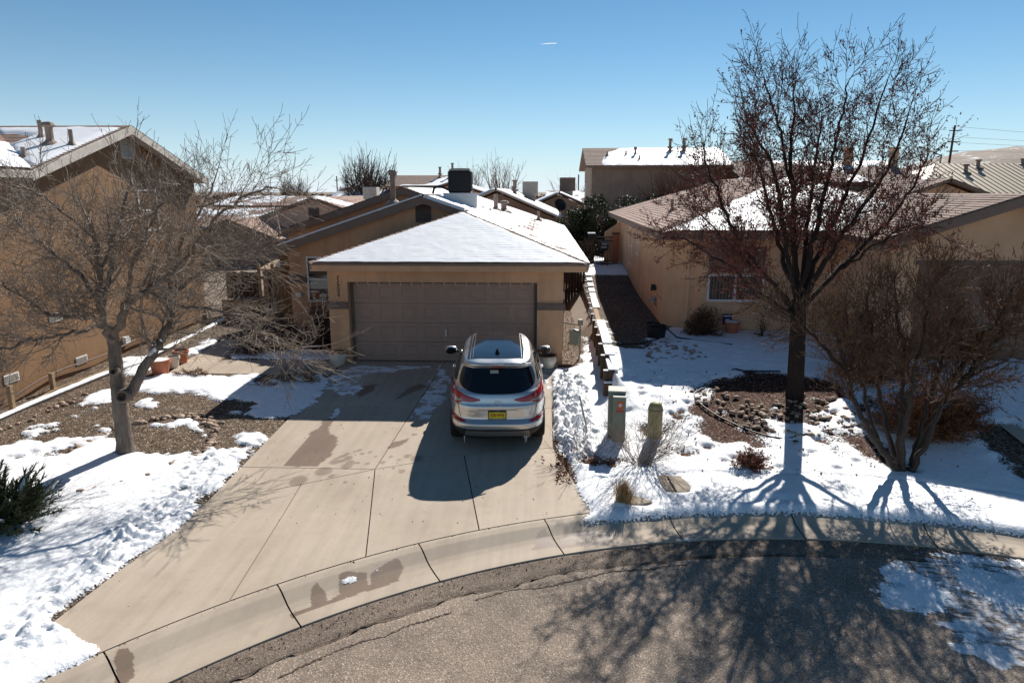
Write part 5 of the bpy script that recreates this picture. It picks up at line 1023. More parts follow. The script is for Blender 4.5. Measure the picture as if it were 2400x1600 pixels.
    patch(rnd([(-.62, 1.52), (.62, 1.52), (.74, 1.12), (-.74, 1.12)], 1), 'f', G_, 'windscreen', res=.06)
    for y in (.86, 3.53):
        ring = [(y + .45 * math.cos(a), .335 + .45 * math.sin(a)) for a in np.linspace(-.1, math.pi + .1, 26)] + [(y + .375 * math.cos(a), .335 + .375 * math.sin(a)) for a in np.linspace(math.pi + .1, -.1, 26)]
        patch(ring, 's', clad, 'wheel_arch', off=.008, mirror=True, res=.05)
        for s in (-1, 1):
            mb = MB()
            pf = [(.20, -.115), (.31, -.115), (.345, -.085), (.35, 0), (.345, .085), (.31, .115), (.20, .115)]
            vs_ = [(s * .775 + w, y + r * math.cos(2 * math.pi * q / 36), .345 + r * math.sin(2 * math.pi * q / 36)) for r, w in pf for q in range(36)]
            mb.add(vs_, [(i * 36 + q, i * 36 + (q + 1) % 36, (i + 1) * 36 + (q + 1) % 36, (i + 1) * 36 + q) for i in range(6) for q in range(36)]); wh = mb.build('wheel', tyre, t, smooth=True)
            mb = MB(); rim = MB()
            for q in range(5):
                a = q * 2 * math.pi / 5 + .3; c, sn = math.cos(a), math.sin(a); rim.tube([(s * .865, y + .03 * c, .345 + .03 * sn), (s * .86, y + .215 * c, .345 + .215 * sn)], .028, 5)
            rim.tube([(s * .85, y + .215 * math.cos(a), .345 + .215 * math.sin(a)) for a in np.linspace(0, 2 * math.pi, 25)], .018, 6); rim.tube([(s * .84, y, .345), (s * .87, y, .345)], .05, 10); rim.build('rim', M['metal'], wh)
    for s in (-1, 1):
        mb = MB(); c = Vector((s * 1.03, 3.02, 1.10)); nu, nv = 14, 10; vs_ = []
        for q in range(nv + 1):
            ph = -math.pi / 2 + math.pi * q / nv
            for r in range(nu):
                a = 2 * math.pi * r / nu; cx, sy, sz = math.cos(ph) * math.cos(a), math.cos(ph) * math.sin(a), math.sin(ph); pw = lambda k: math.copysign(abs(k) ** .7, k); vs_.append((c.x + .13 * pw(cx), c.y + .075 * pw(sy) + .02, c.z + .085 * pw(sz)))
        mb.add(vs_, [(q * nu + r, q * nu + (r + 1) % nu, (q + 1) * nu + (r + 1) % nu, (q + 1) * nu + r) for q in range(nv) for r in range(nu)]); mm_ = mb.build('wing_mirror', paint, t, smooth=True)
        mb = MB(); mb.prism([(c.x + .118 * math.cos(a), 2.957, c.z + .072 * math.sin(a)) for a in np.linspace(0, 2 * math.pi, 20, endpoint=False)], (0, -.008, 0)); mb.build('mirror_glass', M['carglass'], mm_)
        mb = MB(); mb.tube([(s * .86, 3.03, 1.07), (s * .95, 3.03, 1.075)], .03, 8); mb.build('mirror_stalk', M['black'], mm_)
        for y, x in ((1.30, .905), (2.35, .905)): mb = MB(); mb.tube([(s * (x - .0), y - .1, .93), (s * (x + .035), y - .06, .935), (s * (x + .035), y + .06, .935), (s * x, y + .1, .93)], .016, 6); mb.build('door_handle', M['chrome'], t)
        for y in (1.38, 2.42, 3.30): patch([(y, .46), (y + .008, .46), (y + .008, 1.08), (y, 1.08)], 's', M['black'], 'shut_line', off=.0025, mirror=False, res=.06) if s > 0 else None
    # spoiler lip, exhausts, bumper steps
    mb = MB(); mb.tube([(-.62, .60, 1.515), (-.3, .435, 1.535), (0, .415, 1.54), (.3, .435, 1.535), (.62, .60, 1.515)], .014, 8); mb.build('spoiler', paint, t, smooth=True)
    mb = MB(); mb.box(-.10, .10, .425, .44, 1.49, 1.505); mb.build('brake_light', lens, t)
    for x in (.48, .57): mb = MB(); mb.tube([(x, .16, .27), (x, .35, .27)], .026, 10); mb.build('exhaust', M['pipe'], t)
    for x in (-.60, .50, .53): mb = MB(); mb.tube([(x, .13, .29), (x + .005, .12, .15)], [.008, .001], 5); mb.build('icicle', M['white'], t)
    patch(rnd([(.50, .95), (.86, .93), (.90, .84), (.60, .83)], 1), 'f', clear, 'headlight', mirror=True); patch([(-.40, .88), (.40, .88), (.30, .55), (-.30, .55)], 'f', M['black'], 'grille')
    return t
car = build_car()
car.location = (-.75, 11.62, G(-.72, 12.4) + .045 * -.78 + .012); car.rotation_euler = (math.atan(.045), 0, math.radians(3.2))
LT = [
  ('trunk', [(-7.52,11.42,-0.31),(-7.54,11.45,0.55),(-7.55,11.49,1.25),(-7.55,11.52,1.87)]),
  ('L1', [(-7.56,11.52,1.79),(-7.58,11.34,2.21),(-7.47,11.15,2.61),(-7.28,10.97,3.0),(-7.17,10.79,3.64),(-7.19,10.6,4.25),(-7.37,10.42,4.88)]),
  ('L1b', [(-7.38,11.12,2.98),(-7.2,11.27,3.61),(-6.91,11.42,4.38),(-6.85,11.57,5.01),(-6.82,11.72,5.5)]),
  ('L2', [(-7.71,11.52,2.17),(-7.71,11.74,2.67),(-7.68,11.96,3.26),(-7.79,12.18,3.85),(-7.88,12.4,4.53),(-8.0,12.62,5.06)]),
  ('L3', [(-7.56,11.52,1.79),(-7.15,11.42,2.46),(-6.72,11.32,2.74),(-6.22,11.22,3.04),(-5.85,11.12,3.34),(-5.47,11.02,3.77),(-5.07,10.92,4.44),(-4.7,10.82,5.09)]),
  ('L4', [(-7.38,11.42,0.76),(-7.07,11.65,1.37),(-6.88,11.88,1.76),(-6.78,12.11,2.15),(-6.86,12.33,2.59),(-6.96,12.56,3.21),(-6.98,12.79,3.91),(-6.8,13.02,4.77)]),
  ('L5', [(-7.57,11.42,2.0),(-7.66,11.18,2.27),(-7.83,10.94,2.34),(-8.08,10.7,2.41),(-8.21,10.46,2.71),(-8.39,10.22,3.02)]),
  ('L5b', [(-7.69,11.42,2.12),(-7.81,10.97,2.06),(-7.93,10.52,2.08),(-8.01,10.07,2.1),(-8.14,9.62,2.07)]),
  ('L6', [(-6.76,12.12,2.47),(-6.28,12.34,2.91),(-5.79,12.57,3.21),(-5.4,12.8,3.27),(-4.89,13.02,3.5)]),
  ('L7', [(-6.72,11.32,2.72),(-6.24,11.42,2.47),(-5.55,11.52,2.34),(-5.01,11.62,2.02),(-4.61,11.72,1.77),(-4.23,11.82,1.64)]),
  ('L8', [(-7.52,11.22,2.6),(-8.02,11.47,3.01),(-8.67,11.72,3.43),(-9.34,11.97,3.86),(-9.96,12.22,4.15)]),
  ('L9', [(-5.47,11.02,3.77),(-4.8,10.89,4.25),(-4.18,10.75,4.44),(-3.73,10.62,4.51)]),
  ('L10', [(-6.87,12.42,2.9),(-6.65,12.75,3.67),(-6.24,13.09,4.54),(-6.14,13.42,5.5)]),
  ('L11', [(-7.15,11.42,2.46),(-6.77,11.07,3.2),(-6.22,10.72,3.78),(-5.61,10.37,4.44),(-5.16,10.02,5.1)]),
  ('L12', [(-7.32,11.02,3.62),(-7.55,10.69,4.05),(-7.74,10.35,4.38),(-7.86,10.02,4.5)]),
]
RT = [
  ('trunk', [(5.3,13.85,0.17),(5.27,13.85,0.95),(5.24,13.85,1.66),(5.2,13.85,2.28)]),
  ('R1', [(5.21,13.85,2.23),(5.06,13.91,3.13),(4.94,13.97,4.38),(4.84,14.03,5.59),(4.86,14.09,6.54),(4.98,14.15,7.5)]),
  ('R2', [(5.2,13.85,1.93),(4.5,13.67,2.73),(3.86,13.49,3.41),(3.39,13.31,4.22),(3.03,13.13,4.92),(2.84,12.95,5.5)]),
  ('R2b', [(5.2,13.85,1.88),(4.4,13.55,2.4),(3.54,13.25,3.02),(2.8,12.95,3.45),(2.23,12.65,3.66)]),
  ('R2c', [(4.49,13.65,2.73),(3.89,14.02,3.29),(3.25,14.38,3.95),(2.87,14.75,4.2)]),
  ('R3', [(5.14,13.85,2.36),(4.88,14.17,3.19),(4.6,14.5,4.29),(4.36,14.82,5.32),(3.93,15.15,6.46)]),
  ('R3b', [(4.94,13.95,4.38),(4.55,13.72,5.33),(4.17,13.48,6.15),(3.85,13.25,6.85)]),
  ('R4', [(5.2,13.85,2.28),(5.32,13.69,3.4),(5.4,13.53,4.46),(5.44,13.37,5.3),(5.48,13.21,6.18),(5.46,13.05,6.79)]),
  ('R5', [(5.23,13.85,2.19),(5.66,14.03,3.38),(6.16,14.21,4.54),(6.54,14.39,5.61),(6.84,14.57,6.68),(6.98,14.75,7.22)]),
  ('R6', [(5.23,13.85,2.1),(5.64,13.55,3.25),(6.12,13.25,4.3),(6.39,12.95,5.27),(6.41,12.65,6.3)]),
  ('R7', [(5.24,13.85,2.06),(6.02,13.98,2.87),(6.9,14.1,3.8),(7.5,14.22,4.79),(7.71,14.35,5.61)]),
  ('R7b', [(6.01,13.95,2.87),(6.56,13.65,3.41),(7.01,13.35,3.75),(7.58,13.05,3.53)]),
  ('R8', [(5.21,13.85,2.23),(5.39,14.22,3.45),(5.55,14.6,4.63),(5.76,14.98,5.75),(5.85,15.35,6.81)]),
  ('R9', [(5.15,13.85,2.28),(4.7,13.48,3.49),(4.25,13.1,4.76),(3.68,12.72,5.48),(3.36,12.35,5.86)]),
]
VT = [
  ('V1', [(6.09,11.03,-0.26),(5.62,10.91,0.27),(5.15,10.79,0.93),(4.87,10.67,1.54),(4.62,10.55,2.18),(4.29,10.43,2.8)]),
  ('V1b', [(4.89,10.73,1.52),(4.49,10.93,2.03),(4.05,11.13,2.41),(3.77,11.33,2.51)]),
  ('V2', [(6.15,11.03,-0.26),(6.07,11.19,0.29),(6.12,11.35,0.84),(6.19,11.51,1.55),(6.0,11.67,2.62),(5.92,11.83,3.32)]),
  ('V3', [(6.19,11.03,-0.24),(6.38,10.97,0.23),(6.53,10.91,0.91),(6.74,10.85,1.37),(7.13,10.79,1.67),(7.77,10.73,1.9)]),
  ('V4', [(6.28,11.13,-0.26),(6.44,11.28,0.26),(6.68,11.43,1.2),(6.91,11.58,2.2),(7.11,11.73,3.19)]),
  ('V5', [(6.1,11.13,-0.26),(5.98,11.4,0.44),(5.8,11.68,1.27),(5.74,11.96,2.27),(5.63,12.23,3.14)]),
  ('V6', [(6.26,11.03,-0.22),(6.48,11.1,0.55),(6.97,11.18,1.64),(7.49,11.26,2.55),(7.82,11.33,3.37)]),
  ('V7', [(6.1,11.03,-0.24),(5.94,10.8,0.65),(5.88,10.58,1.78),(5.82,10.35,2.82),(5.55,10.13,3.54)]),
  ('V8', [(6.73,10.83,1.37),(7.36,11.13,2.01),(7.97,11.43,2.38),(8.69,11.73,2.63)]),
  ('V9', [(5.68,11.03,0.23),(5.53,11.33,0.92),(5.28,11.63,1.88),(5.32,11.93,2.72)]),
]
# ================================================================== TREES AND SHRUBS
def spline(P, sub=5):
    P = np.array(P, float); n = len(P); Q = []
    for i in range(n - 1):
        p0, p1, p2, p3 = P[max(i - 1, 0)], P[i], P[i + 1], P[min(i + 2, n - 1)]
        for f in np.arange(sub) / sub: Q.append(.5 * (2 * p1 + (p2 - p0) * f + (2 * p0 - 5 * p1 + 4 * p2 - p3) * f * f + (3 * p1 - p0 - 3 * p2 + p3) * f ** 3))
    Q.append(P[-1]); return np.array(Q)
class Plant:
    def __init__(s, seed): s.r = np.random.default_rng(seed); s.tips = []; s.nodes = []
    def rnd_perp(s, d, ang):
        v = s.r.normal(size=3); v -= d * v.dot(d); v /= np.linalg.norm(v) + 1e-9; return d * math.cos(ang) + v * math.sin(ang)
    def branch(s, mb, p, d, L, r, lv, cfg):
        n = max(3, int(L / cfg['seg'])); st = L / n; pts = [p]; dirs = [d]; rad = [r]
        jit = cfg['jit']; up = cfg['up'][min(lv, len(cfg['up']) - 1)]
        for i in range(n):
            d = d + s.r.normal(size=3) * jit + np.array([0, 0, up]) * st; d = d / np.linalg.norm(d); p = p + d * st; pts.append(p); dirs.append(d); rad.append(max(cfg['rmin'], r * (1 - .75 * (i + 1) / n)))
        mb.tube([tuple(q) for q in pts], rad, 5 if r > .02 else 3, cap=False)
        s.nodes += [(q, dd, lv) for q, dd in zip(pts[1:], dirs[1:])]
        if lv >= cfg['levels']: s.tips.append((pts[-1], d)); return
        m = cfg['kids'][lv]; m = max(1, int(m * L / cfg['len'][lv] + s.r.random()))
        for k in range(m):
            f = cfg.get('f0', .2) + (1 - cfg.get('f0', .2)) * (k + s.r.random()) / m; i = min(n, max(1, int(f * n)))
            s.branch(mb, pts[i], s.rnd_perp(dirs[i], math.radians(s.r.uniform(*cfg['ang']))), cfg['len'][lv + 1] * s.r.uniform(.6, 1.25) * (1.1 - .35 * f), max(cfg['rmin'], rad[i] * cfg['rr']), lv + 1, cfg)
        s.branch(mb, pts[-1], d, cfg['len'][lv + 1] * s.r.uniform(.7, 1.1), max(cfg['rmin'], rad[-1]), lv + 1, cfg)
    def limbs(s, root, limbs, radii, m, cfg, mb, wob=.02, frac=.9, name='limb'):
        for (nm, P), (ra, rb) in zip(limbs, radii):
            Q = spline(P, 6); Q = Q[:max(5, int(len(Q) * (frac(nm) if callable(frac) else frac)))]; Q[1:-1] += s.r.normal(size=(len(Q) - 2, 3)) * wob; n = len(Q)
            R = [ra + (rb - ra) * (i / (n - 1)) ** .8 for i in range(n)]
            lm = MB(); lm.tube([tuple(q) for q in Q], R, 9 if ra > .06 else 6); lm.build(name, m, root, smooth=True)
            L = np.linalg.norm(np.diff(Q, axis=0), axis=1).sum(); k = int(L * cfg['dens'])
            for j in range(k):
                f = cfg['lf0'] + (1 - cfg['lf0']) * (j + s.r.random()) / k; i = min(n - 2, int(f * (n - 1))); d = Q[i + 1] - Q[i]; d /= np.linalg.norm(d)
                s.branch(mb, Q[i], s.rnd_perp(d, math.radians(s.r.uniform(*cfg['ang']))), cfg['len'][0] * s.r.uniform(.5, 1.2) * (1.15 - .55 * f), max(cfg['rmin'], R[i] * .45), 0, cfg)
            d = Q[-1] - Q[-2]; s.branch(mb, Q[-1], d / np.linalg.norm(d), cfg['len'][0] * .6, rb * .9, 0, cfg)
def leaf_faces(nodes, r, n, size, spread, asp=.45, droop=0.):
    """n small bent leaf blades scattered about the twig points"""
    idx = r.integers(0, len(nodes), n); V = np.zeros((n, 4, 3)); 
    P = np.array([nodes[i][0] for i in idx]) + r.normal(size=(n, 3)) * spread
    a = r.normal(size=(n, 3)); a[:, 2] -= droop; a /= np.linalg.norm(a, axis=1)[:, None]; b = np.cross(a, r.normal(size=(n, 3))); b /= np.linalg.norm(b, axis=1)[:, None] + 1e-9
    s = size * r.uniform(.5, 1.3, n)[:, None]
    V[:, 0] = P - a * s * .5; V[:, 1] = P + b * s * asp * .5; V[:, 2] = P + a * s * .5; V[:, 3] = P - b * s * asp * .5
    c = np.cross(a, b) * s * .12; V[:, 1] += c; V[:, 3] += c
    return V.reshape(-1, 3), np.arange(4 * n).reshape(-1, 4)
# ------------------------------------------------------------------ bare tree, left
lt = thing('bare_tree', 'large bare pale barked tree on the left yard, forked low with pruning cuts', 'tree', (0, 0, 0))
pl_ = Plant(3); D_ = dict(LT)
mb = MB(); Q = spline(D_['trunk'], 8); n = len(Q); R = [.148 * (1 + .35 * max(0, 1 - i / 4) ** 2) * (1 - .34 * i / n) for i in range(n)]
Q = np.r_[[Q[0] - [0, 0, .15]], Q]; R = [R[0] * 1.1] + R; mb.tube([tuple(q + np.array([.006 * math.sin(i * 2.1), .006 * math.cos(i * 1.7), 0])) for i, q in enumerate(Q)], R, 16); tr = mb.build('trunk', M['bark'], lt, smooth=True)
dmod = bpy.data.textures.new('bark_relief', 'CLOUDS'); dmod.noise_scale = .12
for x, y, z, rr_, dx, dz in ((-7.36, 11.27, .86, .105, .3, .25), (-7.47, 11.30, 1.30, .06, .2, .3)):
    mb = MB(); ax = Vector((dx, -1, dz)).normalized(); c = Vector((x, y, z)); u = ax.orthogonal().normalized(); w = ax.cross(u); prf = [(1.25, -.10), (1.15, .02), (1.0, .06), (.72, .05), (.6, .0), (0, -.02)]; vs_ = []
    for r_, h_ in prf: vs_ += [c + ax * h_ + (u * math.cos(a) + w * math.sin(a)) * rr_ * r_ for a in np.linspace(0, 2 * math.pi, 14, endpoint=False)]
    mb.add(vs_, [(i * 14 + k, i * 14 + (k + 1) % 14, (i + 1) * 14 + (k + 1) % 14, (i + 1) * 14 + k) for i in range(5) for k in range(14)], 0); mb.m = [0 if i < 42 else 1 for i in range(len(mb.f))]; mb.build('pruning_scar', [M['bark'], M['cut']], tr, smooth=True)
cfgL = dict(seg=.11, jit=.10, up=[.2, .3, .4, .5], rmin=.0033, levels=3, kids=[4.2, 3.6, 2.6], len=[.86, .52, .30, .17], ang=(25, 62), rr=.62, dens=7.6, lf0=.22, f0=.15)
tw = MB(); rad = {'L1': (0.080, .03), 'L1b': (0.038, .02), 'L2': (0.063, .025), 'L3': (0.084, .022), 'L4': (0.105, .03), 'L5': (0.050, .02), 'L5b': (0.038, .018), 'L6': (0.042, .016), 'L7': (0.042, .014), 'L8': (0.042, .018), 'L9': (0.029, .014), 'L10': (0.042, .018), 'L11': (0.046, .016), 'L12': (0.029, .014)}
lim = [(k, p) for k, p in LT if k != 'trunk']; pl_.limbs(lt, lim, [rad[k] for k, _ in lim], M['bark'], cfgL, tw, frac=lambda k: .97 if k in ('L5', 'L5b', 'L7', 'L8') else .86 if k == 'L6' else .70 if k in ('L3', 'L9', 'L11', 'L10') else .60 if k in ('L1b', 'L2') else .74)
tw.build('crown', M['twig'], lt)
# snow lying on the big leaning limb
Q = spline(D_['L4'], 6)[3:14]; mb = MB(); mb.tube([tuple(q + np.array([.03, .02, .085 - .002 * i])) for i, q in enumerate(Q)], [.01] + [.045] * (len(Q) - 2) + [.01], 6); mb.build('snow_on_limb', M['snow'], lt, smooth=True)
# ------------------------------------------------------------------ tree with red leaves, right
rt = thing('red_leaf_tree', 'tall upright tree with dark bark and dry red leaves on the right yard', 'tree', (0, 0, 0)); pr_ = Plant(8); D_ = dict(RT)
mb = MB(); Q = spline(D_['trunk'], 8); n = len(Q); R = [.172 * (1 + .3 * max(0, 1 - i / 4) ** 2) * (1 - .2 * i / n) for i in range(n)]; Q = np.r_[[Q[0] - [0, 0, .2]], Q]; R = [R[0] * 1.1] + R
mb.tube([tuple(q) for q in Q], R, 16); mb.build('trunk', M['bark_dark'], rt, smooth=True)
cfgR = dict(seg=.13, jit=.13, up=[.55, .6, .6, .7], rmin=.0045, levels=3, kids=[4.4, 3.6, 2.4], len=[.80, .46, .27, .15], ang=(25, 58), rr=.6, dens=4.2, lf0=.24, f0=.12)
rad = {'R1': (0.080, .012), 'R2': (0.060, .014), 'R2b': (0.048, .014), 'R2c': (0.032, .012), 'R3': (0.064, .014), 'R3b': (0.036, .012), 'R4': (0.068, .012), 'R5': (0.068, .012), 'R6': (0.068, .014), 'R7': (0.060, .014), 'R7b': (0.032, .012), 'R8': (0.064, .014), 'R9': (0.056, .014)}
lim = [(k, p) for k, p in RT if k != 'trunk']; tw = MB(); pr_.limbs(rt, lim, [rad[k] for k, _ in lim], M['bark_dark'], cfgR, tw, frac=lambda k: .80 if k in ('R1', 'R3', 'R3b', 'R8', 'R5') else .86); tw.build('crown', M['twig_dark'], rt)
nd_ = [q for q in pr_.nodes if q[2] >= 1]; wts = np.array([max(.16, 1.3 - .21 * max(0, q[0][2] - 1.5)) for q in nd_]); keepn = [q for q, w in zip(nd_, wts) if pr_.r.random() < w]
V, F = leaf_faces(keepn, pr_.r, 21000, .06, .04, .45, .6); o = fastmesh('leaves', V, F, M['leaf_red'], rt, kind='stuff', smooth=False)
# ------------------------------------------------------------------ big many stemmed shrub, right
vt = thing('large_shrub', 'large many stemmed brown shrub with dry seed spikes at the right', 'shrub', (0, 0, 0)); pv = Plant(21)
cfgV = dict(seg=.12, jit=.14, up=[.5, .7, .8, .9], rmin=.0038, levels=2, kids=[5.5, 4.5], len=[.62, .38, .24], ang=(22, 52), rr=.6, dens=6.4, lf0=.50, f0=.15)
rad = {'V1': (.068, .02), 'V1b': (.04, .014), 'V2': (.06, .02), 'V3': (.055, .02), 'V4': (.055, .018), 'V5': (.06, .018), 'V6': (.055, .018), 'V7': (.06, .016), 'V8': (.04, .014), 'V9': (.045, .014)}
tw = MB(); pv.limbs(vt, VT, [rad[k] for k, _ in VT], M['bark_shrub'], cfgV, tw, name='stem', frac=.84); tw.build('crown', M['twig_shrub'], vt)
def spikes(tips, r, n, L, w):
    mb_V = []; F = []; idx = r.integers(0, len(tips), n)
    for k, i in enumerate(idx):
        p, d = tips[i][0], tips[i][1]; d = d + r.normal(size=3) * .35 + np.array([0, 0, .25]); d /= np.linalg.norm(d); a = np.cross(d, [0.3, .8, .2]); a /= np.linalg.norm(a); b = np.cross(d, a); l = L * r.uniform(.5, 1.3); p = p + r.normal(size=3) * .04; b0 = len(mb_V)
        for s_, q in ((0, .4), (.3, 1.), (.7, .8)): mb_V += [p + d * l * s_ + a * w * q, p + d * l * s_ - a * w * .5 * q + b * w * .85 * q, p + d * l * s_ - a * w * .5 * q - b * w * .85 * q]
        mb_V.append(p + d * l)
        for rr2 in (0, 3): F += [(b0 + rr2 + j, b0 + rr2 + (j + 1) % 3, b0 + rr2 + 3 + (j + 1) % 3, b0 + rr2 + 3 + j) for j in range(3)]
        F += [(b0 + 6, b0 + 7, b0 + 9, b0 + 9), (b0 + 7, b0 + 8, b0 + 9, b0 + 9), (b0 + 8, b0 + 6, b0 + 9, b0 + 9)]
    return np.array(mb_V), F
V, F = spikes(pv.tips, pv.r, 5200, .12, .008); mb = MB(); mb.add(V, [f if f[2] != f[3] else f[:3] for f in F]); mb.build('seed_spikes', M['seed'], vt, kind='stuff')
V, F = leaf_faces([q for q in pv.nodes if q[2] >= 1], pv.r, 6500, .045, .05, .3); fastmesh('dry_leaves', V, F, M['leaf_brownish'], vt, kind='stuff', smooth=False)
# ------------------------------------------------------------------ shrubs of leaves and twigs
def bush(name, label, x, y, rx, ry, h, seed, leafm, twigm, nleaf, leaf, group=None, ntw=60, asp=.5, cat='shrub', z=None, base=.12, spread=.03, open_=.0):
    z = G(x, y) if z is None else z; t = thing(name, label, cat, (x, y, z), 0, group); p = Plant(seed); mb = MB(); nodes = []
    for k in range(ntw):
        th = p.r.uniform(0, 2 * math.pi); ph = math.acos(p.r.uniform(-.05, 1)); d = np.array([math.sin(ph) * math.cos(th) * rx, math.sin(ph) * math.sin(th) * ry, max(.12, math.cos(ph)) * h]) * p.r.uniform(.75, 1.08)
        b = np.array([p.r.normal() * rx * base, p.r.normal() * ry * base, -.03]); m = b * .4 + d * np.array([.38, .38, .55]) + p.r.normal(size=3) * .04 * h
        Q = spline([b, m, d], 5); mb.tube([tuple(q) for q in Q], np.linspace(.012, .003, len(Q)) * max(.6, h), 3, cap=False)
        for q in Q[2:]:
            nodes.append((q, d, 1))
            for _ in range(3):
                e = p.r.normal(size=3); e[2] = abs(e[2]) * .7; e = q + e / np.linalg.norm(e) * p.r.uniform(.08, .22) * h; mb.tube([tuple(q), tuple(e)], [.004, .002], 3, cap=False); nodes.append((e, d, 1))
    mb.build('branches', twigm, t)
    if nleaf: V, F = leaf_faces(nodes, p.r, nleaf, leaf, spread * max(h, .5), asp); fastmesh('leaves', V, F, leafm, t, kind='stuff', smooth=False)
    return t
bush('round_shrub', 'round dark brown shrub under the window of the peach house', 4.36, 18.1, .50, .45, .78, 31, M['leaf_brownish'], M['rust_twig'], 5200, .055, ntw=90, asp=.35)
bush('round_shrub', 'large dark round shrub behind the big brown shrub near the peach garage', 7.1, 14.55, .72, .65, .92, 32, M['leaf_brownish'], M['rust_twig'], 9000, .055, ntw=120, asp=.35)
bush('rusty_shrub', 'rusty orange leaved dark shrub behind the stems of the large brown shrub', 7.15, 12.3, .95, .75, 1.0, 33, M['leaf_rust'], M['rust_twig'], 10000, .055, ntw=130, asp=.4)
bush('rusty_shrub', 'dark rusty shrub at the right end beside the neighbour driveway', 7.95, 12.55, .55, .5, .75, 38, M['leaf_rust'], M['rust_twig'], 4500, .05, ntw=80, asp=.4)
bush('red_shrub', 'small dark red twiggy shrub in the snow left of the tree shadow', 3.62, 11.14, .34, .28, .36, 34, M['leaf_red'], M['rust_twig'], 1800, .045, ntw=70, asp=.4)
bush('thin_sapling', 'thin sapling with a few orange leaves by the peach wall', 5.85, 17.9, .30, .22, .95, 36, M['leaf_rust'], M['twig_dark'], 90, .07, ntw=7, cat='sapling')
for lab, x, y, h, s_ in (('dark twiggy shrub against the garage side wall', -6.0, 18.6, 1.25, 41), ('brown grey shrub clump in front of the window of the tan house', -7.2, 18.7, .85, 42), ('low dry shrub left of the garage along the walkway', -7.9, 18.1, .60, 43), ('dark shrub with tangled branches under the tan house window', -6.7, 20.4, 1.2, 44)):
    bush('courtyard_shrub', lab, x, y, .65, .6, h, s_, M['leaf_brownish'], M['twig_dark'], 900 if h > 1 else 2600, .045, 'shrubs by the entry of the tan house', 70, .3)
for lab, x, y, s_ in (('dry fan shaped stem tuft at the driveway edge, left of its twin', -5.98, 15.5, 51), ('dry fan shaped stem tuft at the driveway edge, right of its twin', -5.5, 15.5, 52)): bush('dry_tuft', lab, x, y, .28, .24, .42, s_, None, M['drytwig'], 0, .03, 'dry tufts beside the driveway', 46, base=.05)
bush('rust_groundcover', 'low rusty dried flower clump between pots and walkway', -8.55, 15.95, .55, .16, .20, 53, M['leaf_rust'], M['rust_twig'], 900, .03, None, 70, base=.6)
bush('low_dry_plant', 'flat brown dried plant in the snow at the shaded driveway edge', -6.45, 15.2, .42, .2, .14, 54, M['leaf_rust'], M['rust_twig'], 500, .03, None, 50, base=.6)
# airy dry shrub round the pedestal
t = thing('wispy_shrub', 'wispy bare twig shrub in front of the pedestal and yellow marker', 'shrub', (1.75, 11.15, G(1.75, 11.15))); p = Plant(61); mb = MB()
cfgW = dict(seg=.08, jit=.10, up=[.2, .2, .2], rmin=.0022, levels=2, kids=[3.2, 3], len=[.75, .38, .2], ang=(14, 42), rr=.6, f0=.3)
for k in range(46):
    th = p.r.uniform(0, 2 * math.pi); tilt = p.r.uniform(.25, 1.15); d = np.array([math.cos(th) * math.sin(tilt) * 1.15, math.sin(th) * math.sin(tilt) * .8, math.cos(tilt)]); d /= np.linalg.norm(d); p.branch(mb, np.array([p.r.normal() * .09, p.r.normal() * .07, -.03]), d, p.r.uniform(.55, .95), .007, 0, cfgW)
mb.build('stems', M['drytwig'], t)
t = thing('wispy_shrub', 'smaller tangle of bare twigs and brown litter left of the pedestal base', 'shrub', (.98, 11.35, G(.98, 11.35))); p = Plant(62); mb = MB()
for k in range(22):
    th = p.r.uniform(0, 2 * math.pi); tilt = p.r.uniform(.7, 1.35); d = np.array([math.cos(th) * math.sin(tilt), math.sin(th) * math.sin(tilt) * .7, math.cos(tilt)]); p.branch(mb, np.array([p.r.normal() * .12, p.r.normal() * .07, -.02]), d, p.r.uniform(.3, .6), .005, 0, cfgW)
mb.build('stems', M['rust_twig'], t)
t = thing('straw_grass_tuft', 'straw coloured ornamental grass tuft by the driveway corner', 'grass tuft', (1.30, 9.82, G(1.3, 9.82))); r = np.random.default_rng(7); V = []; F = []
for k in range(520):
    th = r.uniform(0, 6.283); ti = abs(r.normal()) * .38; d = np.array([math.cos(th) * math.sin(ti), math.sin(th) * math.sin(ti), math.cos(ti)]); L = r.uniform(.22, .52); b0 = len(V); o_ = np.array([r.normal() * .045, r.normal() * .04, 0]); s_ = np.cross(d, [0, 0, 1]) + 1e-6; s_ = s_ / np.linalg.norm(s_) * .0045
    V += [o_ - s_, o_ + s_, o_ + d * L * .6 + s_ * .8, o_ + d * L * .6 - s_ * .8, o_ + d * L + np.array([d[0], d[1], -.3]) * .06]; F += [(b0, b0 + 1, b0 + 2, b0 + 3), (b0 + 3, b0 + 2, b0 + 4)]
mb = MB(); mb.add(V, F); mb.build('blades', M['straw'], t)
mb = MB(); mb.lathe([(0, .08), (.07, .07), (.11, .0)], 10, (-.05, -.1, 0)); mb.build('snow', M['snow'], t, smooth=True)
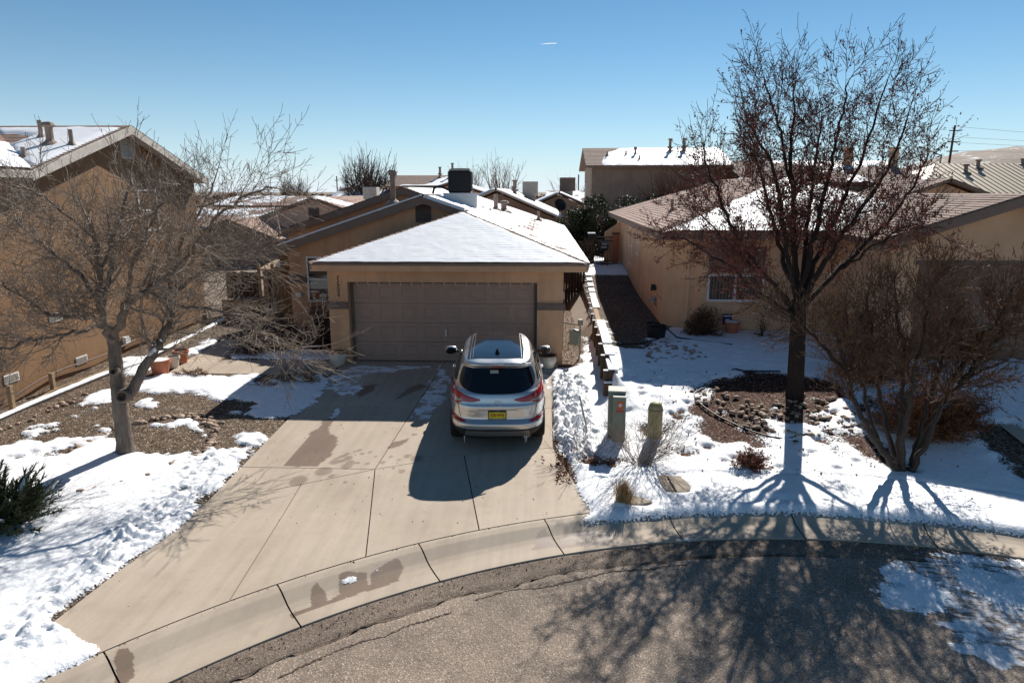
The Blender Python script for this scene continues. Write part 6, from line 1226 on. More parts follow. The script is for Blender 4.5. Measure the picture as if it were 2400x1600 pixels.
# juniper, left front
t = thing('juniper_bush', 'spreading dark green juniper bush with snow streaks at the left edge', 'shrub', (-8.0, 8.75, G(-8, 8.75))); r = np.random.default_rng(9); V = []; F = []; sn = MB()
def blade(V, F, p, d, L, w):
    a = np.cross(d, r.normal(size=3)); a /= np.linalg.norm(a); b = np.cross(d, a); b0 = len(V)
    V.extend([p + a * w, p - a * w * .5 + b * w * .85, p - a * w * .5 - b * w * .85, p + d * L * .5 + a * w * .9, p + d * L * .5 - a * w * .45 + b * w * .8, p + d * L * .5 - a * w * .45 - b * w * .8, p + d * L])
    for j in range(3): F.extend([(b0 + j, b0 + (j + 1) % 3, b0 + 3 + (j + 1) % 3, b0 + 3 + j), (b0 + 3 + j, b0 + 3 + (j + 1) % 3, b0 + 6)])
for k in range(330):
    th = r.uniform(0, 6.283); ti = math.acos(r.uniform(.08, .95)); d = np.array([math.cos(th) * math.sin(ti), math.sin(th) * math.sin(ti), math.cos(ti) * .62]); L = r.uniform(.62, 1.02); p = np.array([r.normal() * .12, r.normal() * .12, .0]); q = p.copy(); dd = d.copy()
    for s_ in range(9):
        dd = dd + r.normal(size=3) * .08 + np.array([0, 0, .035]); dd /= np.linalg.norm(dd); q2 = q + dd * L / 9
        if s_ > 2:
            for _ in range(7): e = dd * 1.1 + r.normal(size=3) * .5; e /= np.linalg.norm(e); blade(V, F, q + (q2 - q) * r.random(), e, r.uniform(.07, .13), .0075)
        q = q2
    if k % 11 == 0 and d[2] > .12: sn.tube([tuple(q - dd * f * .32 + np.array([0, 0, .035])) for f in (0, .4, .8, 1.2)], [.008, .03, .038, .01], 5)
mb = MB(); mb.add(V, F); mb.build('foliage', M['juniper'], t); mb = MB()
for k in range(26): th = r.uniform(0, 6.283); mb.tube([(0, 0, 0), (.5 * math.cos(th), .5 * math.sin(th), .28)], [.02, .008], 5)
mb.build('branches', M['twig_dark'], t); sn.build('snow_streaks', M['snow'], t, smooth=True, kind='stuff')
# ------------------------------------------------------------------ evergreens and vine between the houses, background trees
def leafy(name, label, x, y, z, rx, ry, h, seed, leafm, n, leaf, group=None, cat='shrub'):
    t = thing(name, label, cat, (x, y, z), 0, group); r = np.random.default_rng(seed); nodes = []; mb = MB()
    for k in range(34):
        c = np.array([r.normal() * .45 * rx, r.normal() * .45 * ry, h * r.uniform(.25, .95)]); c[:2] *= math.sqrt(max(.15, 1 - (c[2] / h - .45) ** 2 * 1.6)); mb.tube([(c[0] * .2, c[1] * .2, 0), tuple(c * np.array([.6, .6, .55])), tuple(c)], [.05, .025, .01], 4); s_ = r.uniform(.16, .34) * rx
        for _ in range(60): e = r.normal(size=3); e /= np.linalg.norm(e); nodes.append((c + e * s_ * r.uniform(.6, 1.1), e, 1))
    mb.build('branches', M['twig_dark'], t); V, F = leaf_faces(nodes, r, n, leaf, .06, .45); fastmesh('leaves', V, F, leafm, t, kind='stuff', smooth=False); return t
leafy('evergreen_shrub', 'tall dark evergreen shrub behind the gate, leftmost of the clump', 2.0, 37.5, .6, 1.2, 1.0, 2.9, 71, M['leaf_dark'], 9000, .13, 'evergreens behind the gate')
leafy('evergreen_shrub', 'tall dark evergreen shrub behind the gate, largest and in the middle', 3.4, 38.5, .7, 1.4, 1.1, 3.5, 72, M['leaf_dark'], 12000, .13, 'evergreens behind the gate')
leafy('evergreen_shrub', 'dark evergreen shrub rising over the peach roof edge, rightmost of the clump', 6.0, 40.0, .7, 1.5, 1.1, 3.4, 73, M['leaf_dark'], 10000, .13, 'evergreens behind the gate')
leafy('dry_vine', 'brown dry vine mass over the fence left of the iron gate', 1.75, 31.5, .3, .75, .8, 1.9, 74, M['leaf_brownish'], 9000, .06, None, 'vine')
def bare_tree(name, label, x, y, z, h, w, seed, group, m=None, dens=1.):
    t = thing(name, label, 'tree', (x, y, z), 0, group); p = Plant(seed); mb = MB(); tk = MB(); tk.tube([(0, 0, -.3), (.05, 0, h * .22)], [.035 * h, .025 * h], 8); tk.build('trunk', M['bark'], t)
    cfg = dict(seg=h * .06, jit=.10, up=[.12, .2, .2], rmin=.0020 * h, levels=2, kids=[5 * dens, 4 * dens], len=[h * .62, h * .26, h * .13], ang=(14, 38), rr=.55, f0=.15)
    for k in range(int(11 * dens) + 2):
        th = p.r.uniform(0, 6.283); ti = p.r.uniform(.1, w); d = np.array([math.cos(th) * math.sin(ti), math.sin(th) * math.sin(ti), math.cos(ti)]); p.branch(mb, np.array([.03, 0, h * .18]), d, h * p.r.uniform(.5, .68), .016 * h, 0, cfg)
    mb.build('crown', m or M['twig_shrub'], t); return t
bg_ = 'bare trees in the streets behind'
bt = bare_tree('bare_background_tree', 'round bare grey tree on the horizon left of the vent pipe', -17.2, 68, 0, 7.6, .85, 81, bg_, M['bgtwig'], 2.0)
b2 = bare_tree('bare_background_tree', 'bare tree directly right of the black cooler on the horizon', -4.4, 72, .3, 6.9, .6, 82, bg_, M['drytwig'])
b3 = bare_tree('bare_background_tree', 'bare brown tree in front of the two storey house, nearest its left half', 9.6, 41.5, .6, 5.6, .6, 83, bg_, M['rust_twig'])
dup(b3, (7.6, 42.0, .6), 2.1, 'bare brown tree in front of the two storey house, in its middle', .92); dup(b3, (11.4, 41.0, .6), 4.0, 'bare brown tree at the right end of the two storey house', 1.12)
dup(b2, (3.2, 95, .3), 1.2, 'small bare tree on the horizon above the distant rows of roofs', .8); dup(b2, (-9.3, 92, .3), .7, 'bare tree far behind the black cooler', 1.0); dup(bt, (-34, 95, 0), 1.9, 'bare tree on the horizon above the far left roofs', .8)
dup(bt, (-27.5, 120, 0), .9, 'tiny bare tree on the horizon right of the brown house', .9); dup(b2, (7.6, 120, .3), 2.5, 'small distant bare tree left of the distant snow roof house', .7)
bush('bare_hedge', 'tangled brown bare hedge in front of the wall of the two storey house', 6.9, 41.2, 2.6, .8, 2.6, 85, M['leaf_brownish'], M['rust_twig'], 3000, .05, None, 110, cat='hedge', z=.6, base=.5)
# far belt of bare woodland on the horizon
r = np.random.default_rng(91); n = 9000; az = r.uniform(-.75, .55, n); dist = r.uniform(150, 700, n); hh = r.uniform(0, 1, n) ** 1.3 * (3.0 + 2.6 * np.maximum(0, vn(az * 60, dist * .01, 3) * 2)); px = dist * np.sin(az); py = dist * np.cos(az); s_ = .55 + dist * .0022
V = np.zeros((n, 3, 3)); base = np.c_[px, py, hh - 1.6]; V[:, 0] = base + r.normal(size=(n, 3)) * s_[:, None] * np.array([1, 1, .35]); V[:, 1] = base + r.normal(size=(n, 3)) * s_[:, None] * np.array([1, 1, .35]); V[:, 2] = base + np.c_[r.normal(size=n) * .3, r.normal(size=n) * .3, np.abs(r.normal(size=n)) * .9]
fastmesh('far_woodland', V.reshape(-1, 3), np.arange(3 * n).reshape(-1, 3), M['twig_shrub'], kind='stuff', smooth=False)
# mesa with patches of snow at the far right
def hill_mat():
    m, nt, N, L, B = NT('scrubby_mesa'); c = coord(N); mp = nd(N, 'ShaderNodeMapping'); mp.inputs['Scale'].default_value = (.02, .02, .08); L.new(c, mp.inputs[0])
    a = nd(N, 'ShaderNodeTexNoise', Scale=1.3, Detail=9., Roughness=.75); L.new(mp.outputs[0], a.inputs['Vector']); L.new(ramp(N, L, a.outputs['Fac'], [(.35, (.16, .12, .09)), (.5, (.26, .20, .155)), (.56, (.22, .165, .125)), (.62, (.78, .77, .76))]), B.inputs['Base Color']); B.inputs['Roughness'].default_value = .95; return m
ax = np.linspace(math.radians(14), math.radians(62), 120); rr = np.linspace(1500, 2600, 30); A_, R_ = np.meshgrid(ax, rr, indexing='ij'); X = R_ * np.sin(A_); Y = R_ * np.cos(A_)
Hh = 125 * ss((np.degrees(A_) - 17) / 17) * ss((R_ - 1500) / 800) * (1 + .10 * fbm(A_ * 30, R_ * .002, 1, 4)) + 6 * fbm(X, Y, .008, 4, 2) * ss((np.degrees(A_) - 18) / 6)
fastmesh('mesa_hill', np.c_[X.ravel(), Y.ravel(), (Hh - 4).ravel()], grid_faces(*X.shape), hill_mat(), kind='structure')
# fallen leaves
r = np.random.default_rng(15); pts = []
for _ in range(2600):
    k = r.random()
    if k < .45: x, y = r.uniform(.65, 1.5), r.uniform(17, 31)
    elif k < .65: x, y = .30 + abs(r.normal()) * .16 + .12 * (12.3 - min(12.3, max(10.3, 0))) * 0, r.uniform(10.5, 13)
    elif k < .8: x, y = r.normal(1.3, .5), r.normal(11.3, .15)
    else: x, y = r.uniform(2, 8), r.uniform(10.8, 15)
    if rk(x, y) < 11.1: continue
    pts.append((np.array([x, y, G(x, y) + .03 + (.03 if k >= .8 else 0)]), None, 1))
V, F = leaf_faces(pts, r, 2600, .055, .004, .55); V[:, 2] = np.maximum(V[:, 2], g(V[:, 0], V[:, 1]) + .012); fastmesh('fallen_leaves', V, F, M['leaf_rust'], kind='stuff', smooth=False)

# grit, bud scales and bits of leaf blown over snow, concrete and gutter
r = np.random.default_rng(77); pts = []
for _ in range(5200):
    k = r.random()
    if k < .33: x, y = r.uniform(-11, -5.3), r.uniform(5.5, 12.5); dz = .035
    elif k < .62: x, y = r.uniform(1.0, 8.2), r.uniform(9.8, 14.8); dz = .045
    elif k < .70: x, y = r.uniform(-5.0, .2), r.uniform(9, 17); dz = .008
    else:
        a = math.radians(r.uniform(60, 145)); rad_ = 10.35 - abs(r.normal()) * .16 if k < .97 or a < 1.9 else 11.2 + r.normal() * .02; x, y = polar(rad_, a); dz = None
        pts.append((np.array([x, y, float(gd(y)) + (-.098 if rad_ < 10.7 else .008)]), None, 1)); continue
    if rk(x, y) < 11.2: continue
    pts.append((np.array([x, y, G(x, y) + dz]), None, 1))
V, F = leaf_faces(pts, r, 5200, .022, .003, .6); fastmesh('leaf_litter', V, F, M['leaf_brownish'], kind='stuff', smooth=False)
# ================================================================== SMALL THINGS
def pot(name, label, x, y, r, h, kind, group=None, snow=False, z=None):
    t = thing(name, label, 'plant pot', (x, y, G(x, y) if z is None else z), 0, group)
    if kind == 'glaze':
        mb = MB(); mb.lathe([(0, 0), (r * .62, 0), (r * .80, h * .22), (r * .96, h * .5), (r, h * .68), (r * .93, h * .86), (r * .86, h * .93)], 28); mb.build('body', M['glaze'], t, smooth=True)
        mb = MB(); mb.lathe([(r * .86, h * .90), (r * 1.02, h * .93), (r * 1.04, h * .99), (r * .92, h), (r * .84, h * .97), (r * .82, h * .85)], 28); mb.build('rim', M['glazerim'], t, smooth=True)
    else:
        mb = MB(); mb.lathe([(0, 0), (r * .70, 0), (r * .93, h * .76), (r * .93, h * .78)], 24); mb.build('body', M['terra'] if kind == 'terra' else M['glaze'], t)
        mb = MB(); mb.lathe([(r * .93, h * .77), (r * 1.03, h * .77), (r * 1.05, h), (r * .93, h), (r * .88, h * .85)], 24); mb.build('rim', M['terra'] if kind == 'terra' else M['glaze'], t)
    mb = MB(); mb.lathe([(0, h * .90 + (.03 if snow else 0)), (r * .6, h * .90 + (.02 if snow else 0)), (r * .9, h * .86 + (.05 if snow else 0))], 20); mb.build('snow' if snow else 'soil', M['snow'] if snow else M['soil'], t)
    return t
pot('glazed_pot', 'cream glazed pot with brown rim at the left pillar of the garage', -5.22, 16.95, .23, .37, 'glaze', 'glazed pots beside the garage')
pot('glazed_pot', 'cream glazed pot with brown rim at the right pillar of the garage', .20, 16.85, .23, .37, 'glaze', 'glazed pots beside the garage')
pot('terracotta_pot', 'large terracotta pot with snow inside near the left tree', -9.46, 16.12, .25, .36, 'terra', 'pots by the walkway', True)
pot('terracotta_pot', 'smaller dark terracotta pot at the walkway edge behind two others', -9.42, 17.05, .20, .34, 'terra', 'pots by the walkway')
pot('white_pot', 'small white pot between two terracotta pots by the walkway', -9.40, 16.62, .17, .30, 'white', 'pots by the walkway')
tp = pot('terracotta_pot', 'snow topped terracotta pot under the window of the peach house', 5.18, 18.35, .20, .36, 'terra', None, True)
mb = MB(); mb.lathe([(0, .01), (.27, .01), (.29, .05), (.25, .04)], 20); mb.build('saucer', M['black'], tp)
# security sign and small white stone
sg = thing('yard_sign', 'small dark blue yard sign behind the terracotta pot', 'sign', (5.12, 18.62, G(5.1, 18.62)))
mb = MB(); mb.box(-.12, .12, -.01, .01, .22, .52); mb.build('panel', M['blue'], sg, bevel=.003); mb = MB(); mb.box(-.10, .10, -.014, -.0105, .455, .48); mb.build('white_bar', M['white'], sg)
mb = MB(); mb.prism([(-.06, -.0105, .28), (.06, -.0105, .28), (.07, -.0105, .36), (.03, -.0105, .39), (.01, -.0105, .36), (-.01, -.0105, .39), (-.05, -.0105, .37)], (0, -.003, 0)); mb.build('emblem', M['white'], sg); mb = MB(); mb.tube([(0, .02, -.1), (0, .02, .54)], .01, 6); mb.build('stake', M['metal_dull'], sg)
mb = MB(); mb.lathe([(.07, 0), (.08, .05), (.065, .12), (.03, .17), (0, .18)], 8, (6.35, 18.3, G(6.35, 18.3))); tag(mb.build('white_rock', M['glaze'], smooth=True), 'small pale pointed stone at the foot of the peach wall', 'stone')
# utility pedestal
pd = thing('utility_pedestal', 'grey green utility pedestal with orange sticker in the snow', 'utility box', (1.44, 12.15, G(1.44, 12.15) - .05), -.10)
mb = MB(); mb.box(-.17, .15, .0, .34, 0, .98); mb.build('back_case', M['green'], pd, bevel=.012); mb = MB(); mb.box(-.175, .155, -.005, .345, .98, 1.01); mb.build('top_cap', M['green_top'], pd, bevel=.01)
mb = MB(); mb.box(-.08, .155, -.15, -.002, 0, .92); mb.build('front_case', M['green'], pd, bevel=.014); mb = MB(); mb.box(-.085, .16, -.156, .0, .92, .945); mb.build('front_cap', M['green_top'], pd, bevel=.008)
mb = MB(); mb.box(.0, .10, -.153, -.1505, .70, .86); st = mb.build('sticker', M['orange'], pd); mb = MB(); mb.prism([(.05 + .030 * math.cos(a), -.1535, .785 + .030 * math.sin(a)) for a in np.linspace(0, 2 * math.pi, 18, endpoint=False)], (0, -.001, 0)); mb.build('disc', M['white'], st)
mb = MB(); mb.prism([(.05 + .012 * math.cos(a), -.155, .785 + .012 * math.sin(a)) for a in np.linspace(0, 2 * math.pi, 12, endpoint=False)], (0, -.001, 0)); mb.build('disc_mark', M['metal_dull'], st)
text_obj('13784', 'number', M['red'], pd, (.05, -.1525, .665), (math.pi / 2, 0, 0), .055, .001, 0, .003)
bo = thing('marker_bollard', 'faded yellow round topped utility marker beside the green pedestal', 'bollard', (2.14, 12.12, G(2.14, 12.12) - .05))
mb = MB(); mb.lathe([(.135, 0), (.135, .60), (.130, .66), (.105, .72), (.06, .745), (0, .75)], 20); mb.build('post', M['yellow'], bo, smooth=True); mb = MB(); mb.lathe([(.137, .60), (.139, .60), (.139, .62), (.137, .62)], 20); mb.build('cap_seam', M['trim'], bo)
mb = MB(); mb.tube([(.92, 12.25, G(.92, 12.25) - .1), (.88, 12.27, .1), (.80, 12.3, .42), (.75, 12.3, .66)], [.018, .017, .016, .014], 6); tag(mb.build('marker_stake', M['metal_dull']), 'thin leaning grey stake in the shovelled snow by the driveway', 'stake')
# flagstones
def stone_mesh(name, r, sx, sy, sz, seed, n=(7, 5)):
    rs = random.Random(seed); mb = MB(); nu, nv = n; vs_ = [(0, 0, -sz)]
    for q in range(1, nv):
        ph = -math.pi / 2 + math.pi * q / nv
        for k in range(nu): a = 2 * math.pi * k / nu; f = rs.uniform(.82, 1.12); vs_.append((sx * f * math.cos(ph) * math.cos(a), sy * f * math.cos(ph) * math.sin(a), sz * f * math.sin(ph)))
    vs_.append((0, 0, sz)); fs = [(0, 1 + (k + 1) % nu, 1 + k) for k in range(nu)]
    for q in range(nv - 2):
        for k in range(nu): a, b = 1 + q * nu + k, 1 + q * nu + (k + 1) % nu; fs.append((a, b, b + nu, a + nu))
    e = 1 + (nv - 2) * nu; fs += [(e + k, e + (k + 1) % nu, len(vs_) - 1) for k in range(nu)]
    me = bpy.data.meshes.new(name); me.from_pydata(vs_, [], fs); me.polygons.foreach_set('use_smooth', [True] * len(fs)); me.materials.append(M['stone']); return me
STM = [stone_mesh('stone', 1, 1, .72, .52, s) for s in range(7)]
def put_stone(parent, x, y, r, dz=0):
    o = bpy.data.objects.new('stone', random.choice(STM)); COL.objects.link(o); o.parent = parent; o.location = (x, y, G(x, y) + dz + r * .18); o.scale = (r * random.uniform(.8, 1.25), r * random.uniform(.8, 1.25), r * random.uniform(.8, 1.15)); o.rotation_euler = (random.uniform(-.25, .25), random.uniform(-.25, .25), random.uniform(0, 6.3))
for lab, P in (('irregular flagstone with moss spots in the snow by the dry shrub', [(2.14, 10.74), (2.38, 10.73), (2.46, 10.4), (2.4, 10.17), (2.2, 10.2)]), ('cracked grey flagstone left of the larger flagstone', [(1.96, 10.72), (2.10, 10.73), (2.14, 10.45), (2.16, 10.2), (2.02, 10.18)]), ('triangular flagstone half buried beside the straw grass tuft', [(1.36, 10.05), (1.58, 10.02), (1.76, 9.84), (1.55, 9.76), (1.38, 9.76)])):
    mb = MB(); mb.prism([(x, y, G(x, y) + .045) for x, y in P], (0, 0, -.08)); tag(mb.build('flagstone', M['flag'], bevel=.012), lab, 'paving stone', 'flagstones in the right yard')
RING = [(-8.39,12.58),(-8.17,12.81),(-7.82,13.06),(-7.58,13.19),(-7.22,13.21),(-6.72,12.94),(-6.32,12.42),(-6.14,11.93),(-6.13,11.6),(-6.15,11.26),(-6.33,11.13),(-6.39,10.9),(-6.49,10.71),(-6.59,10.48),(-6.76,10.33),(-6.91,10.13),(-7.05,10.15),(-7.18,9.98),(-7.32,9.89),(-7.51,9.92),(-7.71,10.0)]
rg_ = thing('stone_ring', 'ring of rounded river stones laid around the left tree', 'stone border', onG(-7.2, 11.5)); rg_.location = (0, 0, 0)
P = pl(RING, 92)
for i, (x, y) in enumerate(P):
    if i > 62 and random.random() < .55: continue
    put_stone(rg_, x + random.gauss(0, .035), y + random.gauss(0, .035), random.uniform(.05, .095))
    if i < 62 and random.random() < .6: put_stone(rg_, x + random.gauss(0, .09), y + random.gauss(0, .09), random.uniform(.035, .07))
for x, y in pl([(-8.4,12.49),(-8.45,12.2),(-8.53,12.05),(-8.53,11.7),(-8.52,11.43),(-8.52,11.12),(-8.67,11.0)], 22): put_stone(rg_, x + random.gauss(0, .05), y + random.gauss(0, .05), random.uniform(.04, .08))
def rock_field(name, label, poly, n, r0, r1, dz):
    t = thing(name, label, 'rock bed'); xs_ = [p[0] for p in poly]; ys_ = [p[1] for p in poly]; k = 0
    while k < n:
        x, y = random.uniform(min(xs_), max(xs_)), random.uniform(min(ys_), max(ys_))
        if inpoly(np.array([x]), np.array([y]), poly)[0] and fbm(np.array([x]), np.array([y]), 2.2, 3, 2)[0] > -.35: put_stone(t, x, y, random.uniform(r0, r1), dz); k += 1
    return t
rock_field('rock_bed', 'bed of river rocks poking out of sunlit snow round the red leaved tree', [(2.9,13.9),(3.6,14.3),(4.34,13.55),(5.38,13.63),(6.8,13.9),(7.2,12.9),(5.67,12.3),(4.54,12.15),(3.9,12.5),(3.3,13.2)], 200, .03, .078, .022)
rock_field('rock_patch', 'scatter of river rocks showing through shaded snow by the peach house', [(2.54,16.42),(3.26,17.48),(3.92,16.87),(3.9,15.67),(3.24,15.45),(2.94,15.63),(2.4,15.23)], 95, .04, .085, .035)
for nm_, lab, x0, y0, x1, y1 in (('edging_rocks', 'row of small rocks along the white edging strip by the brown house', -10.6, 12.2, -10.3, 14.6),):
    t = thing(nm_, lab, 'stone border')
    for i in range(22): f = random.random(); put_stone(t, x0 + (x1 - x0) * f + random.gauss(0, .05), y0 + (y1 - y0) * f, random.uniform(.035, .08))
# snow capped concrete edging along the brown house and the bed border behind
EDG = [(-11.05,12.2),(-11.03,12.78),(-10.97,13.69),(-10.84,14.75),(-10.68,15.94),(-10.41,16.82),(-10.58,18.8),(-10.77,21.15),(-11.0,23.35)]
ed = thing('landscape_edging', 'low concrete edging strip capped with snow along the brown house', 'edging')
q = pl(EDG, 60)
for m_, w, z0, z1, nm_ in ((M['concrete'], .05, -.1, .07, 'kerb_block'), (M['snow'], .065, .07, .12, 'snow_cap')):
    mb = MB(); vs_ = []
    for i, (x, y) in enumerate(q):
        d = q[min(i + 1, 59)] - q[max(i - 1, 0)]; d = d / np.hypot(*d); nx, ny = -d[1] * w, d[0] * w; b = G(x, y)
        j = random.uniform(-.012, .012) if nm_ == 'snow_cap' else 0
        vs_ += [(x + nx, y + ny, b + z0), (x + nx * .8, y + ny * .8, b + z1 + j), (x - nx * .8, y - ny * .8, b + z1 + j), (x - nx, y - ny, b + z0)]
    mb.add(vs_, [(i * 4 + k, i * 4 + k + 1, i * 4 + 5 + k, i * 4 + 4 + k) for i in range(59) for k in range(3)]); mb.build(nm_, m_, ed, smooth=nm_ == 'snow_cap')
# stakes, hoses
for lab, x, y, h in (('pale wooden stake standing near the foot of the brown wall', -11.25, 14.75, .42), ('weathered post at the left edge beside the brown house', -11.05, 13.25, .62)):
    mb = MB(); b = G(x, y); mb.box(x - .045, x + .045, y - .045, y + .045, b - .1, b + h); tag(mb.build('wooden_stake', M['timber_pale'], bevel=.008), lab, 'stake', 'wooden stakes along the brown house')
def hose(name, label, pts, r, m, dz=.03, cat='hose', sub=6):
    P = np.array(pts, float); n = len(P); t = np.linspace(0, n - 1, n * sub); Q = []
    for u in t:
        i = min(int(u), n - 2); f = u - i; p0, p1, p2, p3 = P[max(i - 1, 0)], P[i], P[i + 1], P[min(i + 2, n - 1)]
        Q.append(.5 * (2 * p1 + (p2 - p0) * f + (2 * p0 - 5 * p1 + 4 * p2 - p3) * f * f + (3 * p1 - p0 - 3 * p2 + p3) * f ** 3))
    mb = MB(); mb.tube([(p[0], p[1], (G(p[0], p[1]) if len(p) < 3 else p[2]) + dz) for p in Q], r, 6); return tag(mb.build(name, m, smooth=True), label, cat)
hose('drip_hose', 'black irrigation hose looping around the mulch bed and the red leaved tree', [(5.37,14.8),(4.85,14.57),(3.8,14.27),(3.34,13.99),(3.21,13.73),(3.29,13.35),(3.49,12.95),(3.71,12.68),(4.03,12.35),(4.5,12.12),(4.96,12.29),(5.52,12.46),(6.4,12.7)], .015, M['black'], .035)
hose('short_hose', 'short black hose end in the snow left of the red leaved tree', [(4.30,15.0),(4.41,15.04),(4.61,14.94),(5.35,14.93)], .018, M['black'], .06)
hose('wall_cable', 'dark cable running along the foot of the brown house wall', [(-11.45,13.4,-.05),(-11.42,14.6,.18),(-11.46,15.5,.22),(-11.44,17.0,.20),(-11.46,18.6,.28),(-11.46,20.5,.26),(-11.46,22.6,.3)], .02, M['trim'], 0, 'cable')
hose('pale_hose', 'pale garden hose lying in gravel beside the brown house', [(-11.1,13.2),(-11.15,14.0),(-11.2,14.8),(-11.05,15.6),(-10.95,16.2),(-11.05,16.9)], .014, M['straw'], .03)
# bucket with hose
bk = thing('planter_tub', 'black plastic tub holding a coiled hose at the corner of the peach house', 'tub', (3.05, 17.72, G(3.05, 17.72)))
mb = MB(); mb.lathe([(0, 0), (.22, 0), (.27, .34), (.285, .36), (.25, .36), (.22, .05)], 20); mb.build('tub', M['black'], bk); mb = MB()
mb.tube([(.22 * math.cos(a * 1.0) - .05, .22 * math.sin(a) * .9, .34 + .02 * (a / 6.28) + .03 * math.sin(a * 2.3)) for a in np.linspace(0, 19, 70)], .022, 6); mb.tube([(.1, -.2, .36), (.0, -.5, .12), (-.5, -.75, .04), (-1.0, -.8, .03), (-1.3, -.55, .03)], .02, 6); mb.tube([(.15, -.1, .38), (.5, -.25, .1), (.9, -.35, .06), (1.4, -.6, .05), (1.75, -.85, .05)], .02, 6); mb.build('hose', M['black'], bk)
# ---- retaining wall of timbers
rw = thing('timber_retaining_wall', 'stepped timber retaining wall capped with snow between the two houses', 'retaining wall')
ys_ = np.linspace(14.75, 31, 16)
for i in range(15):
    y0, y1 = ys_[i], ys_[i + 1]; x0, x1 = 1.60 + .028 * (y0 - 14.75), 1.60 + .028 * (y1 - 14.75); zt = float(g(x0 + .5, (y0 + y1) / 2)) + .03
    zt = max(zt, .20 if i == 0 else zt); zb = float(gd((y0 + y1) / 2)) - .1
    mb = MB(); mb.prism([(x0 - .07, y0 + .01, zb), (x1 - .07, y1, zb), (x1 + .07, y1, zb), (x0 + .07, y0 + .01, zb)], (0, 0, zt - zb)); mb.build('timber', M['timber_pale'] if i in (5, 6, 9) else M['timber'], rw, bevel=.008)
    # upright post end sticking out on the lower side, as in stacked sleepers
    pz = zt - .02; mb = MB(); mb.box(x0 - .18, x0 - .075, y0 + .02, y0 + .115, zb, pz); mb.build('post', M['timber'], rw, bevel=.008)
    if i not in (5, 6): mb = MB(); mb.prism([(x0 - .075, y0 + .02, zt + .002), (x1 - .075, y1 - .02, zt + .002), (x1 + .16, y1 - .02, zt + .002), (x0 + .16, y0 + .02, zt + .002)], (0, 0, .03)); mb.build('snow_cap', M['snow'], rw, bevel=.012)
    mb = MB(); mb.box(x0 - .182, x0 - .073, y0 + .018, y0 + .117, pz + .002, pz + .02); mb.build('snow_cap', M['snow'], rw, bevel=.008)
mb = MB(); mb.box(1.42, 1.98, 14.62, 14.75, -.12, .24); mb.build('timber', M['timber'], rw, bevel=.01); mb = MB(); mb.box(1.43, 1.97, 14.63, 14.75, .242, .275); mb.build('snow_cap', M['snow'], rw, bevel=.012)
# ---- gate, fence between the houses
gt = thing('iron_gate', 'black iron gate with a small shield sign between the two houses', 'gate', (3.0, 32.6, G(3, 32.6)))
for x in np.linspace(-.38, .38, 11): mb = MB(); mb.tube([(x, 0, .08), (x, 0, 1.25)], .012, 5); mb.build('bar', M['black'], gt)
for z in (.12, 1.08, 1.25): mb = MB(); mb.box(-.40, .40, -.015, .015, z - .02, z + .02); mb.build('rail', M['black'], gt)
mb = MB(); mb.prism([(-.22, -.02, 1.05), (.18, -.02, 1.05), (.20, -.02, .70), (.1, -.02, .6), (-.18, -.02, .62)], (0, -.012, 0)); sgn = mb.build('shield_sign', M['black'], gt); mb = MB()
for z, w in ((.94, .13), (.78, .14)):
    for k in range(4): mb.box(-w + k * .07, -w + k * .07 + .05, -.038, -.034, z - .05, z + .05)
mb.tube([(-.22, -.034, 1.05), (.18, -.034, 1.05), (.20, -.034, .70), (.1, -.034, .6), (-.18, -.034, .62), (-.22, -.034, 1.05)], .01, 4); o = mb.build('sign_marks', M['metal'], sgn); o['kind'] = 'stuff'
for x, lab in ((-.62, 'dark square gate post with snowy cap left of the iron gate'), (.52, 'brown gate post with rusty box right of the iron gate')):
    t = thing('gate_post', lab, 'post', (3.0 + x, 32.6, G(3, 32.6))); mb = MB(); mb.box(-.14, .14, -.14, .14, -.3, 1.40); mb.build('shaft', M['darkboard'] if x < 0 else M['terra'], t); mb = MB(); mb.box(-.17, .17, -.17, .17, 1.40, 1.46); mb.build('cap', M['snow'] if x < 0 else M['timber'], t)
mb = MB()
dk = thing('dark_board_fence', 'dark wooden board fence in shade behind the gravel strip', 'fence', (.65, 27.5, 0))
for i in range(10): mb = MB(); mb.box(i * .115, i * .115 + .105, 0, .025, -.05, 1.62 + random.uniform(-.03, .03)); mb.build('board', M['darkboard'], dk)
for z in (.4, 1.3): mb = MB(); mb.box(0, 1.15, .026, .07, z, z + .09); mb.build('rail', M['darkboard'], dk)
# left side fence and things behind the bare tree
lf = thing('wooden_fence', 'sunlit wooden fence with gate boards behind the bare left tree', 'fence', (-11.4, 24.2, 0))
for i in range(24):
    if i in (9, 10): continue
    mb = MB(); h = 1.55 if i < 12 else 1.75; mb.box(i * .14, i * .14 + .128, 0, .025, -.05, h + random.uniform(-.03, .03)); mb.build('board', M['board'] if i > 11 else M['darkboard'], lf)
for z in (.35, 1.3): mb = MB(); mb.box(0, 3.3, .026, .075, z, z + .09); mb.build('rail', M['board'], lf)
for x in (1.25, 1.75, 3.3): mb = MB(); mb.box(x - .05, x + .05, -.06, .0, -.05, 1.85); mb.build('post', M['timber_pale'], lf)
tl_ = thing('tan_post', 'tall tan square post at the left corner of the tan house', 'post', (-8.75, 23.2, 0)); mb = MB(); mb.box(-.16, .16, -.16, .16, -.1, 2.55); mb.build('shaft', M['stucco_brown'], tl_); mb = MB(); mb.box(-.18, .18, -.18, .18, 2.55, 2.62); mb.build('cap', M['timber'], tl_)
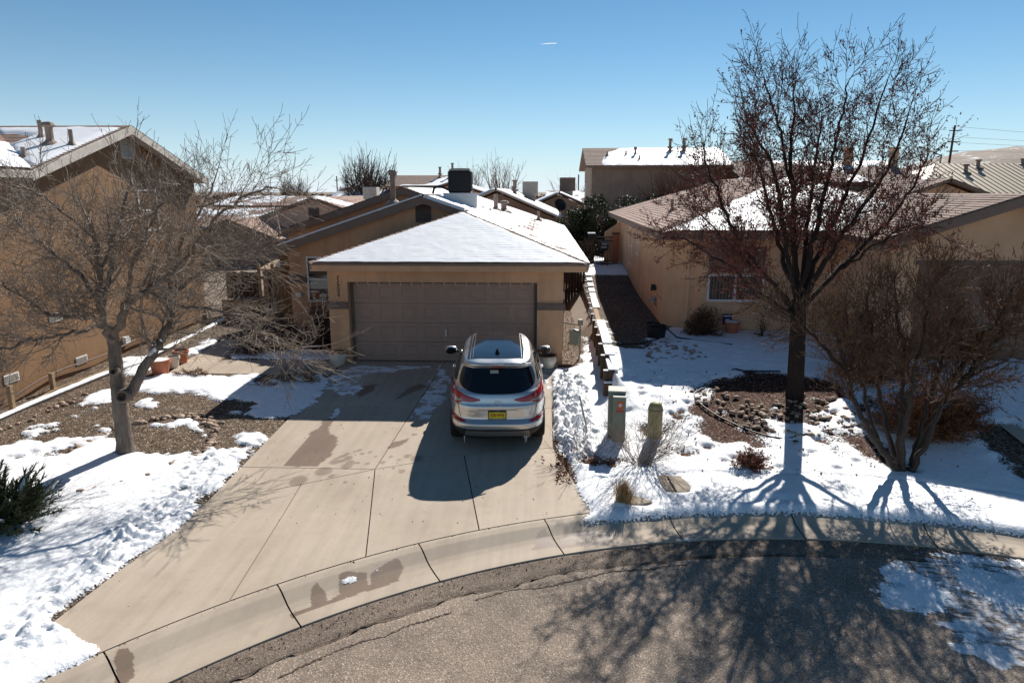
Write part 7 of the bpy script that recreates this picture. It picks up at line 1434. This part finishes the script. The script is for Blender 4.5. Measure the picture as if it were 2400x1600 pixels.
sh = thing('garden_shed', 'low tan roofed lean-to behind the wooden fence', 'shed', (-10.7, 28, 0)); mb = MB(); mb.box(-.9, .7, 0, 1.6, -.1, 1.15); mb.build('wall', M['board'], sh); mb = MB(); mb.prism([(-1.0, -.2, 1.2), (.8, -.2, 1.2), (.8, 1.8, 1.4), (-1.0, 1.8, 1.4)], (0, 0, .06)); mb.build('roof', M['timber_pale'], sh)
tk = thing('white_tank', 'white rounded tank glimpsed behind the wooden fence', 'tank', (-9.6, 25.2, 0)); mb = MB(); mb.lathe([(.32, 0), (.34, 1.5), (.30, 1.75), (.15, 1.9), (0, 1.93)], 18); mb.build('body', M['white'], tk, smooth=True); mb = MB(); mb.lathe([(.08, 1.9), (.08, 2.0), (0, 2.0)], 10); mb.build('lid', M['metal_dull'], tk)
mb = MB(); mb.box(-11.0, -9.9, 22.9, 23.5, 0, .75); mb.build('crate', M['board'], bevel=.01); tag(bpy.data.objects['crate'], 'low wooden crate in front of the left fence', 'crate')
for k in range(3): pass
# ---- poles, street lamp, wires, contrail
up = thing('utility_pole', 'tall dark utility pole with wires at the right horizon', 'utility pole', (53.3, 95, .5))
mb = MB(); mb.tube([(0, 0, -1), (.35, 0, 12.3)], [.2, .13], 8); mb.build('pole', M['timber'], up)
for z in (9.0, 10.2, 11.6): mb = MB(); mb.box(-.6 + .3, .9 + .3, -.05, .05, z, z + .12); mb.build('crossarm', M['timber'], up)
for k, (z, dz) in enumerate(((12.2, 0), (10.9, 1.2), (10.2, 1.5), (9.2, 2.3), (8.2, 2.2))):
    mb = MB(); mb.tube([(.3 + u * 60, u * 14, z + dz * u - 1.1 * math.sin(math.pi * u)) for u in np.linspace(0, 1, 16)], .022, 3); mb.build('wire', M['metal_dull'], up)
sl = thing('street_lamp', 'grey street lamp with one arm beside the utility pole', 'street lamp', (38.6, 70, .5))
mb = MB(); mb.tube([(0, 0, -.5), (0, 0, 7.4)], [.12, .08], 8); mb.build('pole', M['metal_dull'], sl); mb = MB(); mb.tube([(0, 0, 7.3), (-.9, 0, 7.65), (-1.7, 0, 8.0)], .05, 6); mb.build('arm', M['metal_dull'], sl); mb = MB(); mb.box(-2.1, -1.6, -.12, .12, 7.95, 8.1); mb.build('lamp_head', M['metal_dull'], sl, bevel=.03)
for lab, x, y, h in (('thin distant utility pole left of the round bare tree', -23.0, 78, 5.9), ('distant steel pylon pole left of the two storey house', 9.5, 180, 8.5)):
    t = thing('distant_pole', lab, 'utility pole', (x, y, .2), 0, 'distant poles'); mb = MB(); mb.tube([(0, 0, -1), (0, 0, h)], .07 if h < 8 else .15, 6); mb.build('pole', M['timber'], t); mb = MB(); mb.box(-.25, .25, -.04, .04, h - .5, h - .42); mb.build('crossarm', M['timber'], t)
ds = thing('satellite_dish', 'small dark satellite dish on the corner of the dark gable house', 'satellite dish', (1.15, 44, 3.0)); mb = MB(); mb.lathe([(0, 0), (.2, .03), (.38, .12), (.40, .13), (.2, .05), (0, .02)], 16); o = mb.build('dish', M['black'], ds); o.rotation_euler = (math.radians(70), 0, .5); o.location = (0, 0, .55); mb = MB(); mb.tube([(0, .1, -.4), (0, .1, .5)], .03, 6); mb.build('mast', M['black'], ds)
mb = MB(); mb.tube([(-8, 3000, 596), (20, 3000, 598), (58, 3000, 599)], [.2, 1.3, .9], 6); cm = bpy.data.materials.new('contrail_ice'); cm.use_nodes = True; _n = cm.node_tree.nodes; _tb = _n.new('ShaderNodeBsdfTranslucent'); _tb.inputs[0].default_value = (.95, .95, .95, 1); cm.node_tree.links.new(_tb.outputs[0], _n['Material Output'].inputs[0])
tag(mb.build('contrail', cm), 'short white contrail high in the blue sky', 'contrail')
